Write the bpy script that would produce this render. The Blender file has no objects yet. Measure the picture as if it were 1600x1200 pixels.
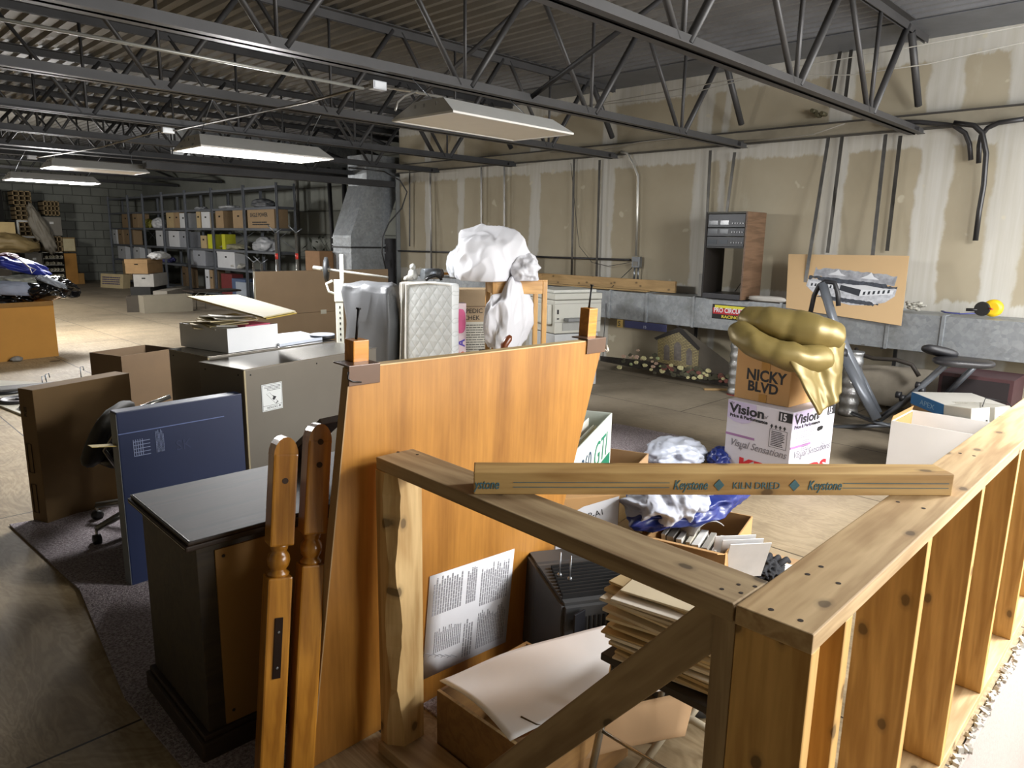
import bpy, bmesh, math, random
from mathutils import Vector, Matrix, Euler, noise
random.seed(7)
S = bpy.context.scene
COL = S.collection
PI = math.pi
# ---------------------------------------------------------------- camera
FPX = 1120.0
CAM = Vector((0, 0, 1.65))
RX = Vector((0.703, 0.129, -0.700)); 
R = Matrix(((0.7030, 0.1290, -0.6994), (-0.7110, 0.1520, -0.6866), (0.0170, 0.9800, 0.1980)))
_c0 = Vector((R[0][0], R[1][0], R[2][0])).normalized()
_c2 = Vector((R[0][2], R[1][2], R[2][2])); _c2 = (_c2 - _c0 * _c0.dot(_c2)).normalized()
_c1 = _c2.cross(_c0)
R = Matrix((_c0, _c1, _c2)).transposed()
cd = bpy.data.cameras.new('camera'); cam = bpy.data.objects.new('camera', cd); COL.objects.link(cam)
cd.sensor_width = 36; cd.lens = FPX / 1600 * 36; cd.clip_start = 0.02; cd.clip_end = 100
cam.matrix_world = Matrix.Translation(CAM) @ R.to_4x4()
S.camera = cam
# ---------------------------------------------------------------- world, colour management
w = bpy.data.worlds.new('world'); S.world = w; w.use_nodes = True
w.node_tree.nodes['Background'].inputs[0].default_value = (0.80, 0.86, 1, 1)
w.node_tree.nodes['Background'].inputs[1].default_value = 0.0
S.view_settings.view_transform = 'Standard'; S.view_settings.look = 'None'
S.view_settings.exposure = 0.2; S.view_settings.gamma = 1; S.view_settings.use_curve_mapping = False
# ---------------------------------------------------------------- lights of the room and added fills
def area(name, loc, sx, sy, power, col=(1, 1, 1), rot=(0, 0, 0), spread=PI):
    l = bpy.data.lights.new(name, 'AREA'); l.shape = 'RECTANGLE'; l.size = sx; l.size_y = sy
    l.energy = power; l.color = col; l.spread = spread
    o = bpy.data.objects.new(name, l); COL.objects.link(o); o.location = loc; o.rotation_euler = rot
    return o
LAMP_KEY = ((4.60, -0.55, 2.46), 250)      # lit troffer over the stairs, behind the photographer's right shoulder
LAMP_NEAR = ((3.11, 6.25, 2.345), 130)      # lit troffer halfway down the room
LAMP_FAR = ((3.15, 13.1, 2.40), 120)       # lit troffer at the far end
area('stair_light', LAMP_KEY[0], 1.16, 0.56, LAMP_KEY[1], (1.0, 0.99, 0.98))
area('middle_light', LAMP_NEAR[0], 1.16, 0.54, LAMP_NEAR[1], (0.97, 0.98, 1.0))
area('far_light', LAMP_FAR[0], 1.16, 0.54, LAMP_FAR[1], (0.97, 0.97, 1.0))
# added soft fill panel at the front wall, no known opening there
area('front_fill', (5.2, -3.1, 1.9), 5.4, 2.4, 520, (0.97, 0.98, 1.0), rot=(math.radians(90), 0, 0))
# added point fills without bodies, at the lit fixtures and near the shelving
def bare(name, loc, power, col=(1, 0.97, 0.92), r=0.25):
    l = bpy.data.lights.new(name, 'POINT'); l.energy = power; l.shadow_soft_size = r; l.color = col
    o = bpy.data.objects.new(name, l); COL.objects.link(o); o.location = loc
bare('stair_fill', (4.6, -0.6, 2.75), 190, (1, 0.99, 0.97))  # added above the stair troffer to lift ceiling and upper wall
bare('middle_fill', (3.1, 6.27, 2.22), 120, (1, 0.99, 0.98), 0.2)  # added under the middle troffer to brighten the drywall
bare('far_fill', (3.15, 13.1, 2.25), 230, (1, 0.99, 0.98), 0.2)  # added under the far troffer to widen its spread
bare('back_fill', (2.5, 18.5, 2.4), 420, (1.0, 0.98, 0.95))  # invented fill for the shelf fronts, no fixture hangs here
# ---------------------------------------------------------------- pixel rays (photo frame 1600x1200) used to measure where things stand
def ray(px, py): return R @ Vector(((px - 800) / FPX, -(py - 600) / FPX, -1.0))
def PZ(px, py, z=0.0):
    r = ray(px, py); return CAM + r * ((z - CAM.z) / r.z)
def PX(px, py, x):
    r = ray(px, py); return CAM + r * (x / r.x)
def PY(px, py, y):
    r = ray(px, py); return CAM + r * (y / r.y)
def proj(p):
    c = R.transposed() @ (Vector(p) - CAM); return (800 + FPX * c.x / -c.z, 600 - FPX * c.y / -c.z)
def zat(x, y, py):
    lo, hi = -1.0, 6.0
    for _ in range(40):
        m = (lo + hi) / 2
        if proj((x, y, m))[1] > py: lo = m
        else: hi = m
    return (lo + hi) / 2
def V(*a): return Vector(a)
# ---------------------------------------------------------------- materials
MC = {}
def srgb(h):
    if isinstance(h, str):
        h = h.lstrip('#'); c = [int(h[i:i + 2], 16) / 255 for i in (0, 2, 4)]
    else: c = [v / 255 for v in h]
    return tuple(v / 12.92 if v <= 0.04045 else ((v + 0.055) / 1.055) ** 2.4 for v in c) + (1.0,)
def newmat(name):
    m = bpy.data.materials.new(name); m.use_nodes = True
    return m, m.node_tree, m.node_tree.nodes['Principled BSDF']
def nd(nt, t, **kw):
    n = nt.nodes.new(t)
    for k, v in kw.items():
        if hasattr(n, k): setattr(n, k, v)
        else: n.inputs[k].default_value = v
    return n
def mx(nt, a, b, fac, blend='MIX'):
    n = nt.nodes.new('ShaderNodeMix'); n.data_type = 'RGBA'; n.blend_type = blend
    for sock, v in ((n.inputs[0], fac), (n.inputs[6], a), (n.inputs[7], b)):
        if hasattr(v, 'is_linked') or hasattr(v, 'links'): nt.links.new(v, sock)
        else: sock.default_value = v
    return n.outputs[2]
def mth(nt, op, a, b=None, c=None, clamp=False):
    n = nt.nodes.new('ShaderNodeMath'); n.operation = op; n.use_clamp = clamp
    for i, v in enumerate((a, b, c)):
        if v is None: continue
        if hasattr(v, 'links'): nt.links.new(v, n.inputs[i])
        else: n.inputs[i].default_value = v
    return n.outputs[0]
def ramp(nt, fac, stops):
    r = nt.nodes.new('ShaderNodeValToRGB'); e = r.color_ramp.elements
    while len(e) < len(stops): e.new(0.5)
    for el, (p, c) in zip(e, stops): el.position = p; el.color = c
    nt.links.new(fac, r.inputs[0]); return r.outputs[0]
def coords(nt, scale=(1, 1, 1), rot=(0, 0, 0), kind='Object'):
    tc = nt.nodes.new('ShaderNodeTexCoord'); mp = nt.nodes.new('ShaderNodeMapping')
    mp.inputs['Scale'].default_value = scale; mp.inputs['Rotation'].default_value = rot
    nt.links.new(tc.outputs[kind], mp.inputs[0]); return mp.outputs[0]
def noi(nt, vec, scale, detail=3, rough=0.5, dist=0.0):
    n = nt.nodes.new('ShaderNodeTexNoise'); n.inputs['Scale'].default_value = scale
    n.inputs['Detail'].default_value = detail; n.inputs['Roughness'].default_value = rough
    n.inputs['Distortion'].default_value = dist; nt.links.new(vec, n.inputs['Vector']); return n.outputs[0]
def bump(nt, b, h, strength, dist=0.01):
    n = nt.nodes.new('ShaderNodeBump'); n.inputs['Strength'].default_value = strength
    n.inputs['Distance'].default_value = dist; nt.links.new(h, n.inputs['Height']); nt.links.new(n.outputs[0], b.inputs['Normal'])
def mat(col, rough=0.7, metal=0.0, var=0.10, scale=6.0, bmp=0.0, name=None, emit=0.0, spec=0.5, clear=0.0):
    key = (str(col), rough, metal, var, scale, bmp, emit, spec, clear)
    if key in MC: return MC[key]
    m, nt, b = newmat(name or 'surface')
    c = srgb(col); b.inputs['Roughness'].default_value = rough; b.inputs['Metallic'].default_value = metal
    b.inputs['Specular IOR Level'].default_value = spec
    b.inputs['Coat Weight'].default_value = clear
    if emit: b.inputs['Emission Color'].default_value = c; b.inputs['Emission Strength'].default_value = emit
    v = coords(nt); n = noi(nt, v, scale, 5, 0.6)
    dk = tuple(x * (1 - var) for x in c[:3]) + (1,); lt = tuple(min(1, x * (1 + var)) for x in c[:3]) + (1,)
    o = ramp(nt, n, [(0.3, dk), (0.7, lt)]); nt.links.new(o, b.inputs['Base Color'])
    if bmp: bump(nt, b, noi(nt, v, scale * 6, 4), bmp)
    MC[key] = m; return m
def wood(c1, c2, rough=0.6, scale=1.0, knots=True, clear=0.0, name='wood', ring=30.0, contrast=1.0, kn=1.1):
    key = ('wood', str(c1), str(c2), rough, scale, knots, clear, ring, kn)
    if key in MC: return MC[key]
    m, nt, b = newmat(name); b.inputs['Roughness'].default_value = rough; b.inputs['Coat Weight'].default_value = clear
    b.inputs['Coat Roughness'].default_value = 0.15
    v = coords(nt, (0.55 * scale, 6 * scale, 6 * scale))
    n1 = noi(nt, v, 1.4, 4, 0.55, 0.4)
    s = mth(nt, 'SINE', mth(nt, 'MULTIPLY', n1, ring * contrast))
    s = mth(nt, 'MULTIPLY_ADD', s, 0.5, 0.5)
    bl = noi(nt, coords(nt, (1.5 * scale, 5 * scale, 5 * scale)), 1.0, 5, 0.65)
    v2 = coords(nt, (4 * scale, 90 * scale, 90 * scale)); n2 = noi(nt, v2, 1.0, 3)
    f = mth(nt, 'ADD', mth(nt, 'MULTIPLY', s, 0.42), mth(nt, 'MULTIPLY', n2, 0.42))
    f = mth(nt, 'ADD', f, mth(nt, 'MULTIPLY_ADD', bl, 0.9, -0.38))
    o = ramp(nt, f, [(0.15, srgb(c1)), (0.8, srgb(c2))])
    if knots:
        v0 = coords(nt, (1, 1, 1)); sp = nt.nodes.new('ShaderNodeSeparateXYZ'); nt.links.new(v0, sp.inputs[0]); cb = nt.nodes.new('ShaderNodeCombineXYZ')
        nt.links.new(mth(nt, 'MULTIPLY', sp.outputs[0], 0.62), cb.inputs[0]); nt.links.new(mth(nt, 'ADD', mth(nt, 'ADD', sp.outputs[1], sp.outputs[2]), mth(nt, 'MULTIPLY', noi(nt, v0, 30.0), 0.012)), cb.inputs[1])
        oi = nt.nodes.new('ShaderNodeObjectInfo'); nt.links.new(mth(nt, 'MULTIPLY', oi.outputs['Random'], 40.0), cb.inputs[2])
        vo = nt.nodes.new('ShaderNodeTexVoronoi'); vo.voronoi_dimensions = '2D'; vo.inputs['Scale'].default_value = 5.5
        av = nt.nodes.new('ShaderNodeVectorMath'); av.operation = 'ADD'; nt.links.new(cb.outputs[0], av.inputs[0]); cr = nt.nodes.new('ShaderNodeCombineXYZ')
        nt.links.new(mth(nt, 'MULTIPLY', oi.outputs['Random'], 40.0), cr.inputs[0]); nt.links.new(cr.outputs[0], av.inputs[1]); nt.links.new(av.outputs[0], vo.inputs['Vector'])
        kf = ramp(nt, vo.outputs['Distance'], [(0.045, (1, 1, 1, 1)), (0.062, (0.35, 0.35, 0.35, 1)), (0.11, (0, 0, 0, 1))])
        dk = tuple(x * 0.22 for x in srgb(c1)[:3]) + (1,)
        o = mx(nt, o, dk, mth(nt, 'MULTIPLY', kf, 0.8))
    nt.links.new(o, b.inputs['Base Color']); bump(nt, b, f, 0.12, 0.004)
    MC[key] = m; return m
# ---------------------------------------------------------------- mesh helpers
def bm_(): return bmesh.new()
def abox(bm, x0, x1, y0, y1, z0, z1, M=None, bev=0.0, mi=0):
    vs = [bm.verts.new((x, y, z)) for z in (z0, z1) for y in (y0, y1) for x in (x0, x1)]
    if M: 
        for v in vs: v.co = M @ v.co
    fs = [bm.faces.new([vs[i] for i in q]) for q in ((0, 2, 3, 1), (4, 5, 7, 6), (0, 1, 5, 4), (2, 6, 7, 3), (0, 4, 6, 2), (1, 3, 7, 5))]
    for f in fs: f.material_index = mi
    if bev:
        es = list({e for f in fs for e in f.edges})
        r = bmesh.ops.bevel(bm, geom=es, offset=bev, segments=2, profile=0.6, affect='EDGES')
        for f in r['faces']: f.material_index = mi
    return vs
def aprism(bm, poly, z0, z1, M=None, mi=0):
    a = [bm.verts.new((p[0], p[1], z0)) for p in poly]; b = [bm.verts.new((p[0], p[1], z1)) for p in poly]
    n = len(poly); fs = [bm.faces.new(a[::-1]), bm.faces.new(b)]
    for i in range(n): fs.append(bm.faces.new((a[i], a[(i + 1) % n], b[(i + 1) % n], b[i])))
    for f in fs: f.material_index = mi
    if M:
        for v in a + b: v.co = M @ v.co
    return fs
def atube(bm, pts, r, seg=8, mi=0, flat=1.0, closed=False):
    pts = [Vector(p) for p in pts]; rs = r if isinstance(r, (list, tuple)) else [r] * len(pts)
    rings = []; up = Vector((0, 0, 1)); n = len(pts)
    for i, p in enumerate(pts):
        if closed: t = pts[(i + 1) % n] - pts[i - 1]
        elif i == 0: t = pts[1] - pts[0]
        elif i == n - 1: t = pts[-1] - pts[-2]
        else: t = (pts[i + 1] - pts[i]).normalized() + (pts[i] - pts[i - 1]).normalized()
        t.normalize()
        if abs(t.dot(up)) > 0.95: up = Vector((1, 0, 0)) if abs(t.x) < 0.9 else Vector((0, 1, 0))
        s = t.cross(up).normalized(); u = s.cross(t).normalized(); up = u
        rings.append([bm.verts.new(p + s * math.cos(2 * PI * k / seg) * rs[i] + u * math.sin(2 * PI * k / seg) * rs[i] * flat) for k in range(seg)])
    m = n if closed else n - 1
    for i in range(m):
        a, b = rings[i], rings[(i + 1) % n]
        for k in range(seg):
            f = bm.faces.new((a[k], a[(k + 1) % seg], b[(k + 1) % seg], b[k])); f.material_index = mi; f.smooth = True
    if not closed:
        for q in (rings[0][::-1], rings[-1]):
            f = bm.faces.new(q); f.material_index = mi
def alathe(bm, prof, seg=20, M=None, mi=0, cap=True):
    rings = []
    for r, z in prof:
        rings.append([bm.verts.new((math.cos(2 * PI * k / seg) * r, math.sin(2 * PI * k / seg) * r, z)) for k in range(seg)])
    for a, b in zip(rings, rings[1:]):
        for k in range(seg):
            f = bm.faces.new((a[k], a[(k + 1) % seg], b[(k + 1) % seg], b[k])); f.smooth = True; f.material_index = mi
    if cap:
        for q in (rings[0][::-1], rings[-1]): bm.faces.new(q).material_index = mi
    if M:
        for rr in rings:
            for v in rr: v.co = M @ v.co
def agrid(bm, fn, nu, nv, mi=0, smooth=True):
    g = [[bm.verts.new(fn(i / nu, j / nv)) for j in range(nv + 1)] for i in range(nu + 1)]
    for i in range(nu):
        for j in range(nv):
            f = bm.faces.new((g[i][j], g[i + 1][j], g[i + 1][j + 1], g[i][j + 1])); f.smooth = smooth; f.material_index = mi
def fold(p, s=1.0, seed=0.0):
    q = Vector(p) * s + Vector((seed, seed * 1.7, -seed))
    a = noise.noise(q); b = noise.noise(q * 2.3 + Vector((5, 3, 1)))
    c = noise.noise(q * 0.6 + Vector((9, 2, 4)))
    return (1 - 2.4 * abs(a + 0.5 * c)) * 0.8 + (1 - 2 * abs(b)) * 0.2
def ablob(bm, size, amp=0.1, freq=2.0, seed=0.0, sub=4, flat_bottom=True, M=None, power=2.0, mi=0, stretch=(1, 1, 1)):
    r = bmesh.ops.create_icosphere(bm, subdivisions=sub, radius=1.0)
    for v in r['verts']:
        d = v.co.normalized()
        e = (abs(d.x) ** power + abs(d.y) ** power + abs(d.z) ** power) ** (-1 / power)
        q = Vector((d.x * stretch[0], d.y * stretch[1], d.z * stretch[2]))
        k = e * (1 + amp * (fold(q, freq, seed) - 0.3) + amp * 0.8 * noise.noise(q * 1.1 + Vector((seed, 0, 0))))
        c = Vector((d.x * k * size[0] / 2, d.y * k * size[1] / 2, d.z * k * size[2] / 2))
        if flat_bottom and c.z < -size[2] * 0.36: c.z = -size[2] * 0.36 + (c.z + size[2] * 0.36) * 0.1
        v.co = M @ c if M else c
    for f in bm.faces:
        f.smooth = True
    return r['verts']
WM = {}
def nth(i):
    return ['first', 'second', 'third', 'fourth', 'fifth', 'sixth', 'seventh', 'eighth', 'ninth', 'tenth', 'eleventh', 'twelfth', 'thirteenth', 'fourteenth', 'fifteenth', 'sixteenth', 'seventeenth', 'eighteenth', 'nineteenth', 'twentieth'][i] if i < 20 else 'twenty-' + nth(i - 20) if i < 29 else ['thirtieth', 'thirty-first', 'thirty-second', 'thirty-third', 'thirty-fourth', 'thirty-fifth', 'thirty-sixth'][i - 29]
def tag(o, label=None, cat=None, group=None, kind=None):
    if label: o['label'] = label
    if cat: o['category'] = cat
    if group: o['group'] = group
    if kind: o['kind'] = kind
    return o
def thing(name, label, cat, loc=(0, 0, 0), rotz=0.0, group=None, M=None):
    o = bpy.data.objects.new(name, None); COL.objects.link(o); o.empty_display_size = 0.05
    M = M or (Matrix.Translation(Vector(loc)) @ Matrix.Rotation(rotz, 4, 'Z'))
    o.matrix_world = M; WM[o.name] = M.copy()
    return tag(o, label, cat, group)
def mk(name, bm, m, parent=None, M=None, smooth=False, label=None, cat=None, group=None, kind=None, local=None, thick=None):
    """link one mesh object; M = world frame of its coordinates, local = frame relative to the parent"""
    bmesh.ops.recalc_face_normals(bm, faces=bm.faces)
    me = bpy.data.meshes.new(name); bm.to_mesh(me); bm.free()
    for x in (m if isinstance(m, (list, tuple)) else [m]): me.materials.append(x)
    if smooth:
        for p in me.polygons: p.use_smooth = True
    o = bpy.data.objects.new(name, me); COL.objects.link(o)
    if parent is not None:
        PW = WM[parent.name]
        if local is None: local = PW.inverted() @ M if M is not None else Matrix.Identity(4)
        o.parent = parent; o.matrix_local = local; WM[o.name] = PW @ local
    else:
        M = M if M is not None else Matrix.Identity(4)
        o.matrix_world = M; WM[o.name] = M.copy()
    if thick:
        md = o.modifiers.new('thickness', 'SOLIDIFY'); md.thickness = thick; md.offset = 0
    return tag(o, label, cat, group, kind)
def T(x, y, z): return Matrix.Translation((x, y, z))
def Rz(a): return Matrix.Rotation(a, 4, 'Z')
def Rx(a): return Matrix.Rotation(a, 4, 'X')
def Ry(a): return Matrix.Rotation(a, 4, 'Y')
def frame(o, x, y=None, z=None):
    """matrix with origin o, x axis along x, z axis as near z as possible (or y as near y)"""
    x = Vector(x).normalized()
    if z is not None:
        z = Vector(z); y = z.cross(x).normalized(); z = x.cross(y)
    else:
        y = Vector(y); z = x.cross(y).normalized(); y = z.cross(x)
    M = Matrix((x, y, z)).transposed().to_4x4(); M.translation = Vector(o); return M
def text(s, parent, M, size, m, name='lettering', sx=1.0, shear=0.0, ext=0.0006, align='LEFT', bold=0.0, label=None):
    cu = bpy.data.curves.new(name, 'FONT'); cu.body = s; cu.size = size; cu.extrude = ext; cu.shear = shear; cu.align_x = align
    cu.offset = bold; cu.resolution_u = 3
    t = bpy.data.objects.new('tmp', cu); COL.objects.link(t)
    dg = bpy.context.evaluated_depsgraph_get(); me = bpy.data.meshes.new_from_object(t.evaluated_get(dg))
    bpy.data.objects.remove(t); me.name = name
    for v in me.vertices: v.co.x *= sx
    me.materials.clear(); me.materials.append(m)
    o = bpy.data.objects.new(name, me); COL.objects.link(o)
    if parent is not None:
        PW = WM[parent.name]; o.parent = parent; o.matrix_local = PW.inverted() @ M
    else: o.matrix_world = M
    WM[o.name] = M.copy()
    if label: o['label'] = label
    return o
INK = mat('#1c1c1e', 0.6, name='black_ink', var=0.02)
def lines(bm, x0, x1, y0, y1, n, thick=0.3, seed=1, z=0.0008, vertical=False, rag=0.25):
    """rows of small print as thin bars"""
    rnd = random.Random(seed)
    for i in range(n):
        if vertical:
            c = x0 + (x1 - x0) * (i + 0.5) / n; h = (x1 - x0) / n * thick / 2
            a = y0; b = y1 - (y1 - y0) * rnd.random() * rag
            y = a
            while y < b:
                l = rnd.uniform(0.03, 0.12) * (y1 - y0); abox(bm, c - h, c + h, y, min(b, y + l), 0, z); y += l * 1.15
        else:
            c = y0 + (y1 - y0) * (i + 0.5) / n; h = (y1 - y0) / n * thick / 2
            x = x0; b = x1 - (x1 - x0) * rnd.random() * rag
            while x < b:
                l = rnd.uniform(0.04, 0.13) * (x1 - x0); abox(bm, x, min(b, x + l), c - h, c + h, 0, z); x += l * 1.15
# lumber: a board between two points, grain along local x
def lumber(name, p0, p1, w_, t_, zdir, m, parent=None, bev=0.003, **kw):
    p0 = Vector(p0); p1 = Vector(p1); L = (p1 - p0).length
    M = frame(p0, p1 - p0, z=zdir); b = bm_(); abox(b, 0, L, -w_ / 2, w_ / 2, -t_ / 2, t_ / 2, bev=bev)
    o = mk(name, b, m, parent, M, **kw)
    return o
def BX(Nb, Nty, L, R_, z0=0.0):
    N = PZ(Nb[0], Nb[1], z0); zt = zat(N.x, N.y, Nty); l = PZ(L[0], L[1], zt); r = PZ(R_[0], R_[1], zt)
    dr = Vector((r.x - N.x, r.y - N.y)); ang = math.atan2(dr.y, dr.x); dl = Vector((l.x - N.x, l.y - N.y))
    D = abs(-math.sin(ang) * dl.x + math.cos(ang) * dl.y)
    return N, ang, dr.length, D, zt - z0
CARD = mat('#a58560', 0.85, var=0.07, scale=4, bmp=0.05, name='cardboard')
CARD_IN = mat('#8c6f4c', 0.9, var=0.07, scale=4, name='cardboard_inside')
CARD_OR = mat('#b28a58', 0.85, var=0.06, scale=4, bmp=0.04, name='cardboard_orange')
TAPE = mat('#a87c3c', 0.3, var=0.05, name='packing_tape')
def carton(name, label, cat, N, ang, L, D, h, z0=0.0, m=None, open_=0, group=None, tape=True, flaps=(), tilt=None, bev=0.004, inside=None, lid=None, handle=False):
    """box with its near bottom corner at N, long side L along ang, depth D to the left of it"""
    m = m or CARD
    Mw = T(N[0], N[1], z0) @ Rz(ang)
    if tilt: Mw = Mw @ tilt
    t = thing(name, label, cat, group=group, M=Mw)
    b = bm_()
    if open_:
        k = 0.006
        abox(b, 0, L, 0, k, 0, h); abox(b, 0, L, D - k, D, 0, h); abox(b, 0, k, k, D - k, 0, h); abox(b, L - k, L, k, D - k, 0, h); abox(b, k, L - k, k, D - k, 0, k)
    else: abox(b, 0, L, 0, D, 0, h, bev=bev)
    mk('box_body', b, m, t)
    fm = inside or m
    for s, a, ln in flaps:       # side, hinge angle from upright outwards, length
        b = bm_(); W = L if s in 'fb' else D
        abox(b, 0.004, W - 0.004, -0.002, 0.002, 0, ln)
        loc = {'f': T(0, 0, h) @ Rx(a), 'b': T(L, D, h) @ Rz(PI) @ Rx(a), 'l': T(0, D, h) @ Rz(-PI / 2) @ Rx(a), 'r': T(L, 0, h) @ Rz(PI / 2) @ Rx(a)}[s]
        mk('flap', b, fm, t, local=loc)
    if tape and not open_:
        b = bm_(); c = D / 2; abox(b, -0.0012, L + 0.0012, c - 0.025, c + 0.025, h - 0.07, h + 0.0012) 
        mk('packing_tape', b, TAPE, t)
    if lid:
        b = bm_(); abox(b, -0.008, L + 0.008, -0.008, D + 0.008, h - lid, h + 0.006, bev=0.003); mk('lid', b, fm, t)
    if handle:
        b = bm_(); y = h * 0.66
        if D < L: abox(b, -0.002, 0.002, D * 0.5 - 0.045, D * 0.5 + 0.045, y - 0.014, y + 0.014)
        else: abox(b, L * 0.5 - 0.045, L * 0.5 + 0.045, -0.002, 0.002, y - 0.014, y + 0.014)
        mk('handle_hole', b, mat('#15130f', 0.95, name='hole_dark'), t)
    return t, Mw
# ================================================================ THE ROOM
def plywood_floor():
    m, nt, b = newmat('plywood_floor'); b.inputs['Roughness'].default_value = 0.62
    v = coords(nt, (1, 1, 1))
    big = noi(nt, v, 0.55, 4, 0.55)
    v1 = coords(nt, (3.2, 1.2, 1)); n1 = noi(nt, v1, 1.2, 4, 0.55, 1.6)
    rings = mth(nt, 'MULTIPLY_ADD', mth(nt, 'SINE', mth(nt, 'MULTIPLY', n1, 62.0)), 0.5, 0.5)
    v2 = coords(nt, (60, 2.5, 1)); fine = noi(nt, v2, 1.0, 4)
    f = mth(nt, 'ADD', mth(nt, 'MULTIPLY', rings, 0.30), mth(nt, 'MULTIPLY', fine, 0.75))
    o = ramp(nt, f, [(0.2, srgb('#8b7859')), (0.5, srgb('#a08d6c')), (0.85, srgb('#b5a382'))])
    gz = noi(nt, v, 0.35, 5, 0.6)
    sx = nt.nodes.new('ShaderNodeSeparateXYZ'); nt.links.new(v, sx.inputs[0])
    foot = mth(nt, 'MULTIPLY_ADD', sx.outputs[0], 0.25, -0.72)          # greyer towards the right side
    g = mth(nt, 'MULTIPLY', mth(nt, 'ADD', mth(nt, 'MULTIPLY', gz, 0.4), foot, clamp=True), 0.85, clamp=True)
    o = mx(nt, o, srgb('#857c6d'), g)
    dirt = ramp(nt, noi(nt, v, 1.6, 6, 0.7), [(0.36, (0.55, 0.54, 0.52, 1)), (0.56, (1, 1, 1, 1))])
    o = mx(nt, o, dirt, 0.55, 'MULTIPLY')
    br = nt.nodes.new('ShaderNodeTexBrick'); mp = nt.nodes.new('ShaderNodeMapping'); mp.inputs['Rotation'].default_value = (0, 0, PI / 2)
    mp.inputs['Location'].default_value = (0, 1.2, 0)
    nt.links.new(v, mp.inputs[0]); nt.links.new(mp.outputs[0], br.inputs['Vector'])
    br.inputs['Scale'].default_value = 1; br.inputs['Brick Width'].default_value = 2.44; br.inputs['Row Height'].default_value = 1.22
    br.inputs['Mortar Size'].default_value = 0.005; br.inputs['Mortar Smooth'].default_value = 0
    br.inputs['Color1'].default_value = (1, 1, 1, 1); br.inputs['Color2'].default_value = (0.88, 0.86, 0.84, 1); br.inputs['Mortar'].default_value = (0.08, 0.06, 0.04, 1)
    o = mx(nt, o, br.outputs[0], 1.0, 'MULTIPLY')
    nt.links.new(o, b.inputs['Base Color']); bump(nt, b, f, 0.08, 0.003); return m
def drywall():
    m, nt, b = newmat('unpainted_drywall'); b.inputs['Roughness'].default_value = 0.88
    v = coords(nt, (1, 1, 1)); sx = nt.nodes.new('ShaderNodeSeparateXYZ'); nt.links.new(v, sx.inputs[0]); Yc, Zc = sx.outputs[1], sx.outputs[2]
    wob = mth(nt, 'MULTIPLY_ADD', noi(nt, v, 2.2, 5, 0.62), 0.16, -0.08)
    wob2 = mth(nt, 'MULTIPLY_ADD', noi(nt, coords(nt, (1, 3, 0.6)), 2.0, 5, 0.7), 0.22, -0.11)
    yy = mth(nt, 'ADD', Yc, wob); zz = mth(nt, 'ADD', Zc, mth(nt, 'MULTIPLY', wob2, 0.9)); tot = None
    def band(src, c, hw, soft=0.02):
        d = mth(nt, 'ABSOLUTE', mth(nt, 'SUBTRACT', src, c)); n = nt.nodes.new('ShaderNodeMapRange'); n.interpolation_type = 'SMOOTHSTEP'
        nt.links.new(d, n.inputs[0]); n.inputs[1].default_value = hw - soft; n.inputs[2].default_value = hw + soft; n.inputs[3].default_value = 1; n.inputs[4].default_value = 0
        return n.outputs[0]
    for c, hw in ((9.95, 0.08), (9.1, 0.08), (7.45, 0.10), (6.12, 0.11), (4.70, 0.10), (4.42, 0.04), (3.13, 0.12), (2.17, 0.14), (1.52, 0.15), (0.6, 0.15), (-0.6, 0.15), (-1.8, 0.15)):
        k = band(yy, c, hw); tot = k if tot is None else mth(nt, 'MAXIMUM', tot, k)
    for c, hw in ((2.70, 0.10), (1.03, 0.09), (3.50, 0.12)): tot = mth(nt, 'MAXIMUM', tot, band(zz, c, hw))
    smear = ramp(nt, noi(nt, coords(nt, (1, 1.5, 0.5)), 1.5, 6, 0.75), [(0.60, (0, 0, 0, 1)), (0.70, (1, 1, 1, 1))])
    dab = ramp(nt, noi(nt, v, 4.3, 2, 0.5), [(0.71, (0, 0, 0, 1)), (0.735, (1, 1, 1, 1))])
    streak = ramp(nt, noi(nt, coords(nt, (1, 14, 0.7)), 1.0, 4, 0.6), [(0.35, (0, 0, 0, 1)), (0.7, (1, 1, 1, 1))])
    paper = ramp(nt, noi(nt, v, 0.9, 4, 0.6), [(0.3, srgb('#9a907a')), (0.7, srgb('#a69d88'))])
    mud = mx(nt, srgb('#bdbbb4'), srgb('#b2afa5'), streak)
    o = mx(nt, paper, mud, mth(nt, 'MULTIPLY', tot, mth(nt, 'MULTIPLY_ADD', streak, -0.15, 0.95)))
    o = mx(nt, o, srgb('#b3ac9a'), mth(nt, 'MULTIPLY', smear, 0.35)); o = mx(nt, o, srgb('#c0b9a4'), mth(nt, 'MULTIPLY', dab, 0.6))
    nt.links.new(o, b.inputs['Base Color']); bump(nt, b, tot, 0.25, 0.004); return m
def blockwall(rot):
    m, nt, b = newmat('painted_concrete_block'); b.inputs['Roughness'].default_value = 0.85
    v = coords(nt, (1, 1, 1), rot); br = nt.nodes.new('ShaderNodeTexBrick'); nt.links.new(v, br.inputs['Vector'])
    br.inputs['Scale'].default_value = 1; br.inputs['Brick Width'].default_value = 0.56; br.inputs['Row Height'].default_value = 0.285; br.inputs['Mortar Size'].default_value = 0.014
    br.inputs['Color1'].default_value = srgb('#8a8c83'); br.inputs['Color2'].default_value = srgb('#80827a'); br.inputs['Mortar'].default_value = srgb('#5c5d56')
    o = mx(nt, br.outputs[0], ramp(nt, noi(nt, v, 1.5, 5), [(0.3, (0.75, 0.75, 0.75, 1)), (0.7, (1, 1, 1, 1))]), 1.0, 'MULTIPLY')
    nt.links.new(o, b.inputs['Base Color']); bump(nt, b, br.outputs[1], -0.4, 0.01); return m
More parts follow.
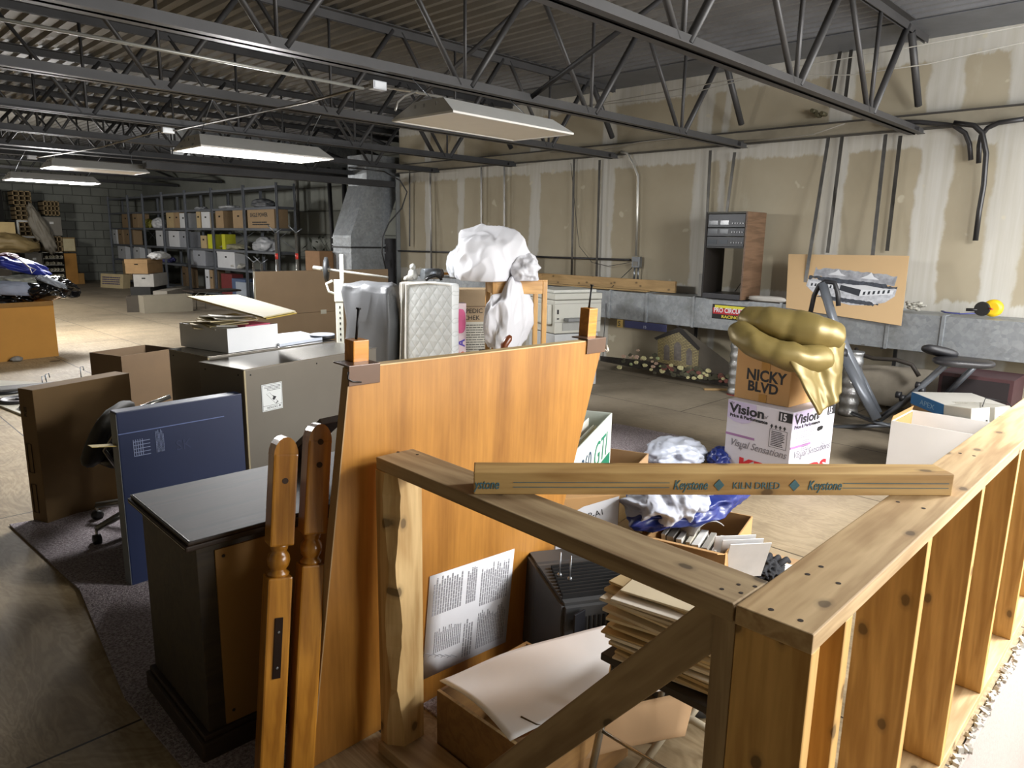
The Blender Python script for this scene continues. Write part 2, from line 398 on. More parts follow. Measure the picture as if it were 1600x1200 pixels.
def deckmat():
    m, nt, b = newmat('corrugated_steel_deck'); b.inputs['Roughness'].default_value = 0.6; b.inputs['Metallic'].default_value = 0.15
    v = coords(nt, (1, 1, 1)); sx = nt.nodes.new('ShaderNodeSeparateXYZ'); nt.links.new(v, sx.inputs[0])
    n = noi(nt, coords(nt, (0.4, 2.0, 1)), 1.2, 5, 0.65)
    g = ramp(nt, n, [(0.3, srgb('#65625b')), (0.7, srgb('#75716a'))])
    gray = ramp(nt, n, [(0.3, srgb('#6c6d70')), (0.7, srgb('#7c7e82'))])
    k = mth(nt, 'MULTIPLY_ADD', sx.outputs[0], 0.45, -2.2, clamp=True)      # blends to plain grey towards the right wall
    nt.links.new(mx(nt, g, gray, k), b.inputs['Base Color']); return m
XL, XR, YB, YF, ZD = -4.0, 8.0, 28.0, -3.2, 3.60
XR2, YC = 9.5, 10.75
FLOORM = plywood_floor(); DRY = drywall()
def poly(name, pts, m, kind='structure', th=None):
    b = bm_(); b.faces.new([b.verts.new(p) for p in pts]); return mk(name, b, m, kind=kind, thick=th)
b = bm_(); aprism(b, [(XL, YF), (1.16, YF), (1.16, 0.40), (XR, 0.40), (XR, YC), (XR2, YC), (XR2, YB), (XL, YB)], -0.06, 0.0)
mk('floor', b, FLOORM, kind='structure')
b = bm_(); abox(b, 1.16, XR, YF, 0.40, -2.7, -2.62); mk('floor_stair', b, mat('#8d8577', 0.8), kind='structure')
b = bm_(); abox(b, 1.17, XR, 0.372, 0.395, -2.62, -0.004); mk('wall_stair', b, mat('#a89e97', 0.85, var=0.03, bmp=0.2, scale=10, name='white_drywall'), kind='structure')
b = bm_(); abox(b, 1.15, 1.17, YF, 0.372, -2.62, -0.004); mk('wall_stair_side', b, mat('#cfc4ba', 0.85, var=0.03), kind='structure')
# torn edge of the wall board along the plate
b = bm_(); rnd = random.Random(3)
for i in range(170):
    x = 1.75 + i * 0.013; s = rnd.uniform(0.003, 0.011)
    abox(b, -s, s, -s * 0.7, s * 0.7, -s, s, M=T(x, 0.385 + rnd.uniform(-0.012, 0.012), rnd.uniform(-0.006, 0.012)) @ Rz(rnd.random() * 3) @ Rx(rnd.random() * 3))
mk('trim_3', b, mat('#b5b2aa', 0.9, var=0.25, scale=30, name='torn_wallboard'), kind='structure')
b = bm_(); abox(b, XR, XR + 0.12, YF, YC, -2.7, ZD); mk('wall_right', b, DRY, kind='structure')
b = bm_(); abox(b, XR2, XR2 + 0.12, YC, YB, 0, 4.2); mk('wall_right_far', b, blockwall((PI / 2, 0, PI / 2)), kind='structure')
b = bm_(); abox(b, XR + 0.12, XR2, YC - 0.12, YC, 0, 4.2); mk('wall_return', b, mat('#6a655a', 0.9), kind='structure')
b = bm_(); abox(b, XL, XR2, YB, YB + 0.12, 0, 4.2); mk('wall_back', b, blockwall((PI / 2, 0, 0)), kind='structure')
b = bm_(); abox(b, XL - 0.12, XL, YF, YB, 0, 4.2); mk('wall_left', b, mat('#8b8577', 0.9), kind='structure')
b = bm_(); abox(b, XL, XR, YF - 0.12, YF, -2.7, ZD); mk('wall_front', b, mat('#a59c86', 0.9), kind='structure')
# corrugated roof deck: trapezoid ribs along the room
b = bm_(); pitch = 0.152; x = XL; pr = []
while x < XR2:
    pr += [(x, ZD), (x + 0.045, ZD), (x + 0.062, ZD + 0.04), (x + 0.135, ZD + 0.04)]; x += pitch
for y0, y1, dz in ((YF, 14.2, 0.0), (14.2, YB, 0.5)):
    a = [b.verts.new((p[0], y0, p[1] + dz)) for p in pr]; c = [b.verts.new((p[0], y1, p[1] + dz)) for p in pr]
    for i in range(len(pr) - 1): b.faces.new((a[i], a[i + 1], c[i + 1], c[i]))
mk('ceiling', b, deckmat(), kind='structure')
# flat steel closure strip and seam at the wall, bearing ledge
b = bm_(); abox(b, 7.3, 7.99, YF, YC, ZD - 0.012, ZD - 0.004); mk('trim_1', b, mat('#6d6f73', 0.55, 0.2, name='flat_steel'), kind='structure')
b = bm_(); abox(b, 7.93, 7.995, YF, YC, 2.77, 2.885); mk('trim_2', b, mat('#8f8877', 0.8, 0.0, name='bearing_ledge'), kind='structure')
b = bm_(); abox(b, 7.90, 7.995, YF, YC, 2.885, 2.90); mk('trim_5', b, mat('#3f3c38', 0.7, 0.1, name='ledge_angle'), kind='structure')
b = bm_(); abox(b, 7.915, 7.995, YF, YC, 2.755, 2.768); mk('trim_6', b, mat('#4b4842', 0.7, 0.1, name='ledge_foot'), kind='structure')
STEEL = mat('#4b4a4a', 0.5, 0.35, var=0.12, scale=3, name='grey_painted_steel')
STEELD = mat('#3b3b3c', 0.6, 0.3, var=0.2, scale=3, name='dark_dusty_steel')
def joist(y, zb, zt, x0, x1, m, node=6.64, label=''):
    t = thing('roof_joist', label, 'roof joist', (x1, y, zb), group=None)
    for nm, z0, s in (('bottom_chord', zb, 1), ('top_chord', zt - 0.075, -1)):
        b = bm_()
        for k in (-1, 1):      # double angles with a gap
            a, c = sorted((k * 0.012, k * 0.075)); zz = z0 if s > 0 else z0 + 0.068
            abox(b, x0 - x1, (0 if s > 0 else -0.05), a, c, zz - zb, zz - zb + 0.007)
            a, c = sorted((k * 0.012, k * 0.019)); abox(b, x0 - x1, (0 if s > 0 else -0.05), a, c, z0 - zb, z0 - zb + 0.075)
        mk(nm, b, m, t)
    x = node; i = 0
    while x > x0 + 0.8:
        for k, (dx, r) in enumerate(((0.72, 0.032), (0.0, 0.019), (-0.72, 0.023))):
            xt = x + dx
            if xt > x1 - 0.02: continue
            b = bm_(); p0 = (x + dx * 0.07 - x1, 0, 0.03); p1 = (xt - x1 - dx * 0.05, 0, zt - zb - 0.03)
            atube(b, [p0, p1], r, 8 if k != 1 else 4, flat=0.75)
            mk('web_member', b, m, t)
        x -= 1.47; i += 1
    b = bm_(); atube(b, [(node + 0.80 - x1, 0, zt - zb - 0.06), (x1 - 0.05 - x1, 0, 0.26)], 0.034, 8); mk('end_web', b, m, t)
    b = bm_(); abox(b, -0.14, 0.0, -0.06, 0.06, 0.008, 0.05, bev=0.003); mk('end_seat', b, m, t)
    return t
jl = ['nearest roof joist, crossing the top right corner to the wall by the drooping pipes',
      'second nearest roof joist, running behind the big unlit light fixture',
      'third nearest roof joist, ending beside the tall bent conduit on the drywall',
      'fourth nearest roof joist, with its end over the threaded rods behind the comforter bag',
      'fifth nearest roof joist, passing over the middle lit light fixture']
ys = [2.35, 4.17, 5.98, 7.84, 9.62]
joist(0.52, 2.71, ZD, -2.6, 7.93, STEEL, label='roof joist over the half wall and stairs, just out of the picture')
for i, y in enumerate(ys): joist(y, 2.71, ZD, -2.6 if i < 3 else 0.0, 7.93, STEEL if i < 3 else STEELD, label=jl[i])
jf = ['dark roof joist just in front of the far dim light fixtures', 'dark roof joist directly over the far unlit light fixture', 'dark roof joist over the far lit tube',
      'high dark roof joist over the near end of the shelving', 'high dark roof joist over the middle of the shelving', 'high dark roof joist over the far shelving', 'high dark roof joist nearest the block wall']
for i, (y, z) in enumerate(((11.45, 2.73), (12.3, 2.76), (13.6, 2.80), (15.6, 3.08), (18.2, 3.08), (21.2, 3.10), (24.5, 3.12))):
    joist(y, z, ZD if y < 14 else ZD + 0.5, 1.0, 7.93 if y < YC else 9.4, STEELD, node=6.64, label=jf[i])
# diagonal bridging bars between the near joists
GALV = mat('#8e9398', 0.35, 0.8, var=0.12, scale=8, name='galvanized_steel')
for (a, c, lb) in (((4.40, 2.35, 3.5), (4.40, 4.17, 2.76), 'steel bridging bar sloping down to the joist just beyond the unlit fixture'), ((4.44, 2.35, 2.76), (4.44, 4.17, 3.5), 'steel bridging bar crossing behind the unlit fixture, sloping up to the far joist'),
                   ((4.40, 4.17, 3.5), (4.40, 5.98, 2.76), 'steel bridging bar between the second and third joists, sloping down away')):
    b = bm_(); atube(b, [a, c], 0.022, 4); tag(mk('bridging_bar', b, STEELD), lb, 'roof brace')
# ---------------------------------------------------------------- light fixtures
WHM = mat('#d4d2cc', 0.45, 0.0, var=0.04, name='white_enamel')
def troffer(x0, y0, z, L, W, label, lit, rot=0.0, jy=None, jz=2.73):
    t = thing('light_fixture', label, 'light fixture', (x0, y0, z), rot)
    b = bm_(); h = 0.115; i = 0.16; j = 0.06
    lo = [(0, 0, 0.012), (L, 0, 0.012), (L, W, 0.012), (0, W, 0.012)]; up_ = [(j, i, h), (L - j, i, h), (L - j, W - i, h), (j, W - i, h)]
    a = [b.verts.new(p) for p in lo]; c = [b.verts.new(p) for p in up_]
    b.faces.new(c)
    for k in range(4): b.faces.new((a[k], a[(k + 1) % 4], c[(k + 1) % 4], c[k]))
    mk('housing', b, mat('#c3c3bf', 0.4, 0.1, var=0.05, name='fixture_housing'), t, thick=0.002)
    b = bm_()
    for q in ((0, L, 0, 0.022), (0, L, W - 0.022, W), (0, 0.022, 0.022, W - 0.022), (L - 0.022, L, 0.022, W - 0.022)): abox(b, q[0], q[1], q[2], q[3], 0, 0.014, bev=0.002)
    mk('door_frame', b, WHM, t)
    for xx, dx in ((0.0, 1), (L, -1)):
        for yy in (0.2, 0.32, 0.41): b = bm_(); abox(b, xx + dx * 0.034 - 0.003, xx + dx * 0.034 + 0.003, yy - 0.006, yy + 0.006, 0.03, 0.09); mk('knockout', b, mat('#8a8a88', 0.5), t)
    b = bm_()
    for xx in (0.12, L - 0.12): atube(b, [(xx, W / 2, h - 0.01), (xx, (W / 2 + (jy - y0)) / 2, (h + jz - z) / 2), (xx + 0.01, jy - y0, jz - z)], 0.0035, 5)
    mk('hanger_wire', b, GALV, t)
    if not lit:
        b = bm_(); abox(b, 0.022, L - 0.022, 0.022, W - 0.022, 0.005, 0.009); mk('diffuser', b, mat('#c9c0ae', 0.5, var=0.03, name='prismatic_diffuser'), t)
    else:
        for k in range(2):
            b = bm_(); y = W * (0.3 + 0.4 * k); atube(b, [(0.02, y, 0.028), (L - 0.02, y, 0.028)], 0.012, 10)
            mk('fluorescent_tube', b, mat('#ffffff', 0.4, emit=14, var=0, name='lit_tube'), t)
            b = bm_()
            for xx in (0.012, L - 0.012): abox(b, xx - 0.009, xx + 0.009, y - 0.012, y + 0.012, -0.002, 0.036)
            mk('lamp_holder', b, GALV, t)
    return t
troffer(3.09, 3.59, 2.42, 1.21, 0.62, 'big unlit white light fixture hanging below the joists in the top middle', False, math.radians(1.5), 4.17)
troffer(2.50, 5.98, 2.335, 1.21, 0.58, 'lit light fixture hanging in the middle of the room, left of the big unlit one', True, 0.0, 5.98)
troffer(2.68, 11.1, 2.48, 1.21, 0.6, 'dim unlit light fixture hanging above the lit tube at the far left', False, 0.0, 11.45, 2.75)
troffer(2.55, 12.85, 2.39, 1.21, 0.5, 'lit light fixture at the far left end of the room', True, 0.0, 12.3, 2.78)
troffer(3.99, -0.85, 2.475, 1.22, 0.6, 'light fixture over the stairs behind the viewer', True, 0.0, 0.5)
# ---------------------------------------------------------------- junction boxes and conduits
def tubeobj(name, pts, r, m, label, cat, seg=6, group=None):
    p0 = Vector(pts[0]); b = bm_(); atube(b, [Vector(p) - p0 for p in pts], r, seg); return mk(name, b, m, M=Matrix.Translation(p0), label=label, cat=cat, group=group)
pA, pB = PY(-20, 26, 4.30), PY(568, 138, 4.30)
tubeobj('conduit', [pA, pB], 0.010, mat('#a9a9a2', 0.4, 0.5, name='conduit_metal'), 'thin pale conduit running along the second nearest joist at the top left', 'conduit')
J1, J2, J3 = PZ(590, 134, 2.66), PZ(262, 204, 2.70), PZ(50, 246, 2.72)
for p, s, lb in ((J1, 0.055, 'white junction box beside the big unlit light fixture'), (J2, 0.06, 'white junction box left of the middle lit light fixture'), (J3, 0.06, 'small junction box with a yellow tag over the far left lights')):
    t = thing('junction_box', lb, 'junction box', p); b = bm_(); abox(b, -s, s, -0.03, 0.03, -0.028, 0.028, bev=0.003); mk('box_body', b, mat('#c9ccd0', 0.4, 0.3), t)
    b = bm_(); abox(b, -s * 0.8, s * 0.8, -0.034, -0.030, -0.02, 0.02); mk('cover_plate', b, mat('#dfe2e4', 0.4, 0.2), t)
tubeobj('conduit', [J1 + V(-0.05, 0, 0), PZ(480, 160, 2.67), J2 + V(0.05, 0, 0)], 0.009, mat('#5d564a', 0.5, 0.4), 'dark conduit slanting from the white junction box to the box by the middle lit fixture', 'conduit')
tubeobj('conduit', [J2 + V(-0.05, 0, 0), PZ(150, 232, 2.71), J3 + V(0.05, 0, 0)], 0.008, mat('#777061', 0.5, 0.4), 'thin conduit slanting down left to the far small junction box', 'conduit')
FLEX = mat('#b9b6ae', 0.35, 0.6, name='flexible_conduit')
tubeobj('flexible_cable', [J1 + V(0.06, 0, 0), PZ(650, 144, 2.64), PZ(690, 152, 2.60), PY(730, 172, 4.0), PY(760, 190, 3.95)], 0.009, FLEX, 'armoured cable arching from the white junction box over the big fixture', 'cable')
tubeobj('flexible_cable', [PY(652, 142, 4.1), PY(632, 150, 4.0), PY(621, 160, 3.95), PY(618, 172, 3.9)], 0.008, FLEX, 'short looped armoured cable at the left end of the big fixture', 'cable')
for i, (pp, lb) in enumerate((([(1600, 40, 7.6), (1400, 78, 7.2), (1250, 103, 7.0), (1060, 150, 6.8), (880, 170, 6.6)], 'upper thin cable strung across the trusses at the top right'),
                              ([(1600, 66, 7.6), (1450, 100, 7.2), (1330, 117, 7.0), (1180, 118, 6.8), (900, 168, 6.6)], 'lower sagging thin cable strung across the trusses at the top right'))):
    tubeobj('cable', [PX(*q) for q in pp], 0.005, mat('#9a978e', 0.6), lb, 'cable', 5)
tubeobj('cable', [PX(1080, 213, 7.84), PX(1000, 222, 7.8), PX(935, 235, 7.8), PX(860, 238, 7.8)], 0.006, mat('#8d897f', 0.6), 'drooping cable under the ledge behind the unlit fixture', 'cable', 5)
tubeobj('cable', [PX(1320, 193, 7.8), PX(1270, 210, 7.8), PX(1200, 218, 7.8), PX(1115, 222, 7.8)], 0.006, mat('#8d897f', 0.6), 'pale cable sagging along the ledge towards the nearest joist end', 'cable', 5)
# metal strapping straps hanging on the drywall
ST = mat('#54524e', 0.35, 0.7, var=0.3, scale=5, name='hanger_strap')
STL = mat('#8c8b88', 0.3, 0.8, var=0.3, scale=5, name='bright_strap')
straps = [((640, 262), (640, 385)), ((672, 267), (674, 425)), ((752, 260), (752, 372)), ((788, 260), (788, 400)), ((897, 248), (893, 437)), ((937, 250), (932, 432)),
          ((1110, 235), (1098, 470)), ((1148, 238), (1135, 335)), ((1295, 212), (1252, 480)), ((1316, 212), (1293, 395)), ((1384, 210), (1348, 540)), ((1407, 212), (1386, 392)),
          ((1317, 55), (1298, 168)), ((1332, 62), (1319, 170))]
sl = ['beside the sheet metal riser', 'second from the sheet metal riser', 'left one above the comforter bag', 'right one above the comforter bag', 'just left of the pair over the copier', 'right one over the copier',
      'just left of the equipment rack', 'ending above the equipment rack', 'crossing the left side of the warehouse drawing', 'ending at the top of the warehouse drawing', 'crossing the right side of the warehouse drawing', 'right of the warehouse drawing top',
      'above the ledge, left one behind the nearest joist', 'above the ledge, right one behind the nearest joist']
for i, (a, c) in enumerate(straps):
    xs = 7.93 if i not in (8, 10) else 7.93
    p = PX(a[0], a[1], 7.93); q = PX(c[0], c[1], 7.93 if i not in (8, 10) else 7.50)
    b = bm_(); L = (q - p).length; M = frame(p, q - p, z=(-1, 0, 0)); abox(b, 0, L, -0.018, 0.018, -0.003, 0.003)
    mk('metal_strap', b, STL if i in (8, 10) else ST, M=M, label='thin metal strap hanging on the drywall, ' + sl[i], cat='metal strap')
# drooping pipes and conduits on the wall
DKP = mat('#3f3e3f', 0.4, 0.5, name='dark_conduit')
tubeobj('pipe', [PX(*q) for q in ((1380, 190, 7.8), (1440, 191, 7.85), (1490, 196, 7.9), (1508, 208, 7.92), (1515, 225, 7.93), (1517, 250, 7.93))], 0.022, DKP, 'short dark pipe bending down with a white tip, left of the drooping cable bundle', 'pipe', 10)
tubeobj('pipe', [PX(*q) for q in ((1600, 186, 7.85), (1560, 192, 7.88), (1543, 200, 7.9), (1533, 212, 7.92), (1530, 228, 7.92), (1529, 255, 7.92))], 0.022, DKP, 'short dark pipe curving down from the right of the drooping cable bundle', 'pipe', 10)
tubeobj('pipe', [PX(*q) for q in ((1490, 192, 7.8), (1522, 196, 7.82), (1535, 208, 7.84), (1541, 240, 7.86), (1537, 290, 7.88), (1530, 330, 7.9), (1524, 376, 7.9))], 0.024, mat('#2c2b2b', 0.35, 0.3), 'long black conduit drooping down the drywall at the far right', 'pipe', 10)
tubeobj('conduit', [PX(*q) for q in ((970, 237, 7.9), (980, 240, 7.92), (990, 258, 7.95), (997, 275, 7.96), (996, 330, 7.96), (994, 400, 7.96))], 0.017, mat('#b6b4ac', 0.3, 0.6), 'bent silver conduit running down the drywall to the outlet box', 'conduit', 8)
tubeobj('conduit', [PX(*q) for q in ((622, 392, 7.95), (700, 394, 7.95), (860, 402, 7.95), (985, 406, 7.95))], 0.014, DKP, 'long dark horizontal conduit ending at the outlet box on the drywall', 'conduit', 8)
t = thing('outlet_box', 'silver outlet box where the conduits meet on the drywall', 'outlet box', PX(995, 412, 7.94))
b = bm_(); abox(b, -0.03, 0.03, -0.06, 0.06, -0.05, 0.09, bev=0.004); mk('box_body', b, GALV, t)
b = bm_(); abox(b, -0.036, -0.03, -0.035, 0.035, -0.03, 0.03, bev=0.002); mk('socket_plate', b, mat('#77746c', 0.5), t)
b = bm_()
for y in (-0.03, 0.03): atube(b, [(0.0, y, -0.05), (0.0, y, -0.22)], 0.012, 8)
mk('drop_pipe', b, GALV, t)
tubeobj('cable', [PX(*q) for q in ((985, 410, 7.92), (950, 416, 7.9), (925, 410, 7.9), (905, 385, 7.9), (900, 340, 7.93), (892, 255, 7.93))], 0.004, DKP, 'thin cable looping from the outlet box up beside a strap', 'cable', 5)
tubeobj('cable', [PX(*q) for q in ((988, 418, 7.9), (970, 435, 7.8), (950, 455, 7.6), (947, 475, 7.5), (944, 520, 7.45), (942, 560, 7.6))], 0.005, DKP, 'thin cable dropping from the outlet box over the duct', 'cable', 5)
tubeobj('cable', [PX(*q) for q in ((545, 262, 7.2), (600, 268, 7.3), (625, 282, 7.5), (636, 300, 7.6), (628, 325, 7.5), (608, 348, 7.3), (598, 370, 7.2), (597, 395, 7.2), (605, 430, 7.3))], 0.012, mat('#1f1f20', 0.5), 'thick black cable looping down over the sheet metal riser', 'cable', 8)
b = bm_()
for i, (x, y) in enumerate(((1272, 174), (1279, 180), (1287, 178))): p = PX(x, y, 7.95); atube(b, [p + V(0.06, 0, 0), p + V(-0.06, 0, 0)], 0.022, 10)
tag(mk('pipe_stubs', b, mat('#57523d', 0.6, 0.3)), 'three small pipe stubs poking through the drywall above the ledge', 'pipe stubs')
# ---------------------------------------------------------------- ducts
def galvm():
    m, nt, b_ = newmat('spangled_galvanized'); b_.inputs['Metallic'].default_value = 0.55; v = coords(nt)
    vo = nt.nodes.new('ShaderNodeTexVoronoi'); vo.inputs['Scale'].default_value = 26; nt.links.new(v, vo.inputs['Vector'])
    o = ramp(nt, vo.outputs['Color'], [(0.1, srgb('#8d9296')), (0.9, srgb('#a1a5a8'))]); n = noi(nt, v, 2.2, 5, 0.7)
    o = mx(nt, o, srgb('#6f706d'), ramp(nt, n, [(0.45, (0, 0, 0, 1)), (0.7, (0.7, 0.7, 0.7, 1))])); nt.links.new(o, b_.inputs['Base Color'])
    nt.links.new(ramp(nt, n, [(0.3, (0.38,) * 3 + (1,)), (0.7, (0.6,) * 3 + (1,))]), b_.inputs['Roughness']); return m
SP = galvm()
t = thing('air_duct', 'long horizontal sheet metal duct along the foot of the drywall wall', 'air duct', (7.5, 0, 0.67))
b = bm_(); abox(b, 0, 0.49, YF + 0.05, 9.9, 0, 0.35, bev=0.004); mk('duct_body', b, SP, t)
for i, y in enumerate((9.2, 7.95, 6.72, 5.62, 5.05, 4.40, 3.35, 2.27, 1.80, 0.6, -0.6)):
    b = bm_(); abox(b, -0.014, 0.0, y - 0.014, y + 0.014, -0.004, 0.354); abox(b, 0.0, 0.48, y - 0.014, y + 0.014, 0.35, 0.362); mk('duct_seam', b, SP, t)
for y in (8.4, 6.4, 4.6, 2.3, 0.8): b = bm_(); abox(b, 0.0, 0.45, y - 0.015, y + 0.015, -0.012, -0.001); abox(b, 0.42, 0.45, y - 0.015, y + 0.015, -0.665, -0.012); mk('duct_support', b, STEELD, t)
# bent riser at the corner
Y0 = 11.0; c1 = PY(549, 400, Y0); r1 = PY(601, 400, Y0); dY = PX(521, 400, c1.x).y - Y0; ct = PY(573, 287, Y0); cm = PY(549, 368, Y0)
wX = r1.x - c1.x
t = thing('duct_riser', 'bent galvanized duct rising from floor to roof at the corner of the drywall', 'air duct', (c1.x, Y0, 0))
b = bm_(); lv = [(c1.x, 0.35), (c1.x, cm.z), (ct.x, ct.z - 0.02), (ct.x, ct.z + 0.5)]; rg = []
for X_, z in lv:
    o = X_ - c1.x; rg.append([b.verts.new(p) for p in ((o, 0, z), (o + wX, 0, z), (o + wX, dY, z), (o, dY, z))])
for a, c in zip(rg, rg[1:]):
    for k in range(4): b.faces.new((a[k], a[(k + 1) % 4], c[(k + 1) % 4], c[k]))
b.faces.new(rg[0]); b.faces.new(rg[-1]); mk('duct_body', b, SP, t)
b = bm_()
for z in (cm.z - 0.04, cm.z - 0.16, cm.z - 0.30): abox(b, -0.015, wX + 0.015, -0.015, dY + 0.015, z - 0.012, z + 0.012)
mk('drive_cleat', b, SP, t)
b = bm_(); abox(b, -0.018, wX + 0.018, -0.018, dY + 0.018, cm.z - 0.22, cm.z - 0.19); mk('black_band', b, mat('#1c1c1d', 0.5), t)
b = bm_(); b.free(); b = bm_(); abox(b, r1.x + 0.10, 8.10, YC + 0.005, YC + 0.03, 0, 2.7); mk('wall_corner', b, mat('#8b8f90', 0.5, 0.4), kind='structure')
tubeobj('steel_post', [PX(513, 262, 8.4), PX(523, 440, 8.4)], 0.045, mat('#151515', 0.6), 'black vertical post left of the sheet metal riser', 'post', 8)
tubeobj('steel_post', [PX(537, 262, 8.2), V(8.2, PX(537, 262, 8.2).y, 0.0)], 0.05, mat('#181818', 0.6), 'black post close behind the sheet metal riser', 'post', 8)
# large far duct hung in the joists, and the dark soffit at the corner
b = bm_(); p = PX(285, 95, 9.0)
t = thing('ceiling_duct', 'big pale grey duct box lying in the joists above the middle lit fixture', 'air duct', (5.6, 13.9, 3.02))
b = bm_(); abox(b, 0, 3.6, 0, 0.9, 0, 0.55, bev=0.01); mk('duct_body', b, SP, t)
b = bm_(); abox(b, 3.75, 8.9, 10.8, 10.95, 2.52, 2.62); mk('trim_4', b, STEELD, kind='structure')
# white pipe with bright collar in the dark corner
tubeobj('pipe', [PX(462, 272, 9.2), PX(463, 288, 9.2), V(PX(466, 420, 9.2).x, PX(466, 420, 9.2).y, 0.0)], 0.06, mat('#6f6d68', 0.4, 0.3), 'tall grey downpipe in the dark corner between shelving and riser', 'pipe', 10)
# ================================================================ STUD GUARD WALL (foreground)
PINE = wood('#9f7f55', '#cbae82', 0.6, 1.0, name='pine_lumber')
PINEO = wood('#ac803f', '#dcb06a', 0.55, 1.0, name='warm_pine_lumber')
PINEG = wood('#82694a', '#b19a76', 0.65, 1.0, name='grey_pine_lumber')
kw = thing('stud_wall', 'bare pine stud half wall around the stairs, seen from above its corner', 'half wall', (1.23, 0.47, 0))
ZT = 1.0; t_ = 0.038
lumber('top_plate', (1.155, 0.478, ZT - t_ / 2), (6.6, 0.497, ZT - t_ / 2), 0.142, t_, (0, 0, 1), PINE, kw)
lumber('top_plate', (1.222, 0.552, ZT - t_ / 2), (1.262, 1.74, ZT - t_ / 2), 0.135, t_, (0, 0, 1), PINEG, kw)
lumber('bottom_plate', (1.155, 0.478, 0.019), (6.6, 0.497, 0.019), 0.142, t_, (0, 0, 1), PINE, kw)
lumber('bottom_plate', (1.228, 0.552, 0.019), (1.245, 1.74, 0.019), 0.135, t_, (0, 0, 1), PINEG, kw)
def stud(x, y=None, w_=0.14, m=PINEO, th=0.038, ang=0.0):
    y = 0.478 + (x - 1.155) * 0.0035 if y is None else y
    return lumber('stud', (x, y, 0.038), (x, y, ZT - 0.038), w_, th, (math.cos(ang), math.sin(ang), 0), m, kw)
for x in (1.178, 1.335, 1.86, 2.40, 2.93, 3.45, 3.95, 4.45, 5.0, 5.5, 6.0, 6.55): stud(x)
stud(1.232, 0.574, 0.135, PINEG, 0.045, PI / 2)
# end post with a wany edge
M = T(1.245, 1.705, 0.038); b = bm_(); H_ = ZT - 0.076; n = 26; pr = []
rnd = random.Random(5)
for i in range(n + 1):
    z = H_ * i / n; k = 0.008 + 0.022 * (0.5 + 0.5 * math.sin(i * 0.55 + 1.2)) + rnd.uniform(0, 0.006)
    pr.append([b.verts.new(p) for p in ((-0.055, 0.035, z), (-0.055, -0.035 + k * 1.1, z), (-0.055 + k, -0.045, z), (0.058, -0.045, z), (0.058, 0.035, z))])
for a, c in zip(pr, pr[1:]):
    for k in range(5): b.faces.new((a[k], a[(k + 1) % 5], c[(k + 1) % 5], c[k]))
b.faces.new(pr[0]); b.faces.new(pr[-1])
# grain along z: store in a frame whose x is up
F = frame((1.245, 1.705, 0.038), (0, 0, 1), z=(0, -1, 0)); inv = F.inverted() @ M
for v in b.verts: v.co = inv @ v.co
mk('end_post', b, wood('#ab854e', '#d6b680', 0.6, 1.0, name='pale_pine'), kw, F)
lumber('diagonal_brace', (1.19, 0.585, 0.955), (1.19, 1.36, 0.02), 0.085, 0.038, (-1, 0, 0), PINEG, kw)
# nail and screw holes, rounded dark dimples
b = bm_()
for q in ((1262, 897), (1310, 911), (1205, 952), (1251, 969), (1283, 885), (1500, 708), (1522, 712), (1403, 784), (1443, 794), (622, 706), (652, 710)):
    p = PZ(q[0], q[1], ZT + 0.0006); alathe(b, [(0.0052, -0.001), (0.0052, 0.0)], 10, M=Matrix.Translation(p))
for q in ((1154, 913), (1180, 916), (1128, 920), (1158, 926), (742, 748)):
    p = PZ(q[0], q[1], ZT + 0.0006); alathe(b, [(0.0042, -0.001), (0.0042, 0.0)], 10, M=Matrix.Translation(p))
mk('nail_hole', b, mat('#2a1c10', 0.9, var=0, name='hole_brown'), kw, M=Matrix.Identity(4))
# loose stamped board lying across both plates
p0 = PZ(740, 773, ZT); p1 = PZ(1487, 775, ZT); dr = (p1 - p0).normalized(); nv = Vector((-dr.y, dr.x, 0))
Lb = (p1 - p0).length; Mb = frame(p0, dr, z=(0, 0, 1))
sb = thing('loose_board', 'loose pine board stamped in blue lying across the corner of the half wall', 'lumber board', M=Mb)
b = bm_(); abox(b, 0, Lb, 0, 0.089, 0.0005, 0.060, bev=0.003); mk('board', b, wood('#9c753f', '#c7a468', 0.6, 1.0, name='stamped_pine'), sb, Mb)
STAMP = mat('#4a7078', 0.8, var=0.2, scale=60, name='blue_stamp')
Fm = Mb @ T(0, -0.0005, 0.0005) @ Rx(PI / 2)     # on the front face: x right, y up
sc = Lb / (1487 - 740)
def fx(px): return (px - 740) * sc * (1.0 + 0.0 * px)
for s, x, sz in (('ystone', 741, 0.036), ('Keystone', 1046, 0.036), ('Keystone', 1256, 0.036)):
    text(s, sb, Fm @ T(fx(x), 0.016, 0), sz, STAMP, 'stamp_lettering', sx=0.66, shear=0.25, bold=0.0004)
text('KILN DRIED', sb, Fm @ T(fx(1138), 0.018, 0), 0.026, STAMP, 'stamp_lettering', sx=0.92)
for x in (1117, 1235):
    b = bm_(); aprism(b, [(fx(x) - 0.014, 0.028), (fx(x), 0.012), (fx(x) + 0.014, 0.028), (fx(x), 0.044)], 0, 0.0007, M=Mb.inverted() @ Fm); mk('stamped_diamond', b, STAMP, sb, Mb)
for x0, x1 in ((800, 1040), (1312, 1480)):
    for y in (0.020, 0.033): b = bm_(); abox(b, fx(x0), fx(x1), y, y + 0.0016, 0, 0.0007, M=Mb.inverted() @ Fm); mk('stamped_line', b, STAMP, sb, Mb)
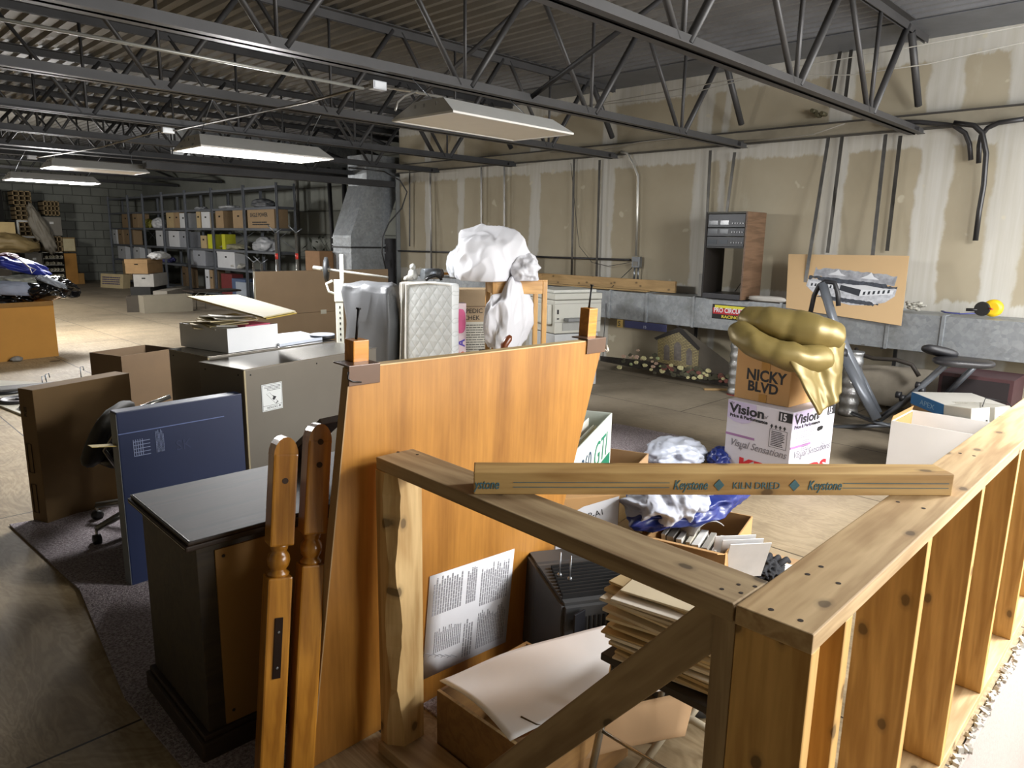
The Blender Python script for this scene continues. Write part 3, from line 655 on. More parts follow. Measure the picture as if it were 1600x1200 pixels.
# ================================================================ FOREGROUND THINGS
# carpet under everything
def carpetm():
    m, nt, b = newmat('speckled_carpet'); b.inputs['Roughness'].default_value = 0.97; v = coords(nt)
    n = noi(nt, v, 90, 2, 0.8); n2 = noi(nt, v, 4, 4)
    o = ramp(nt, n, [(0.38, srgb('#6f6468')), (0.5, srgb('#978c90')), (0.62, srgb('#b5adae'))]); o = mx(nt, o, srgb('#8a7f80'), mth(nt, 'MULTIPLY', n2, 0.4))
    nt.links.new(o, b.inputs['Base Color']); bump(nt, b, n, 0.9, 0.01); return m
b = bm_(); aprism(b, [(0.70, 1.78), (0.68, 2.6), (0.80, 3.6), (0.74, 4.72), (3.0, 4.25), (5.22, 3.78), (5.30, 3.1), (3.9, 1.9), (2.6, 1.4), (1.42, 1.4), (1.42, 1.95)], 0.0, 0.009)
mk('carpet', b, carpetm(), M=T(0, 0, 0.0015), label='worn mauve speckled carpet piece lying on the plywood under the clutter', cat='carpet')
# ---- veneer board leaning on the half wall
VEN = wood('#86551a', '#bd8438', 0.42, 0.9, knots=False, clear=0.12, name='orange_veneer', ring=6)
def on_plane(px, py, P0, n):
    r = ray(px, py); return CAM + r * ((P0 - CAM).dot(n) / r.dot(n))
BLp = Vector((0.985, 1.822, 0.001)); up_ = Vector((0, -0.045, 1.27)).normalized()
MB = frame(BLp, (1, 0, 0), z=up_); nB = MB.col[1].xyz; iB = MB.inverted(); BT = 0.034
kTL, kTR, kBR = [iB @ on_plane(x, y, BLp, nB) for x, y in ((548, 577), (943, 531), (828, 1008))]
kBL = Vector((0, 0, 0)); kBR.z = 0.0
bd = thing('veneer_board', 'large orange veneered board with paper taped low on it, leaning on the half wall', 'wooden board', M=MB)
G = frame(BLp, up_, z=nB * -1); inv = G.inverted() @ MB
PXZ = Matrix(((1, 0, 0, 0), (0, 0, 1, 0), (0, 1, 0, 0), (0, 0, 0, 1)))
b = bm_(); aprism(b, [(kBL.x, kBL.z), (kBR.x, kBR.z), (kTR.x, kTR.z), (kTL.x, kTL.z)], 0, BT, M=inv @ PXZ); mk('panel', b, VEN, bd, G)
EDGE = wood('#b99a68', '#d8bd8c', 0.6, 1.5, knots=False, name='plywood_edge')
et = (kTR - kTL).normalized(); Lt = (kTR - kTL).length
ME = MB @ frame(kTL, et, y=(0, 1, 0))      # along the top edge
b = bm_(); abox(b, 0.001, Lt - 0.001, 0.002, BT + 0.004, 0.0, 0.004); mk('top_edge', b, EDGE, bd, ME)
b = bm_(); e2 = (kTL - kBL); aprism(b, [(-0.004, 0.001), (0, 0.001), (kTL.x, kTL.z), (kTL.x - 0.004, kTL.z)], 0, BT + 0.002, M=PXZ); mk('side_edge', b, mat('#a88a60', 0.6, name='side_edge_brown'), bd, MB)
BRN = mat('#6c5546', 0.3, 0.2, var=0.08, name='brown_bracket', clear=0.3)
for x0, x1 in ((-0.010, 0.10), (Lt - 0.11, Lt + 0.010)):
    b = bm_(); abox(b, x0, x1, -0.006, 0.0, -0.05, 0.010, bev=0.002); abox(b, x0, x1, -0.006, BT + 0.045, 0.006, 0.011, bev=0.002)
    mk('corner_bracket', b, BRN, bd, ME)
b = bm_(); atube(b, [(-0.012, -0.008, -0.005), (-0.016, -0.010, -0.025), (0.0, -0.010, -0.035), (0.03, -0.010, -0.04)], 0.0025, 6); mk('wire_clip', b, mat('#191512', 0.4), bd, ME)
POSTM = wood('#b9741f', '#d8912f', 0.35, 1.4, knots=False, clear=0.3, name='orange_post')
for x0, z1 in ((0.035, 0.075), (Lt - 0.055, 0.125)):
    b = bm_(); abox(b, x0, x0 + 0.055, BT + 0.006, BT + 0.055, -0.09, z1, bev=0.003); pst = mk('leg_post', b, POSTM, bd, ME)
    b = bm_(); atube(b, [(x0 + 0.025, BT + 0.03, z1), (x0 + 0.032, BT + 0.03, z1 + 0.09)], 0.004, 8); atube(b, [(x0 + 0.032, BT + 0.03, z1 + 0.09), (x0 + 0.0325, BT + 0.03, z1 + 0.095)], 0.008, 8)
    mk('threaded_pin', b, mat('#1a1818', 0.4, 0.4), pst, ME)
b = bm_(); atube(b, [(Lt - 0.01, BT + 0.02, 0.008), (Lt + 0.12, BT + 0.03, -0.07)], 0.003, 6); atube(b, [(Lt + 0.12, BT + 0.03, -0.07), (Lt + 0.124, BT + 0.045, -0.045)], 0.009, 6)
mk('hook_arm', b, mat('#b9b2a4', 0.3, 0.3), bd, ME)
# paper sheet on it
inv = MB.inverted()
A = inv @ on_plane(803, 857, BLp, nB); C_ = inv @ on_plane(773, 1010, BLp, nB); L_ = inv @ on_plane(656, 905, BLp, nB)
ux = (Vector((L_.x, L_.z)) - Vector((A.x, A.z))).normalized(); hh = (Vector((C_.x, C_.z)) - Vector((A.x, A.z)))
hgt = abs(hh.x * ux.y - hh.y * ux.x)
Mp = MB @ frame((A.x, -0.003, A.z), (ux.x, 0, ux.y), z=(0, 1, 0))   # x to the left, y down or up
dn = inv.to_3x3() @ (Mp.col[1].xyz); sgn = -1 if dn.z > 0 else 1
Mp = MB @ frame((A.x, -0.003, A.z) if sgn == 1 else (A.x + dn.x * -hgt, -0.003, A.z + dn.z * -hgt), (ux.x, 0, ux.y), z=(0, 1, 0))
Wp = 0.42
pp = thing('instruction_sheet', 'white sheet of printed assembly instructions taped to the orange board', 'paper', M=Mp)
b = bm_(); agrid(b, lambda u, v: (u * Wp, v * hgt, 0.0), 6, 6); mk('sheet', b, mat('#dcdde2', 0.7, var=0.02, name='white_paper'), pp, Mp, thick=0.0008)
b = bm_(); g_ = mat('#8c8c92', 0.8, var=0, name='grey_print')
lines(b, 0.02, 0.17, 0.03, hgt * 0.47, 16, 0.42, 2, -0.0012, True); lines(b, 0.02, 0.17, hgt * 0.52, hgt * 0.94, 13, 0.5, 3, -0.0012, True)
lines(b, 0.19, 0.24, 0.02, hgt * 0.45, 4, 0.5, 5, -0.0012, True); lines(b, 0.25, 0.38, hgt * 0.22, hgt * 0.47, 14, 0.4, 6, -0.0012, True); lines(b, 0.19, 0.24, hgt * 0.6, hgt * 0.97, 5, 0.6, 7, -0.0012, True); lines(b, 0.26, 0.40, hgt * 0.6, hgt * 0.97, 12, 0.55, 8, -0.0012, True)
mk('printed_text', b, g_, pp, Mp)
b = bm_(); rnd = random.Random(4)
for k in range(5):
    x = 0.26 + 0.03 * k; y = hgt * 0.08 + 0.012 * k
    atube(b, [(x, y, -0.001), (x + 0.03, y + 0.02, -0.001), (x + 0.05, y + 0.015, -0.001)], 0.0008, 4)
mk('line_drawing', b, g_, pp, Mp)
# ---- two turned bed posts leaning between board and cabinet
OAK = wood('#8a5616', '#b67c2a', 0.28, 1.6, knots=False, clear=0.5, name='varnished_oak')
def bedpost(name, bot, top, label, holes=(), plate=False):
    bot = Vector(bot); top = Vector(top); ax = (top - bot); L = ax.length
    Mx = frame(bot, ax, z=(-0.25, -1, 0))
    t = thing('bed_post', label, 'bed post', M=Mx)
    b = bm_(); s = 0.036; k = L * 0.61; c = L * 0.70
    abox(b, 0.02, k, -s, s, -s, s, bev=0.006)
    pr = [(0.030, 0), (0.034, 0.012), (0.024, 0.02), (0.024, 0.024), (0.031, 0.034), (0.034, 0.05), (0.031, 0.066), (0.022, 0.078), (0.026, 0.084), (0.026, 0.09), (0.031, 0.10)]
    alathe(b, [(r, k - 0.004 + z) for r, z in pr], 20, M=Ry(PI / 2))
    abox(b, k + 0.094, L - 0.05, -s, s, -s, s, bev=0.006)
    # rounded top: half-disc extruded across the post
    poly_ = [(L - 0.058, -s)] + [(L - 0.058 + 0.058 * math.sin(a), -s * math.cos(a)) for a in [PI * i / 10 for i in range(1, 10)]] + [(L - 0.058, s)]
    aprism(b, poly_, -s + 0.002, s - 0.002)
    alathe(b, [(0.018, 0.0), (0.028, 0.012), (0.026, 0.03)], 14, M=Ry(PI / 2))
    mk('post', b, OAK, t, Mx)
    for d in holes:
        b = bm_(); alathe(b, [(0.009, 0.0), (0.009, 0.0012)], 14, M=T(L - d, 0.0, s)); mk('bolt_hole', b, mat('#35200c', 0.7, var=0), t, Mx)
    if plate:
        b = bm_(); abox(b, L * 0.33, L * 0.50, -0.012, 0.012, s, s + 0.003, bev=0.001); pl = mk('metal_hook_plate', b, mat('#2c1f1a', 0.35, 0.6), t, Mx)
        for q in (0.36, 0.46): b = bm_(); alathe(b, [(0.0045, 0.0), (0.003, 0.002)], 10, M=T(L * q, 0, s + 0.003)); mk('screw', b, GALV, pl, Mx)
    return t
bedpost('a', (0.842, 1.835, 0.0), PY(444, 681, 1.94), 'left one of two varnished turned posts, with a dark metal plate', plate=True, holes=(0.13,))
bedpost('b', (0.925, 1.80, 0.0), PY(497, 661, 1.93), 'right one of two varnished turned posts, with two bolt holes near its top', holes=(0.055, 0.125))
# dark rail behind the posts
lumber('dark_rail', PY(520, 655, 2.25), PY(452, 720, 2.6), 0.10, 0.025, (0, -1, 0.2), mat('#3a2a1c', 0.4, name='dark_rail_wood'), label='dark wooden rail resting on the dresser behind the turned posts', cat='wooden rail')
# ---- dark console / dresser
DKW = wood('#241a12', '#352619', 0.6, 1.0, knots=False, clear=0.0, name='dark_walnut')
DKS = wood('#28211a', '#3a3020', 0.5, 1.0, knots=False, name='dark_side')
Md = T(0.775, 2.085, 0) @ Rz(math.radians(-1.5)); dr_ = thing('television_console', 'dark wood television console cabinet, seen from its back corner at bottom left', 'cabinet', M=Md)
Ld, Dd, Hd = 0.86, 0.50, 0.755
b = bm_(); abox(b, 0.0, Ld, 0.0, Dd, 0.07, Hd - 0.03, bev=0.003); mk('case', b, DKS, dr_)
b = bm_(); abox(b, -0.028, Ld + 0.028, -0.022, Dd + 0.02, Hd - 0.012, Hd, bev=0.004); mk('top_board', b, DKW, dr_)
b = bm_(); abox(b, -0.036, Ld + 0.036, -0.026, Dd + 0.024, Hd - 0.030, Hd - 0.012, bev=0.005); mk('top_moulding', b, DKW, dr_)
ALU = mat('#b9b9b4', 0.25, 0.8, name='bright_trim')
for dx, z in ((-0.0365, Hd - 0.02), (-0.022, Hd + 0.0006)):
    b = bm_(); abox(b, dx - 0.0012, dx + 0.0022, -0.018, Dd + 0.01, z - 0.001, z + 0.001); mk('edge_strip', b, ALU, dr_)
b = bm_(); abox(b, -0.03, Ld + 0.03, -0.02, Dd + 0.02, 0.0, 0.075, bev=0.008); mk('plinth', b, DKW, dr_)
b = bm_(); abox(b, -0.018, Ld + 0.018, -0.012, Dd + 0.012, 0.075, 0.095, bev=0.006); mk('plinth_moulding', b, DKW, dr_)
b = bm_(); abox(b, 0.055, 0.62, -0.006, 0.0, 0.10, Hd - 0.055); bp = mk('back_panel', b, mat('#8f6a34', 0.7, var=0.08, scale=2, name='hardboard_back'), dr_)
for x, z in ((0.08, Hd - 0.08), (0.08, 0.14), (0.6, 0.14)):
    b = bm_(); alathe(b, [(0.006, 0), (0.004, 0.003)], 8, M=T(x, -0.006, z) @ Rx(PI / 2)); mk('screw', b, mat('#20160c', 0.5), bp, Md)
b = bm_(); abox(b, 0.62, 0.83, -0.012, 0.0, 0.12, Hd - 0.06, bev=0.004); mk('chassis_cover', b, mat('#191715', 0.7), dr_)
b = bm_()
for i in range(7):
    for j in range(10): abox(b, 0.65 + i * 0.02, 0.656 + i * 0.02, -0.0135, -0.0118, 0.42 + j * 0.022, 0.426 + j * 0.022)
mk('ventilation_grille', b, mat('#050505', 0.9, var=0), dr_)
# ---- steel cabinets
CABM = mat('#706a60', 0.38, 0.45, var=0.05, scale=2, name='brown_grey_steel')
def cabinet(N, ang, L, D, h, label):
    Mc = T(N[0], N[1], 0) @ Rz(ang); t = thing('steel_cabinet', label, 'cabinet', M=Mc)
    b = bm_(); abox(b, 0, L, 0, D, 0, h, bev=0.003); mk('cabinet_body', b, CABM, t)
    b = bm_(); abox(b, -0.003, L + 0.003, -0.003, D + 0.003, h, h + 0.006, bev=0.002); mk('top_cover', b, mat('#8e887e', 0.22, 0.75, var=0.12, scale=3, name='shiny_steel_top'), t)
    b = bm_(); abox(b, -0.004, 0.006, -0.004, 0.006, 0, h); mk('corner_trim', b, mat('#a79a7c', 0.35, 0.5), t)
    for s in ((0.04, -0.001, 0), (L - 0.1, -0.001, 0), (L * 0.5, -0.001, 0)):
        b = bm_(); alathe(b, [(0.005, 0), (0.003, 0.003)], 8, M=T(s[0], 0, h - 0.03) @ Rx(PI / 2)); mk('rivet', b, mat('#2a2825', 0.4, 0.5), t)
    for y in (0.05, D - 0.05):
        b = bm_(); alathe(b, [(0.005, 0), (0.003, 0.003)], 8, M=T(0, y, h - 0.03) @ Ry(-PI / 2)); mk('rivet', b, mat('#2a2825', 0.4, 0.5), t)
    return t, Mc
HC = 0.95
n1 = PZ(381, 579, HC); l1 = PZ(323, 565, HC); r1_ = PZ(543, 552, HC); a1 = math.atan2(r1_.y - n1.y, r1_.x - n1.x)
t, Mc = cabinet(n1, a1, (r1_ - n1).length + 0.25, 0.385, HC, 'front grey-brown steel cabinet with an upside-down caution sticker')
# sticker
nrm = (Mc.to_3x3() @ Vector((0, -1, 0)))
Pf = Mc @ V(0, -0.002, 0); iv = Mc.inverted()
s1 = iv @ on_plane(408, 602, Pf, nrm); s2 = iv @ on_plane(440, 596, Pf, nrm); s3 = iv @ on_plane(411, 644, Pf, nrm)
sw = s2.x - s1.x; sh = s1.z - s3.z
Ms = Mc @ T(s1.x, -0.002, s3.z) @ Rx(PI / 2)
b = bm_(); abox(b, 0, sw, 0, sh, 0, 0.001, bev=0.0004); st = mk('caution_sticker', b, mat('#d5d8d6', 0.5, var=0.02), t, Ms)
Mu = Ms @ T(sw, sh, 0) @ Rz(PI)   # upside down
b = bm_(); 
for q in ((0.004, sw - 0.004, 0.004, 0.0055), (0.004, sw - 0.004, sh - 0.0055, sh - 0.004), (0.004, 0.0055, 0.004, sh - 0.004), (sw - 0.0055, sw - 0.004, 0.004, sh - 0.004), (0.004, sw - 0.004, sh * 0.8, sh * 0.81)): abox(b, q[0], q[1], q[2], q[3], 0.001, 0.0014)
lines(b, 0.012, sw - 0.012, 0.01, sh * 0.27, 4, 0.35, 4, 0.0014)
atube(b, [(sw * 0.2, sh * 0.75, 0.0012), (sw * 0.62, sh * 0.33, 0.0012), (sw * 0.78, sh * 0.36, 0.0012), (sw * 0.35, sh * 0.77, 0.0012)], 0.0007, 4, closed=True)
aprism(b, [(sw * 0.3, sh * 0.52), (sw * 0.42, sh * 0.64), (sw * 0.5, sh * 0.58), (sw * 0.44, sh * 0.5), (sw * 0.5, sh * 0.44), (sw * 0.38, sh * 0.49)], 0.001, 0.0016)
aprism(b, [(sw * 0.22, sh * 0.70), (sw * 0.32, sh * 0.79), (sw * 0.34, sh * 0.77), (sw * 0.25, sh * 0.68)], 0.001, 0.0016)
aprism(b, [(sw * 0.10, sh * 0.85), (sw * 0.145, sh * 0.94), (sw * 0.19, sh * 0.85)], 0.001, 0.0016)
mk('sticker_print', b, INK, t, Mu)
text('CAUTION', t, Mu @ T(sw * 0.23, sh * 0.845, 0.001), sh * 0.115, INK, sx=0.95)
n2 = PZ(325, 559, HC); l2 = PZ(268, 546, HC); r2 = PZ(506, 536, HC); a2 = math.atan2(r2.y - n2.y, r2.x - n2.x)
cabinet(n2, a2, (r2 - n2).length + 0.1, (l2 - n2).length, HC, 'rear grey-brown steel cabinet carrying the white file box')
# dark flap / rail at the top of rear cabinet
# white file tray with folders
N, ang, Lw, Dw, hw = PZ(357, 552, HC + 0.008), 0, 0, 0, 0
Lp = PZ(274, 541, HC + 0.008); Rp = PZ(435, 541, HC + 0.008); ang = math.atan2(Rp.y - N.y, Rp.x - N.x)
WHB = mat('#dcdee0', 0.7, var=0.03, scale=4, name='white_card')
ft, Mf = carton('file_box', 'open white cardboard file box heaped with folders on the rear steel cabinet', 'box', N, ang, (Rp - N).length, (Lp - N).length * 0.97, 0.145, z0=HC + 0.008, m=WHB, open_=1, inside=WHB)
Lw = (Rp - N).length; Dw = (Lp - N).length * 0.97
PAPERM = [mat(c, 0.8, var=0.03, name='folder') for c in ('#b8a983', '#c2b48e', '#cfcabb', '#d6d3ca', '#a89a72')]
rnd = random.Random(9)
for i in range(9):
    b = bm_(); l = rnd.uniform(0.20, 0.30); w_ = rnd.uniform(0.20, 0.30)
    abox(b, -l / 2, l / 2, -w_ / 2, w_ / 2, -0.002, 0.004)
    M = Mf @ T(Lw * 0.42 + rnd.uniform(-0.05, 0.05), Dw * 0.55 + rnd.uniform(-0.06, 0.06), 0.12 + i * 0.009) @ Rz(rnd.uniform(-0.5, 0.5)) @ Rx(rnd.uniform(-0.1, 0.14)) @ Ry(rnd.uniform(-0.06, 0.12))
    mk('folder', b, PAPERM[i % 5], M=M, label=nth(i) + ' folder from the bottom of the heap in the white file box', cat='folder', group='folders heaped in the white file box')
b = bm_(); abox(b, -0.1, 0.1, -0.11, 0.11, 0, 0.012); mk('folder', b, mat('#c2526e', 0.7, name='pink_card'), M=Mf @ T(Lw * 0.66, Dw * 0.32, 0.135) @ Rz(0.1), label='bright pink folder sticking out of the white file box', cat='folder')
q = [PZ(293, 473, 1.17), PZ(372, 470, 1.17), PZ(462, 493, 1.165), PZ(412, 502, 1.165)]
for k, (dz, c, lb) in enumerate(((0.0, '#a98f3e', 'yellow-edged large folder lying under the top one on the white file box'), (0.012, '#b3a67c', 'large tan folder on top, overhanging the white file box to the right'))):
    b = bm_(); ce = sum(q, Vector()) / 4; pts = [Vector((p.x - ce.x, p.y - ce.y)) * (1.0 if k else 0.97) for p in q]; aprism(b, [(p.x, p.y) for p in pts], 0, 0.007)
    mk('large_folder', b, mat(c, 0.75, var=0.05), M=T(ce.x + (0 if k else 0.02), ce.y, 1.185 + dz) @ Rx(0.02), label=lb, cat='folder')
# things at the right end of the steel cabinets
b = bm_(); p = [PZ(437, 541, HC + 0.012), PZ(505, 530, HC + 0.012), PZ(470, 521, HC + 0.012), PZ(425, 526, HC + 0.012)]; aprism(b, [(v.x, v.y) for v in p], HC + 0.008, HC + 0.028)
mk('flat_board', b, mat('#c8cfdb', 0.35, var=0.02), label='flat white panel lying on the rear steel cabinet right of the file box', cat='board')
p = PZ(512, 527, HC + 0.03); b = bm_(); alathe(b, [(0.085, 0), (0.085, 0.03)], 24); mk('tape_roll', b, mat('#17181b', 0.5), M=Matrix.Translation((p.x + 0.03, p.y + 0.12, HC + 0.0085)), label='black round tin with a pale lid behind the steel cabinets', cat='tin')
p = PZ(512, 524, HC + 0.05); b = bm_(); alathe(b, [(0.084, 0), (0.082, 0.004)], 24); mk('tin_lid', b, mat('#b9c1d2', 0.4), M=Matrix.Translation((p.x + 0.03, p.y + 0.12, HC + 0.039)), label='pale round lid on the black tin behind the steel cabinets', cat='lid')
# blue box standing on edge
N, ang, L, D, h = BX((207, 918), 645, (190, 650), (330, 622))
BLU = mat('#1b2748', 0.45, var=0.06, scale=3, name='blue_print_card')
bt, Mb_ = carton('blue_box', 'tall narrow blue printed box standing on the carpet beside the dark console', 'box', (N.x, N.y), ang, 0.60, 0.075, h, m=BLU, tape=False)
b = bm_(); abox(b, -0.002, 0.0, 0.001, 0.074, 0, h - 0.01); mk('box_end', b, mat('#74787c', 0.6, name='grey_end'), bt, Mb_)
b = bm_(); Mq = Mb_ @ T(0.06, -0.0008, h - 0.22) @ Rx(PI / 2)
for i in range(5): abox(b, 0.0, 0.075, i * 0.017, i * 0.017 + 0.003, 0, 0.001)
for i in range(5): abox(b, 0.01 * i, 0.01 * i + 0.003, 0.0, 0.08, 0, 0.001)
lines(b, 0.10, 0.14, 0.0, 0.11, 7, 0.35, 4, 0.001, True)
mk('printed_panel', b, mat('#8b97b8', 0.6, var=0), bt, Mq)
b = bm_(); abox(b, 0.0, 0.001, -0.002, -0.0005, h - 0.10, h - 0.098); abox(b, 0.0, 0.5, -0.0015, -0.0004, h - 0.105, h - 0.101); mk('fold_crease', b, mat('#6878a8', 0.5, var=0), bt, Mb_)
text('SK', bt, Mb_ @ T(0.25, -0.0008, h - 0.23) @ Rz(0) @ Rx(PI / 2), 0.07, mat('#2a3355', 0.6, var=0), 'faint_lettering')
b = bm_(); abox(b, -0.11, 0.0, 0.01, 0.06, 0, 0.003, M=Mb_.inverted() @ Mb_ @ T(0, 0, h - 0.16) @ Ry(0.15)); mk('torn_flap', b, mat('#b5a05c', 0.7), bt, Mb_)
# flat brown picture box and the dark office chair in its shade
N, ang, L, D, h = BX((75, 820), 610, (66, 604), (180, 590))
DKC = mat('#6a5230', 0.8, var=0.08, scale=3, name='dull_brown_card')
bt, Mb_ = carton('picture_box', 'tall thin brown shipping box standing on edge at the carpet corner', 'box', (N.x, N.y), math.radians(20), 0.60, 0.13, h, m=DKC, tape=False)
mF = Mb_ @ T(-0.001, 0.125, 0) @ Rz(-PI / 2) @ Rx(PI / 2)   # on the narrow end face
text('PIES', bt, mF @ T(0.055, h - 0.16, 0.001) @ Rz(PI / 2), 0.035, mat('#33281a', 0.8, var=0), 'box_lettering')
b = bm_()
for z in (0.06, 0.3): atube(b, [(0.02, z, 0.001), (0.06, z, 0.001), (0.06, z + 0.17, 0.001), (0.02, z + 0.17, 0.001)], 0.0025, 4, closed=True)
mk('printed_symbol', b, mat('#3a2d1b', 0.8, var=0), bt, mF)
# office chair (dark, behind the boxes)
BLK = mat('#1b1a19', 0.45, name='black_vinyl'); CHR = mat('#a7a49c', 0.22, 0.85, name='chrome')
oc = thing('office_chair', 'dark office chair with metal star base between the brown and blue boxes', 'office chair', (1.33, 4.22, 0)); MO = WM[oc.name]
b = bm_(); ablob(b, (0.50, 0.50, 0.11), 0.03, 1.0, 2, 3, False, power=4); mk('seat', b, BLK, oc, MO @ T(0, 0, 0.46))
b = bm_(); ablob(b, (0.44, 0.09, 0.34), 0.03, 1.0, 4, 3, False, power=3.5); mk('backrest', b, mat('#2e2a22', 0.7, name='dark_fabric'), oc, MO @ T(-0.20, -0.10, 0.60) @ Rz(0.9) @ Rx(0.45))
b = bm_(); atube(b, [(-0.2, -0.2, 0.42), (-0.27, -0.24, 0.55), (-0.16, -0.3, 0.74), (0.05, -0.32, 0.80)], 0.012, 8); mk('armrest', b, CHR, oc, MO)
b = bm_(); atube(b, [(0, 0, 0.10), (0, 0, 0.42)], 0.025, 12); mk('gas_post', b, BLK, oc, MO)
for k in range(5):
    a = math.radians(200 + 72 * k); ex, ey = 0.33 * math.cos(a), 0.33 * math.sin(a)
    b = bm_(); atube(b, [(0, 0, 0.135), (ex * 0.5, ey * 0.5, 0.12), (ex, ey, 0.09)], [0.028, 0.024, 0.018], 4); lg = mk('base_arm', b, mat('#8a877e', 0.3, 0.7, name='brushed_metal'), oc, MO)
    b = bm_(); alathe(b, [(0.012, -0.022), (0.028, -0.018), (0.028, 0.018), (0.012, 0.022)], 16, M=T(ex, ey, 0.030) @ Rz(a + 1.2) @ Rx(PI / 2)); mk('caster', b, BLK, lg, MO)
    b = bm_(); atube(b, [(ex, ey, 0.03), (ex, ey, 0.09)], 0.007, 6); mk('caster_stem', b, CHR, lg, MO)
# open carton behind
p = PZ(185, 552, 0.62); p2 = PZ(268, 540, 0.62); ang = math.atan2(p2.y - p.y, p2.x - p.x)
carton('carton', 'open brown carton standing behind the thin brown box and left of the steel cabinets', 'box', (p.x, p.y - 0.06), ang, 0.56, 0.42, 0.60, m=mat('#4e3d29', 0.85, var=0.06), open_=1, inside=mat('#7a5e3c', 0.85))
# ---- foreground right of the post: plywood bin with white sheet
PLYB = wood('#7d5b35', '#94703f', 0.6, 1.2, knots=False, name='brown_plywood')
l_ = PZ(683, 1092, 0.22); n_ = PZ(812, 1180, 0.22)
Mw = T(1.318, 1.15, 0); wb = thing('plywood_bin', 'open plywood bin holding a big white plastic sheet, just inside the half wall', 'bin', M=Mw)
h = 0.22; Lx, Ly = 0.42, 0.46
for nm, q in (('side_panel', (0, 0.012, 0, Ly)), ('side_panel', (Lx - 0.012, Lx, 0, Ly)), ('end_panel', (0.012, Lx - 0.012, 0, 0.012)), ('end_panel', (0.012, Lx - 0.012, Ly - 0.012, Ly))):
    b = bm_(); abox(b, *q, 0.01, h, bev=0.001); mk(nm, b, PLYB, wb)
b = bm_(); abox(b, 0.012, Lx - 0.012, 0.012, Ly - 0.012, 0.01, 0.02); mk('bottom_panel', b, PLYB, wb)
b = bm_(); abox(b, 0.001, 0.011, 0.001, Ly - 0.001, h, h + 0.0015); mk('raw_edge', b, EDGE, wb)
# white sheet: curved surface rising to the back
c00 = PZ(797, 1158, 0.24); c01 = PZ(687, 1062, 0.25); c11 = PZ(945, 978, 0.36); c10 = PZ(1062, 1075, 0.30)
def sheetf(u, v):
    a = c00.lerp(c01, v); c = c10.lerp(c11, v); p = a.lerp(c, u); s = math.sin(PI * u) * 0.028 * (1 - v * 0.4) + 0.02 * math.sin(PI * v)
    return p + Vector((0, 0, s + 0.006 * math.sin(9 * u + 4 * v) * (1 - u)))
b = bm_(); agrid(b, sheetf, 28, 20); mk('white_sheet', b, mat('#eeeeee', 0.35, var=0.02, name='glossy_white_sheet', clear=0.2), thick=0.004, smooth=True, label='large glossy white curved sheet lying in the plywood bin', cat='plastic sheet')
b = bm_(); atube(b, [PZ(814, 1120, 0.275), PZ(838, 1132, 0.27), PZ(872, 1140, 0.265)], 0.003, 5); mk('twig', b, mat('#4c4128', 0.8), label='small dark curved sliver on the white sheet in the bin', cat='sliver')
# kraft flap in front
c0 = PZ(792, 1160, 0.20); c1_ = PZ(1088, 1078, 0.20); c2_ = PZ(1070, 1150, 0.13); c3_ = PZ(830, 1215, 0.10)
b = bm_(); agrid(b, lambda u, v: c0.lerp(c1_, u).lerp(c3_.lerp(c2_, u), v) + Vector((0, 0, 0.015 * math.sin(PI * u))), 12, 6); mk('kraft_sheet', b, CARD, thick=0.005, smooth=True, label='loose piece of brown cardboard in front of the white sheet', cat='cardboard piece')
# paper stack on chrome stool
sx0, sy0, sz = 1.50, 0.70, 0.50
stl = thing('stool', 'chrome-legged stool carrying the tall heap of papers inside the corner of the half wall', 'stool', (1.68, 0.92, 0)); MS = WM[stl.name]
b = bm_(); abox(b, -0.17, 0.17, -0.19, 0.19, sz - 0.025, sz - 0.003, bev=0.004); mk('seat', b, mat('#2e2a26', 0.6), stl, MS)
for k, (x, y) in enumerate(((-0.14, -0.16), (-0.14, 0.16), (0.14, -0.16), (0.14, 0.16))):
    b = bm_(); atube(b, [(x, y, sz - 0.03), (x * 1.35, y * 1.3, 0.0)], 0.0115, 10); mk('leg', b, CHR, stl, MS)
b = bm_(); atube(b, [(-0.165, -0.19, 0.25), (0.165, -0.19, 0.25), (0.165, 0.19, 0.25), (-0.165, 0.19, 0.25)], 0.006, 8, closed=True); mk('ring_rail', b, CHR, stl, MS)
rnd = random.Random(21); PM = [mat(c, 0.85, var=0.04, name='newsprint') for c in ('#d3cbb8', '#c8b68f', '#dfdacd', '#bfa97e', '#d8ccae')]
z = sz
for i in range(25):
    h = rnd.uniform(0.005, 0.010); b = bm_(); w_ = 0.125 + rnd.uniform(-0.02, 0.03); d_ = 0.17 + rnd.uniform(-0.02, 0.03)
    abox(b, -w_, w_, -d_, d_, 0, h, bev=0.0015)
    M = T(1.675 + rnd.uniform(-0.015, 0.015) + 0.0 * i, 0.92 + rnd.uniform(-0.015, 0.015) + i * 0.0015, z) @ Rz(rnd.uniform(-0.12, 0.12) + 0.1)
    mk('newspaper', b, PM[i % 5], M=M, label=nth(i) + ' folded paper from the bottom of the heap on the chrome stool', cat='newspaper', group='papers heaped on the chrome stool'); z += h + 0.0003
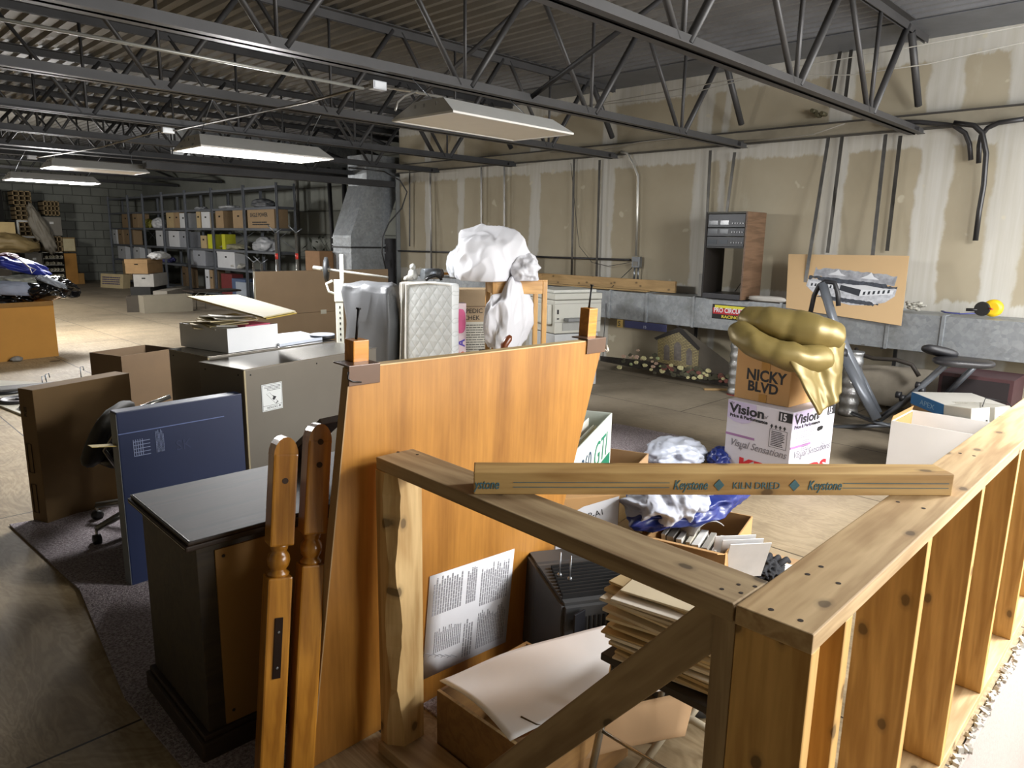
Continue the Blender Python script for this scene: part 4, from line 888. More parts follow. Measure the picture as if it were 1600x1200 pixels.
# cream step stool
CRM = mat('#c6bda6', 0.35, 0.1, name='cream_enamel')
ss = thing('step_stool', 'folded cream metal step stool lying on the floor behind the corner studs', 'step stool', (1.70, 0.80, 0)); MS = WM[ss.name]
for pts in ([PZ(990, 1215, 0.04), PZ(1045, 1138, 0.10), PZ(1065, 1122, 0.13), PZ(1082, 1125, 0.13), PZ(1165, 1175, 0.12)], [PZ(1075, 1122, 0.12), PZ(1092, 1100, 0.14), PZ(1105, 1090, 0.15), PZ(1180, 1130, 0.12)]):
    b = bm_(); atube(b, [MS.inverted() @ p for p in pts], 0.013, 10); mk('tube_leg', b, CRM, ss)
b = bm_(); abox(b, 0.02, 0.24, -0.13, 0.06, 0.14, 0.165, bev=0.008); tr = mk('tread', b, CRM, ss)
b = bm_(); abox(b, 0.035, 0.225, -0.115, 0.045, 0.165, 0.170, bev=0.002); mk('rubber_mat', b, mat('#4f5354', 0.8), tr, MS)
b = bm_(); atube(b, [MS.inverted() @ p for p in (PZ(1062, 1150, 0.08), PZ(1090, 1105, 0.13), PZ(1140, 1150, 0.1))], 0.004, 6); mk('wire_brace', b, mat('#4a3d2e', 0.4, 0.5), ss)
# CRT monitors
CRT = mat('#3c3d3e', 0.5, var=0.06, name='charcoal_plastic'); VNT = mat('#0c0c0d', 0.8, var=0, name='vent_black')
def crt(x, y, a, label, h=0.40, s=1.0):
    M = T(x, y, 0.009) @ Rz(a); t = thing('monitor', label, 'computer monitor', M=M)
    b = bm_(); w_ = 0.19 * s; 
    ra = [(w_ * 1.05, -0.20, h), (w_ * 1.05, -0.08, h), (w_ * 0.78, 0.12, h * 0.82)]
    rings = []
    for (ww, yy, hh) in ra: rings.append([b.verts.new(p) for p in ((-ww, yy, 0.03), (ww, yy, 0.03), (ww * 0.95, yy, hh), (-ww * 0.95, yy, hh))])
    for p, q_ in zip(rings, rings[1:]):
        for k in range(4): b.faces.new((p[k], p[(k + 1) % 4], q_[(k + 1) % 4], q_[k]))
    b.faces.new(rings[0]); b.faces.new(rings[-1]); bmesh.ops.bevel(b, geom=b.edges[:], offset=0.012, segments=2, affect='EDGES'); mk('housing', b, CRT, t)
    b = bm_()
    for i in range(10): abox(b, -w_ * 0.7, w_ * 0.7, -0.05 + i * 0.015, -0.043 + i * 0.015, h - 0.035 - i * 0.0055, h + 0.004 - i * 0.0055)
    mk('top_vent', b, VNT, t)
    b = bm_()
    for i in range(12): abox(b, -w_ * 0.6 + i * 0.018, -w_ * 0.6 + i * 0.018 + 0.008, 0.118, 0.124, h * 0.35, h * 0.7)
    mk('rear_vent', b, VNT, t)
    b = bm_(); alathe(b, [(0.12, 0), (0.11, 0.03)], 20); mk('swivel_foot', b, CRT, t)
    return t
crt(2.02, 1.56, math.radians(150), 'charcoal computer monitor nearest the orange board, its vents facing up', 0.42)
crt(2.17, 1.16, math.radians(150), 'charcoal computer monitor behind the heap of papers', 0.42)
b = bm_()
for x, y in ((874, 900), (890, 906)):
    p = PZ(x, y, 0.425); alathe(b, [(0.009, 0), (0.009, 0.008), (0.005, 0.012)], 10, M=Matrix.Translation(p)); atube(b, [p, p + V(0.01, 0.005, 0.09)], 0.003, 6)
mk('rod_fittings', b, GALV, label='pair of thin metal rods standing on the near computer monitor', cat='metal rods')
b = bm_(); abox(b, -0.03, 0.03, -0.004, 0.004, -0.04, 0.04, bev=0.003); mk('connector_plate', b, mat('#26262a', 0.4, 0.5), M=Matrix.Translation(PZ(905, 972, 0.30)), label='black cable connector hanging by the white sheet edge', cat='connector')
# magazine carton with green print
gN = PZ(893, 712, 0.60)
gt, Mg = carton('printed_carton', 'tall white carton with green, blue and red print beside the orange board', 'box', (2.62, 2.16), math.radians(25), 0.98, 0.30, 0.60, z0=0.009, m=mat('#cfd6cd', 0.6, var=0.02, name='white_print_card'), open_=1, inside=mat('#b9ad8e', 0.8))
Lg = 0.98; Mfc = Mg @ T(0, -0.001, 0) @ Rx(PI / 2)
GRN = mat('#1f7a5c', 0.5, name='print_green'); BLU2 = mat('#2d8fd0', 0.5, name='print_blue'); RED = mat('#c23a30', 0.5, name='print_red')
b = bm_(); abox(b, 0.36, 0.95, 0.02, 0.36, 0, 0.001); mk('green_panel', b, GRN, gt, Mfc)
b = bm_(); abox(b, 0.03, 0.13, 0.36, 0.50, 0, 0.001); mk('blue_panel', b, BLU2, gt, Mfc)
text('3360', gt, Mfc @ T(0.14, 0.42, 0.001), 0.13, mat('#27435c', 0.6), 'box_lettering', sx=1.2)
text('GTI', gt, Mfc @ T(0.50, 0.375, 0.001), 0.20, GRN, 'box_lettering', sx=1.1, shear=0.2)
text('TO!', gt, Mfc @ T(0.14, 0.24, 0.001), 0.15, RED, 'box_lettering', sx=1.0, shear=0.2)
b = bm_(); lines(b, 0.42, 0.90, 0.06, 0.30, 5, 0.35, 6, 0.002); mk('small_print', b, mat('#d5e3da', 0.6), gt, Mfc)
for k in range(9):
    b = bm_(); abox(b, 0.03, 0.90 - 0.05 * (k % 3), 0, 0.004, 0, 0.50 + 0.015 * (k % 4)); mk('folder', b, PAPERM[k % 5], M=Mg @ T(0, 0.03 + k * 0.028, 0.03) @ Rx(random.uniform(-0.03, 0.06)), label=nth(k) + ' upright folder from the front in the green-printed carton', cat='folder', group='folders in the green-printed carton')
carton('carton', 'small open brown carton on the carpet just right of the green-printed carton', 'box', (3.46, 2.36), math.radians(20), 0.36, 0.34, 0.30, z0=0.009, m=CARD, open_=1, inside=CARD_IN)
# DSP carton, blue bag, shirt, book box ...
dt, Mdp = carton('carton', 'brown carton with a white printed label sheet between orange board and blue sleeping bag', 'box', (2.30, 2.03), math.radians(-30), 0.36, 0.18, 0.49, z0=0.009, m=CARD_OR)
b = bm_(); M_ = Mdp @ T(0.10, -0.0015, 0.22) @ Rx(PI / 2); aprism(b, [(-0.05, 0.0), (0.255, 0.0), (0.255, 0.262), (0.08, 0.225), (-0.05, 0.16)], 0, 0.001); mk('white_label', b, mat('#d9dade', 0.6, var=0.02), dt, M_)
text('DSP-A1', dt, M_ @ T(0.06, 0.155, 0.0012) @ Rz(0.2), 0.040, INK, 'label_lettering'); b = bm_(); lines(b, 0.10, 0.20, 0.09, 0.13, 3, 0.4, 3, 0.0018); mk('small_print', b, INK, dt, M_)
NAVY = mat('#1f2f74', 0.38, var=0.15, scale=4, name='blue_nylon', clear=0.1)
sbM = T(3.05, 1.72, 0.0)
bk, Mbk = carton('carton', 'open brown carton full of books under the end of the blue sleeping bag', 'box', (2.72, 1.36), math.radians(14), 0.52, 0.36, 0.33, m=CARD_OR, open_=1, inside=CARD_OR, flaps=(('l', 1.2, 0.14),))
carton('carton', 'closed brown carton hidden under the grey clothes and blue sleeping bag', 'box', (2.66, 1.80), math.radians(8), 0.62, 0.34, 0.27, z0=0.009, m=CARD_OR)
b = bm_(); ablob(b, (0.95, 0.46, 0.17), 0.20, 1.6, 3.0, 6, True, stretch=(2.0, 1, 0.7)); mk('sleeping_bag', b, NAVY, M=T(3.10, 1.78, 0.40) @ Rz(0.10) @ Rx(-0.05), label='crumpled shiny blue sleeping bag spread over the cartons', cat='sleeping bag')
b = bm_(); ablob(b, (0.22, 0.20, 0.14), 0.25, 3.0, 8.0, 4, True); mk('blue_cloth', b, NAVY, M=Matrix.Translation(PZ(1128, 714, 0.07)), label='bunched blue cloth between the white plastic bag and the white monitor box', cat='cloth')
b = bm_(); ablob(b, (0.42, 0.30, 0.17), 0.24, 1.5, 5.0, 6, True, stretch=(2.6, 0.7, 0.9)); mk('shirt', b, mat('#b4b8c4', 0.9, var=0.05, scale=10, name='light_grey_cloth'), M=T(2.80, 1.72, 0.455) @ Rz(-0.3), label='crumpled light grey shirt lying on the cartons below the loose board', cat='shirt')
b = bm_(); ablob(b, (0.09, 0.12, 0.10), 0.1, 2.0, 5.0, 4, False); mk('sock', b, mat('#c4c7d0', 0.9), M=T(2.95, 1.60, 0.53), label='small rolled light sock on the grey shirt', cat='sock')
b = bm_(); ablob(b, (0.46, 0.40, 0.20), 0.20, 2.4, 1.5, 5, True); mk('plastic_bag', b, mat('#bcc2cf', 0.3, var=0.04, name='white_film', clear=0.3), M=Matrix.Translation(PZ(1056, 706, 0.085)), label='crumpled white plastic bag on the carpet left of the white monitor box', cat='plastic bag')
# books in the box
rnd = random.Random(2)
for i in range(7):
    b = bm_(); abox(b, 0, 0.20, 0, 0.02 + 0.006 * (i % 3), 0, 0.27, bev=0.001); mk('book', b, [mat('#cfccc4', 0.7), mat('#9f9b92', 0.7), mat('#d6d5d1', 0.7), mat('#b9b3a4', 0.7)][i % 4], M=Mbk @ T(0.06 + 0.01 * i, 0.03 + i * 0.042, 0.04) @ Rx(-0.10) @ Rz(0.05), label=nth(i) + ' pale paperback from the front in the open book carton', cat='book', group='books in the open carton')
b = bm_(); R0 = 0.16
def curl(u, v):
    a = 0.2 + 2.2 * u; return (v * 0.24, 0.10 * math.cos(a), 0.10 * math.sin(a))
agrid(b, curl, 12, 3); mk('open_booklet', b, mat('#cdccc8', 0.5, name='booklet_cover'), M=Mbk @ T(0.24, 0.13, 0.27) @ Rz(0.9), thick=0.003, smooth=True, label='booklet with a curled grey cover sticking out of the book carton', cat='booklet')
for k in range(3):
    b = bm_(); abox(b, 0, 0.19, 0, 0.004, 0, 0.20); mk('envelope', b, mat('#d8d8d8', 0.6), M=Mbk @ T(0.08, 0.08 - 0.025 * k, 0.18) @ Rz(-0.9) @ Rx(0.15 + 0.1 * k), label=['farthest', 'middle', 'nearest'][k] + ' white envelope slanting out of the book carton', cat='envelope', group='white envelopes in the book carton')
b = bm_(); aprism(b, [(-0.3, -0.1), (0.3, -0.14), (0.34, 0.12), (-0.22, 0.2)], 0, 0.004); mk('paper_sheet', b, mat('#cfcdc6', 0.7), M=Matrix.Translation(PZ(1178, 912, 0.052)) @ Rz(0.3), label='loose white paper under the black gloves', cat='paper')
b = bm_(); ablob(b, (0.24, 0.15, 0.09), 0.32, 4.0, 3.0, 5, True); 
for k in range(4): atube(b, [(0.02, -0.05 + 0.03 * k, 0.02), (0.10, -0.075 + 0.04 * k, 0.03), (0.145, -0.08 + 0.045 * k, 0.0)], [0.016, 0.014, 0.010], 8)
mk('gloves', b, mat('#16181d', 0.85, var=0.2, scale=20, name='black_cloth'), M=Matrix.Translation(PZ(1196, 888, 0.09)) @ Rz(0.2), label='crumpled black work gloves behind the half wall corner', cat='gloves')
b = bm_(); 
carton('carton', 'flat brown carton below the black gloves', 'box', (PZ(1196, 888, 0.05).x - 0.25, PZ(1196, 888, 0.05).y - 0.2), math.radians(10), 0.5, 0.34, 0.045, m=CARD, tape=False)
# ================================================================ MIDDLE AND RIGHT OF THE ROOM
# ---- white monitor box with NICKY BLVD carton and gold sleeping bag
z1 = 0.53; N = PZ(1240, 645, z1); Lp = PZ(1141, 620, z1); Rp = PZ(1306, 629, z1)
ang = math.atan2(Rp.y - N.y, Rp.x - N.x); Lx = (Rp - N).length; Dy = 0.52
VW = mat('#c9c6cf', 0.55, var=0.02, name='white_box_card')
vt, Mv = carton('monitor_box', 'white computer monitor box marked 15 under the brown carton with handwriting', 'box', (N.x, N.y), ang, Lx, Dy, z1, m=VW, tape=False)
PUR = mat('#9a6f9c', 0.6, name='print_purple'); LIL = mat('#bdb2cf', 0.6, var=0.03, name='print_lilac'); REDP = mat('#c7262f', 0.5, name='print_red2'); MID = mat('#77747c', 0.6, var=0, name='print_grey')
def vface(Mf, W, big):
    k = W / 0.53
    b = bm_(); pts = [(0.0, z1 - 0.003), (0.30 * k, z1 - 0.003)] + [(0.20 * k * (1 + 0.55 * math.cos(-a)), z1 - 0.10 - 0.10 * math.sin(a)) for a in [PI * i / 12 for i in range(0, 13)]][0:12] + [(0.0, z1 - 0.12)]
    pts = [(0.002, z1 - 0.004), (0.24 * k, z1 - 0.004), (0.25 * k, z1 - 0.07), (0.235 * k, z1 - 0.11), (0.19 * k, z1 - 0.145), (0.13 * k, z1 - 0.16), (0.06 * k, z1 - 0.155), (0.002, z1 - 0.13)]
    aprism(b, pts, 0, 0.0006); mk('print_circle', b, LIL, vt, Mf)
    text('Vision', vt, Mf @ T(0.02 * k, z1 - 0.088, 0.001), 0.092 * k ** 0.3, INK, 'box_lettering', sx=1.28 * k, bold=0.003)
    text('the', vt, Mf @ T(0.02 * k, z1 - 0.027, 0.001), 0.026, MID, 'box_lettering', shear=0.4)
    text('of', vt, Mf @ T(0.30 * k, z1 - 0.085, 0.001), 0.036, MID, 'box_lettering', shear=0.4)
    text('Price & Performance', vt, Mf @ T(0.025 * k, z1 - 0.122, 0.001), 0.034, INK, 'box_lettering', sx=1.10 * k, bold=0.0012)
    b = bm_(); abox(b, 0, 0.245 * k, z1 - 0.262, z1 - 0.245, 0, 0.001); mk('print_bar', b, PUR, vt, Mf)
    text('Visual Sensations', vt, Mf @ T(0.04 * k, z1 - 0.335, 0.001), 0.075, MID, 'box_lettering', sx=0.90 * k, shear=0.35)
    text('by', vt, Mf @ T(0.12 * k, z1 - 0.352, 0.001), 0.03, MID, 'box_lettering', shear=0.35)
    text('KDS', vt, Mf @ T(0.13 * k, z1 - 0.50, 0.001), 0.125, REDP, 'box_lettering', sx=1.5 * k, bold=0.006)
M1 = Mv @ T(0, Dy, 0) @ Rz(-PI / 2) @ T(0, 0, 0) @ Rx(PI / 2)
M1 = Mv @ T(-0.0008, Dy, 0) @ Rz(-PI / 2) @ Rx(PI / 2)      # left face (faces the viewer's left)
vface(M1, Dy, True); M2 = Mv @ T(0, -0.0008, 0) @ Rx(PI / 2); vface(M2, Lx, False)
for Mf, W in ((M1, Dy), (M2, Lx)):
    b = bm_(); abox(b, W - 0.105, W - 0.002, z1 - 0.078, z1 - 0.012, 0, 0.001); mk('print_square', b, INK, vt, Mf)
    text('15', vt, Mf @ T(W - 0.100, z1 - 0.070, 0.0014), 0.068, VW, 'box_lettering', sx=0.85, bold=0.002)
b = bm_()
for q in ((0, 0.135, 0, 0.002), (0, 0.135, 0.128, 0.13), (0, 0.002, 0, 0.13), (0.133, 0.135, 0, 0.13)): abox(b, q[0], q[1], q[2], q[3], 0, 0.001)
lines(b, 0.015, 0.12, 0.01, 0.12, 9, 0.42, 12, 0.001); mk('notice_panel', b, INK, vt, M1 @ T(Dy - 0.165, z1 - 0.275, 0))
b = bm_()
for i in range(4):
    x = i * 0.033; aprism(b, [(x, 0.012), (x + 0.012, 0.03), (x + 0.024, 0.012), (x + 0.016, 0.012), (x + 0.016, 0), (x + 0.008, 0), (x + 0.008, 0.012)], 0, 0.001)
mk('handling_symbols', b, INK, vt, M1 @ T(Dy - 0.165, z1 - 0.14, 0))
b = bm_(); lines(b, 0.05, 0.30, z1 - 0.20, z1 - 0.145, 4, 0.25, 3, 0.001); lines(b, 0.14, 0.25, z1 - 0.30, z1 - 0.215, 6, 0.3, 4, 0.001); lines(b, 0.40, 0.49, z1 - 0.33, z1 - 0.27, 5, 0.3, 8, 0.001); mk('small_print', b, MID, vt, M2)
b = bm_(); aprism(b, [(0, 0), (0.02, -0.012), (0.075, -0.004), (0.085, 0.016), (0.06, 0.024), (0.01, 0.02)], 0, 0.001); mk('handle_hole', b, mat('#0d0c0c', 0.9), vt, M2 @ T(Lx - 0.23, z1 - 0.17, 0))
# brown carton on it
zt = z1 + 0.002; N = PZ(1232, 637, zt); Lp = PZ(1147, 620, zt)
a2 = math.atan2(N.y - Lp.y, N.x - Lp.x); D2 = (Lp - N).length; h2 = zat(N.x, N.y, 556) - zt
ct, Mn = carton('carton', 'brown carton handwritten NICKY BLVD standing on the white monitor box', 'box', (N.x, N.y), a2 + PI / 2, 0.34, D2, h2, z0=zt, m=CARD_OR, tape=False)
Mf = Mn @ T(-0.001, D2, 0) @ Rz(-PI / 2) @ Rx(PI / 2)
text('NICKY', ct, Mf @ T(D2 * 0.20, h2 * 0.42, 0), 0.112, INK, 'handwriting', sx=0.92, bold=0.003); text('BLVD', ct, Mf @ T(D2 * 0.24, h2 * 0.20, 0), 0.10, INK, 'handwriting', sx=1.0, bold=0.003)
b = bm_(); abox(b, D2 * 0.47, D2 * 0.62, h2 * 0.64, h2, 0, 0.0012); mk('packing_tape', b, TAPE, ct, Mf)
b = bm_(); abox(b, D2 * 0.46, D2 * 0.60, 0, h2 * 0.16, 0, 0.0012); mk('packing_tape', b, TAPE, ct, Mf)
# gold quilted sleeping bag folded over the carton
GOLD = mat('#75663a', 0.42, 0.3, var=0.12, scale=3, name='gold_satin')
top = zt + h2
gb = thing('gold_sleeping_bag', 'shiny gold quilted sleeping bag folded over the handwritten carton', 'sleeping bag', (N.x, N.y, top)); MG = WM[gb.name]
c0 = MG.inverted()
def roll(name, path, radii, flat, seed, m=GOLD, seg=28):
    """soft quilted tube: puckered radius"""
    b = bm_(); P = [Vector(p) for p in path]; n = 44; ring = []
    def at(t):
        f = t * (len(P) - 1); i = min(int(f), len(P) - 2); u = f - i
        p0, p1, p2, p3 = P[max(i - 1, 0)], P[i], P[i + 1], P[min(i + 2, len(P) - 1)]
        q = 0.5 * ((2 * p1) + (p2 - p0) * u + (2 * p0 - 5 * p1 + 4 * p2 - p3) * u * u + (3 * p1 - p0 - 3 * p2 + p3) * u ** 3)
        r = radii[i] * (1 - u) + radii[i + 1] * u; return q, r
    for i in range(n + 1):
        t = i / n; q, r = at(t); q2, _ = at(min(1, t + 0.01)); q1, _ = at(max(0, t - 0.01)); tg = (q2 - q1).normalized()
        s = tg.cross(Vector((0, 0, 1)));
        if s.length < 0.2: s = Vector((1, 0, 0)).cross(tg) * -1
        s.normalize(); u = s.cross(tg).normalized()
        pk = 1 - 0.05 * (0.5 + 0.5 * math.cos(t * 2 * PI * 4)) ** 6
        endp = min(1, 8 * t + 0.35) * min(1, 8 * (1 - t) + 0.35)
        rr = []
        for k in range(seg):
            a = 2 * PI * k / seg; d = s * math.cos(a) + u * math.sin(a) * flat
            w_ = 1 + 0.12 * (fold(q + d * r, 5, seed) - 0.4) + 0.015 * math.sin(a * 5 + t * 9)
            rr.append(b.verts.new(q + d * r * pk * w_ * endp ** 0.5))
        ring.append(rr)
    for x, y in zip(ring, ring[1:]):
        for k in range(seg): b.faces.new((x[k], x[(k + 1) % seg], y[(k + 1) % seg], y[k]))
    b.faces.new(ring[0]); b.faces.new(ring[-1])
    return mk(name, b, m, gb, MG, smooth=True)
dC = D(0) if False else None
def GP(px, py, d): return c0 @ (CAM + ray(px, py) * d)
dd = (Vector((N.x, N.y, top)) - CAM).dot(R @ Vector((0, 0, -1)))
roll('upper_fold', [GP(1158, 497, dd + 0.30), GP(1190, 502, dd + 0.20), GP(1235, 512, dd + 0.10), GP(1280, 520, dd + 0.05), GP(1312, 528, dd + 0.05)], [0.10, 0.145, 0.165, 0.175, 0.13], 0.75, 1.0)
roll('lower_fold', [GP(1152, 510, dd + 0.22), GP(1172, 532, dd + 0.08), GP(1210, 550, dd - 0.02), GP(1250, 560, dd - 0.06), GP(1290, 560, dd + 0.0)], [0.08, 0.12, 0.125, 0.12, 0.13], 0.8, 4.0)
def drape(u, v):
    tl, tr, bl, br_ = GP(1222, 548, dd - 0.12), GP(1316, 535, dd + 0.02), GP(1276, 648, dd - 0.16), GP(1314, 614, dd - 0.02)
    p = tl.lerp(tr, u).lerp(bl.lerp(br_, u), v); f_ = 0.022 * math.sin(9 * u + 2.4 * v) + 0.02 * fold(Vector((u * 2.5, v * 1.5, 0)), 1.3, 6)
    return p + Vector((-0.6, -0.75, 0.1)) * (f_ + 0.03 * math.sin(PI * u))
b = bm_(); agrid(b, drape, 36, 30); mk('hanging_corner', b, GOLD, gb, MG, thick=0.02, smooth=True)
# ---- exercise machine
GLS = mat('#62666c', 0.4, 0.3, var=0.06, name='grey_machine_steel'); GB = mat('#232326', 0.5, name='black_grip')
gx = 6.75
gl = thing('exercise_machine', 'grey folding exercise machine with tall handle post by the duct', 'exercise machine', (gx, 2.2, 0)); MGl = WM[gl.name]; ig = MGl.inverted()
def gp(px, py, x=gx): return ig @ PX(px, py, x)
def bar(name, pts, r, m=GLS, flat=0.55, seg=4, par=gl):
    b = bm_(); atube(b, pts, r, seg, flat=flat); return mk(name, b, m, par, MGl if par is gl else None)
bar('main_post', [gp(1285, 442), gp(1302, 500), gp(1335, 575), gp(1362, 640)], 0.085, flat=0.5)
bar('swing_arm', [gp(1316, 552, gx - 0.1), gp(1345, 610, gx - 0.1), gp(1370, 655, gx - 0.1)], 0.09, flat=0.5)
b = bm_(); alathe(b, [(0.045, -0.03), (0.045, 0.03)], 20, M=Matrix.Translation(gp(1316, 552, gx - 0.12)) @ Rz(0.8) @ Rx(PI / 2)); mk('pivot_boss', b, GB, gl, MGl)
b = bm_(); alathe(b, [(0.028, -0.035), (0.028, 0.035)], 16, M=Matrix.Translation(gp(1316, 552, gx - 0.12)) @ Rz(0.8) @ Rx(PI / 2)); mk('pivot_cap', b, mat('#c4c4cc', 0.4), gl, MGl)
bar('handlebar', [gp(1266, 490), gp(1272, 462), gp(1280, 446), gp(1290, 440), gp(1304, 442), gp(1309, 458), gp(1310, 478)], 0.022, GB, 1.0, 10)
bar('rear_brace', [gp(1332, 560, gx + 0.1), gp(1352, 600, gx + 0.1), gp(1374, 645, gx + 0.1)], 0.05)
bar('seat_rail', [gp(1375, 655), gp(1410, 630), gp(1475, 572), gp(1482, 562)], 0.05)
bar('seat_rail', [gp(1480, 615, gx + 0.25), gp(1530, 565, gx + 0.25)], 0.045)
bar('base_rail', [gp(1290, 668, gx - 0.1), gp(1345, 666), gp(1400, 664)], 0.035)
bar('base_rail', [gp(1330, 645), gp(1370, 660), gp(1400, 668)], 0.035)
b = bm_(); p = gp(1468, 549); ablob(b, (0.28, 0.15, 0.075), 0.03, 1, 2, 3, False, power=3, M=Matrix.Translation(p) @ Ry(0.35) @ Rz(-0.9)); mk('small_pad', b, GB, gl, MGl)
b = bm_(); p = gp(1505, 566); ablob(b, (0.30, 0.44, 0.075), 0.03, 1, 5, 3, False, power=3, M=Matrix.Translation(p) @ Rz(0.5)); mk('seat_pad', b, mat('#2b2a2c', 0.45, name='black_seat_vinyl'), gl, MGl)
b = bm_()
for q in ((1435, 592), (1441, 600), (1404, 607), (1410, 612)): p = gp(q[0], q[1] + 10); alathe(b, [(0.03, -0.02), (0.03, 0.02)], 12, M=Matrix.Translation(p) @ Rx(PI / 2))
mk('adjuster_knob', b, GB, gl, MGl)
# ---- right hand boxes behind the half wall
N = PZ(1393, 655, 0.42); R2_ = PZ(1530, 662, 0.42); L2_ = PZ(1388, 630, 0.42)
a_ = math.atan2(PZ(1480, 668, 0.42).y - N.y, PZ(1480, 668, 0.42).x - N.x)
wt, Mw_ = carton('carton', 'open white carton with brown inside, nearest the top plate at right', 'box', (N.x, N.y), a_ - 0.1, 0.62, 0.50, 0.41, m=mat('#c3c1bd', 0.7, var=0.04, scale=2, name='white_corrugated'), open_=1, inside=CARD_OR, flaps=(('l', -0.25, 0.035),))
b = bm_(); abox(b, 0.010, 0.60, 0.03, 0.036, 0.02, 0.38); mk('inner_wall', b, CARD_OR, wt, Mw_)
b = bm_(); abox(b, 0.008, 0.014, 0.03, 0.48, 0.02, 0.40); mk('inner_wall', b, CARD_OR, wt, Mw_)
N = PZ(1503, 643, 0.44); La = PZ(1425, 612, 0.44); Ra = PZ(1592, 622, 0.44); aa = math.atan2(La.y - N.y, La.x - N.x) - PI / 2; Da = (La - N).length; Wa = min(0.5, (Ra - N).length)
at_, Ma = carton('carton', 'flat white carton with a blue side lettered APEX behind the open white carton', 'box', (N.x, N.y), aa, Wa, Da, 0.10, z0=0.34, m=mat('#b4b1a9', 0.7, var=0.04), tape=False)
b = bm_(); abox(b, -0.002, 0.0, 0.001, Da - 0.001, 0.0, 0.098); mk('blue_side', b, mat('#2f74b0', 0.5, name='apex_blue'), at_, Ma)
text('APEX', at_, Ma @ T(-0.003, Da * 0.8, 0.025) @ Rz(-PI / 2) @ Rx(PI / 2), 0.06, mat('#8fb3cf', 0.5), 'box_lettering', sx=1.5)
b = bm_(); lines(b, 0.12, 0.42, 0.15, 0.35, 5, 0.5, 3, 0.001); mk('top_print', b, mat('#8f8a7c', 0.7), at_, Ma @ T(0, 0, 0.1))
carton('carton', 'plain brown carton under the flat APEX carton', 'box', (N.x + 0.02, N.y + 0.02), aa, Wa - 0.04, Da - 0.04, 0.338, m=CARD)
for k, q in enumerate(((1540, 642), (1572, 640))):
    p = PZ(q[0], q[1], 0.46); b = bm_(); abox(b, -0.09, 0.09, -0.12, 0.12, 0, 0.32, bev=0.006)
    s_ = mk('speaker', b, mat('#aaa79d', 0.6, name='pale_plastic'), M=T(p.x, p.y + 0.10, 0.155) @ Rz(-0.5 + 0.15 * k) @ Rx(-0.1), label=('left' if k == 0 else 'right') + ' one of two dusty pale speaker cases beside the APEX carton', cat='speaker')
    b = bm_(); 
    for x in (-0.06, 0.06): alathe(b, [(0.009, 0), (0.009, 0.003)], 10, M=T(x, -0.12, 0.22) @ Rx(PI / 2))
    mk('screw_cap', b, INK, s_, WM[s_.name])
    carton('carton', 'low grey carton under the %s dusty pale speaker' % ('left' if k == 0 else 'right'), 'box', (p.x - 0.12, p.y - 0.02), -0.3, 0.26, 0.26, 0.15, m=mat('#8f8b82', 0.8), tape=False)
tubeobj('cable', [PZ(1535, 635, 0.5), PZ(1540, 622, 0.5), PZ(1574, 628, 0.5), PZ(1584, 640, 0.48)], 0.004, INK, 'thin black cable draped over the pale speakers', 'cable', 5)
p = PX(1575, 600, 6.9); b = bm_(); abox(b, 0, 0.45, -0.55, 0, 0, 0.58, bev=0.004)
mr = mk('maroon_cabinet', b, mat('#3d2326', 0.55, var=0.1, name='maroon_laminate'), M=T(7.02, 1.66, 0), label='dark maroon cabinet against the duct at the far right edge', cat='cabinet')
b = bm_(); abox(b, -0.003, 0, -0.52, -0.03, 0.03, 0.55); mk('speaker_grille', b, mat('#1c1416', 0.8), mr, WM[mr.name])
# ---- on the duct: equipment rack, drawing, mask
zD = 0.67 + 0.35 + 0.012
WAL = wood('#54402f', '#6e5541', 0.45, 1.2, knots=False, name='walnut_laminate')
rk = thing('equipment_rack', 'walnut-sided rack with black hi-fi units standing on the duct', 'equipment rack', (7.42, 3.77, zD)); MR = WM[rk.name]
Rd, Rw, Rh = 0.44, 0.50, 0.955
b = bm_(); abox(b, 0, Rd, 0.0, 0.02, 0, Rh, bev=0.002); mk('side_panel', b, WAL, rk)
b = bm_(); abox(b, 0, Rd, Rw - 0.02, Rw, 0, Rh, bev=0.002); mk('side_panel', b, mat('#1d1814', 0.6), rk)
b = bm_(); abox(b, 0, Rd, 0.02, Rw - 0.02, Rh - 0.02, Rh); mk('top_panel', b, mat('#3c3b34', 0.5), rk)
b = bm_(); abox(b, 0, Rd, 0.02, Rw - 0.02, 0.0, 0.055, bev=0.003); mk('base_shelf', b, mat('#2d2d31', 0.4), rk)
b = bm_(); abox(b, 0.01, Rd, 0.02, Rw - 0.02, 0.56, 0.575); mk('shelf', b, BLK, rk)
DKE = mat('#222326', 0.35, 0.3, name='black_faceplate')
for k, (z0, z1_, lb) in enumerate(((0.576, 0.685, 'tape'), (0.69, 0.78, 'tuner'), (0.785, 0.93, 'amp'))):
    un = thing('audio_unit', ['lowest black hi-fi unit with two small displays in the rack', 'middle black hi-fi unit in the rack', 'topmost black hi-fi unit in the rack'][k], 'audio unit', (7.425, 3.79, zD + z0))
    b = bm_(); abox(b, 0, 0.38, 0.005, 0.455, 0, z1_ - z0, bev=0.003); mk('case', b, DKE, un)
    b = bm_(); abox(b, -0.003, 0, 0.20, 0.30, 0.03, 0.075); abox(b, -0.003, 0, 0.33, 0.44, 0.03, 0.075); mk('display', b, mat('#3a4046', 0.15, name='display_glass'), un)
    for j in range(5):
        b = bm_(); alathe(b, [(0.008, 0), (0.007, 0.01)], 10, M=T(0, 0.03 + j * 0.03, 0.045) @ Ry(-PI / 2)); mk('knob', b, mat('#6a6a6c', 0.3, 0.5), un)
b = bm_(); atube(b, [(0.42, 0.10, 0.5), (0.40, 0.2, 0.2), (0.38, 0.28, 0.06)], 0.004, 5); mk('power_lead', b, INK, rk)
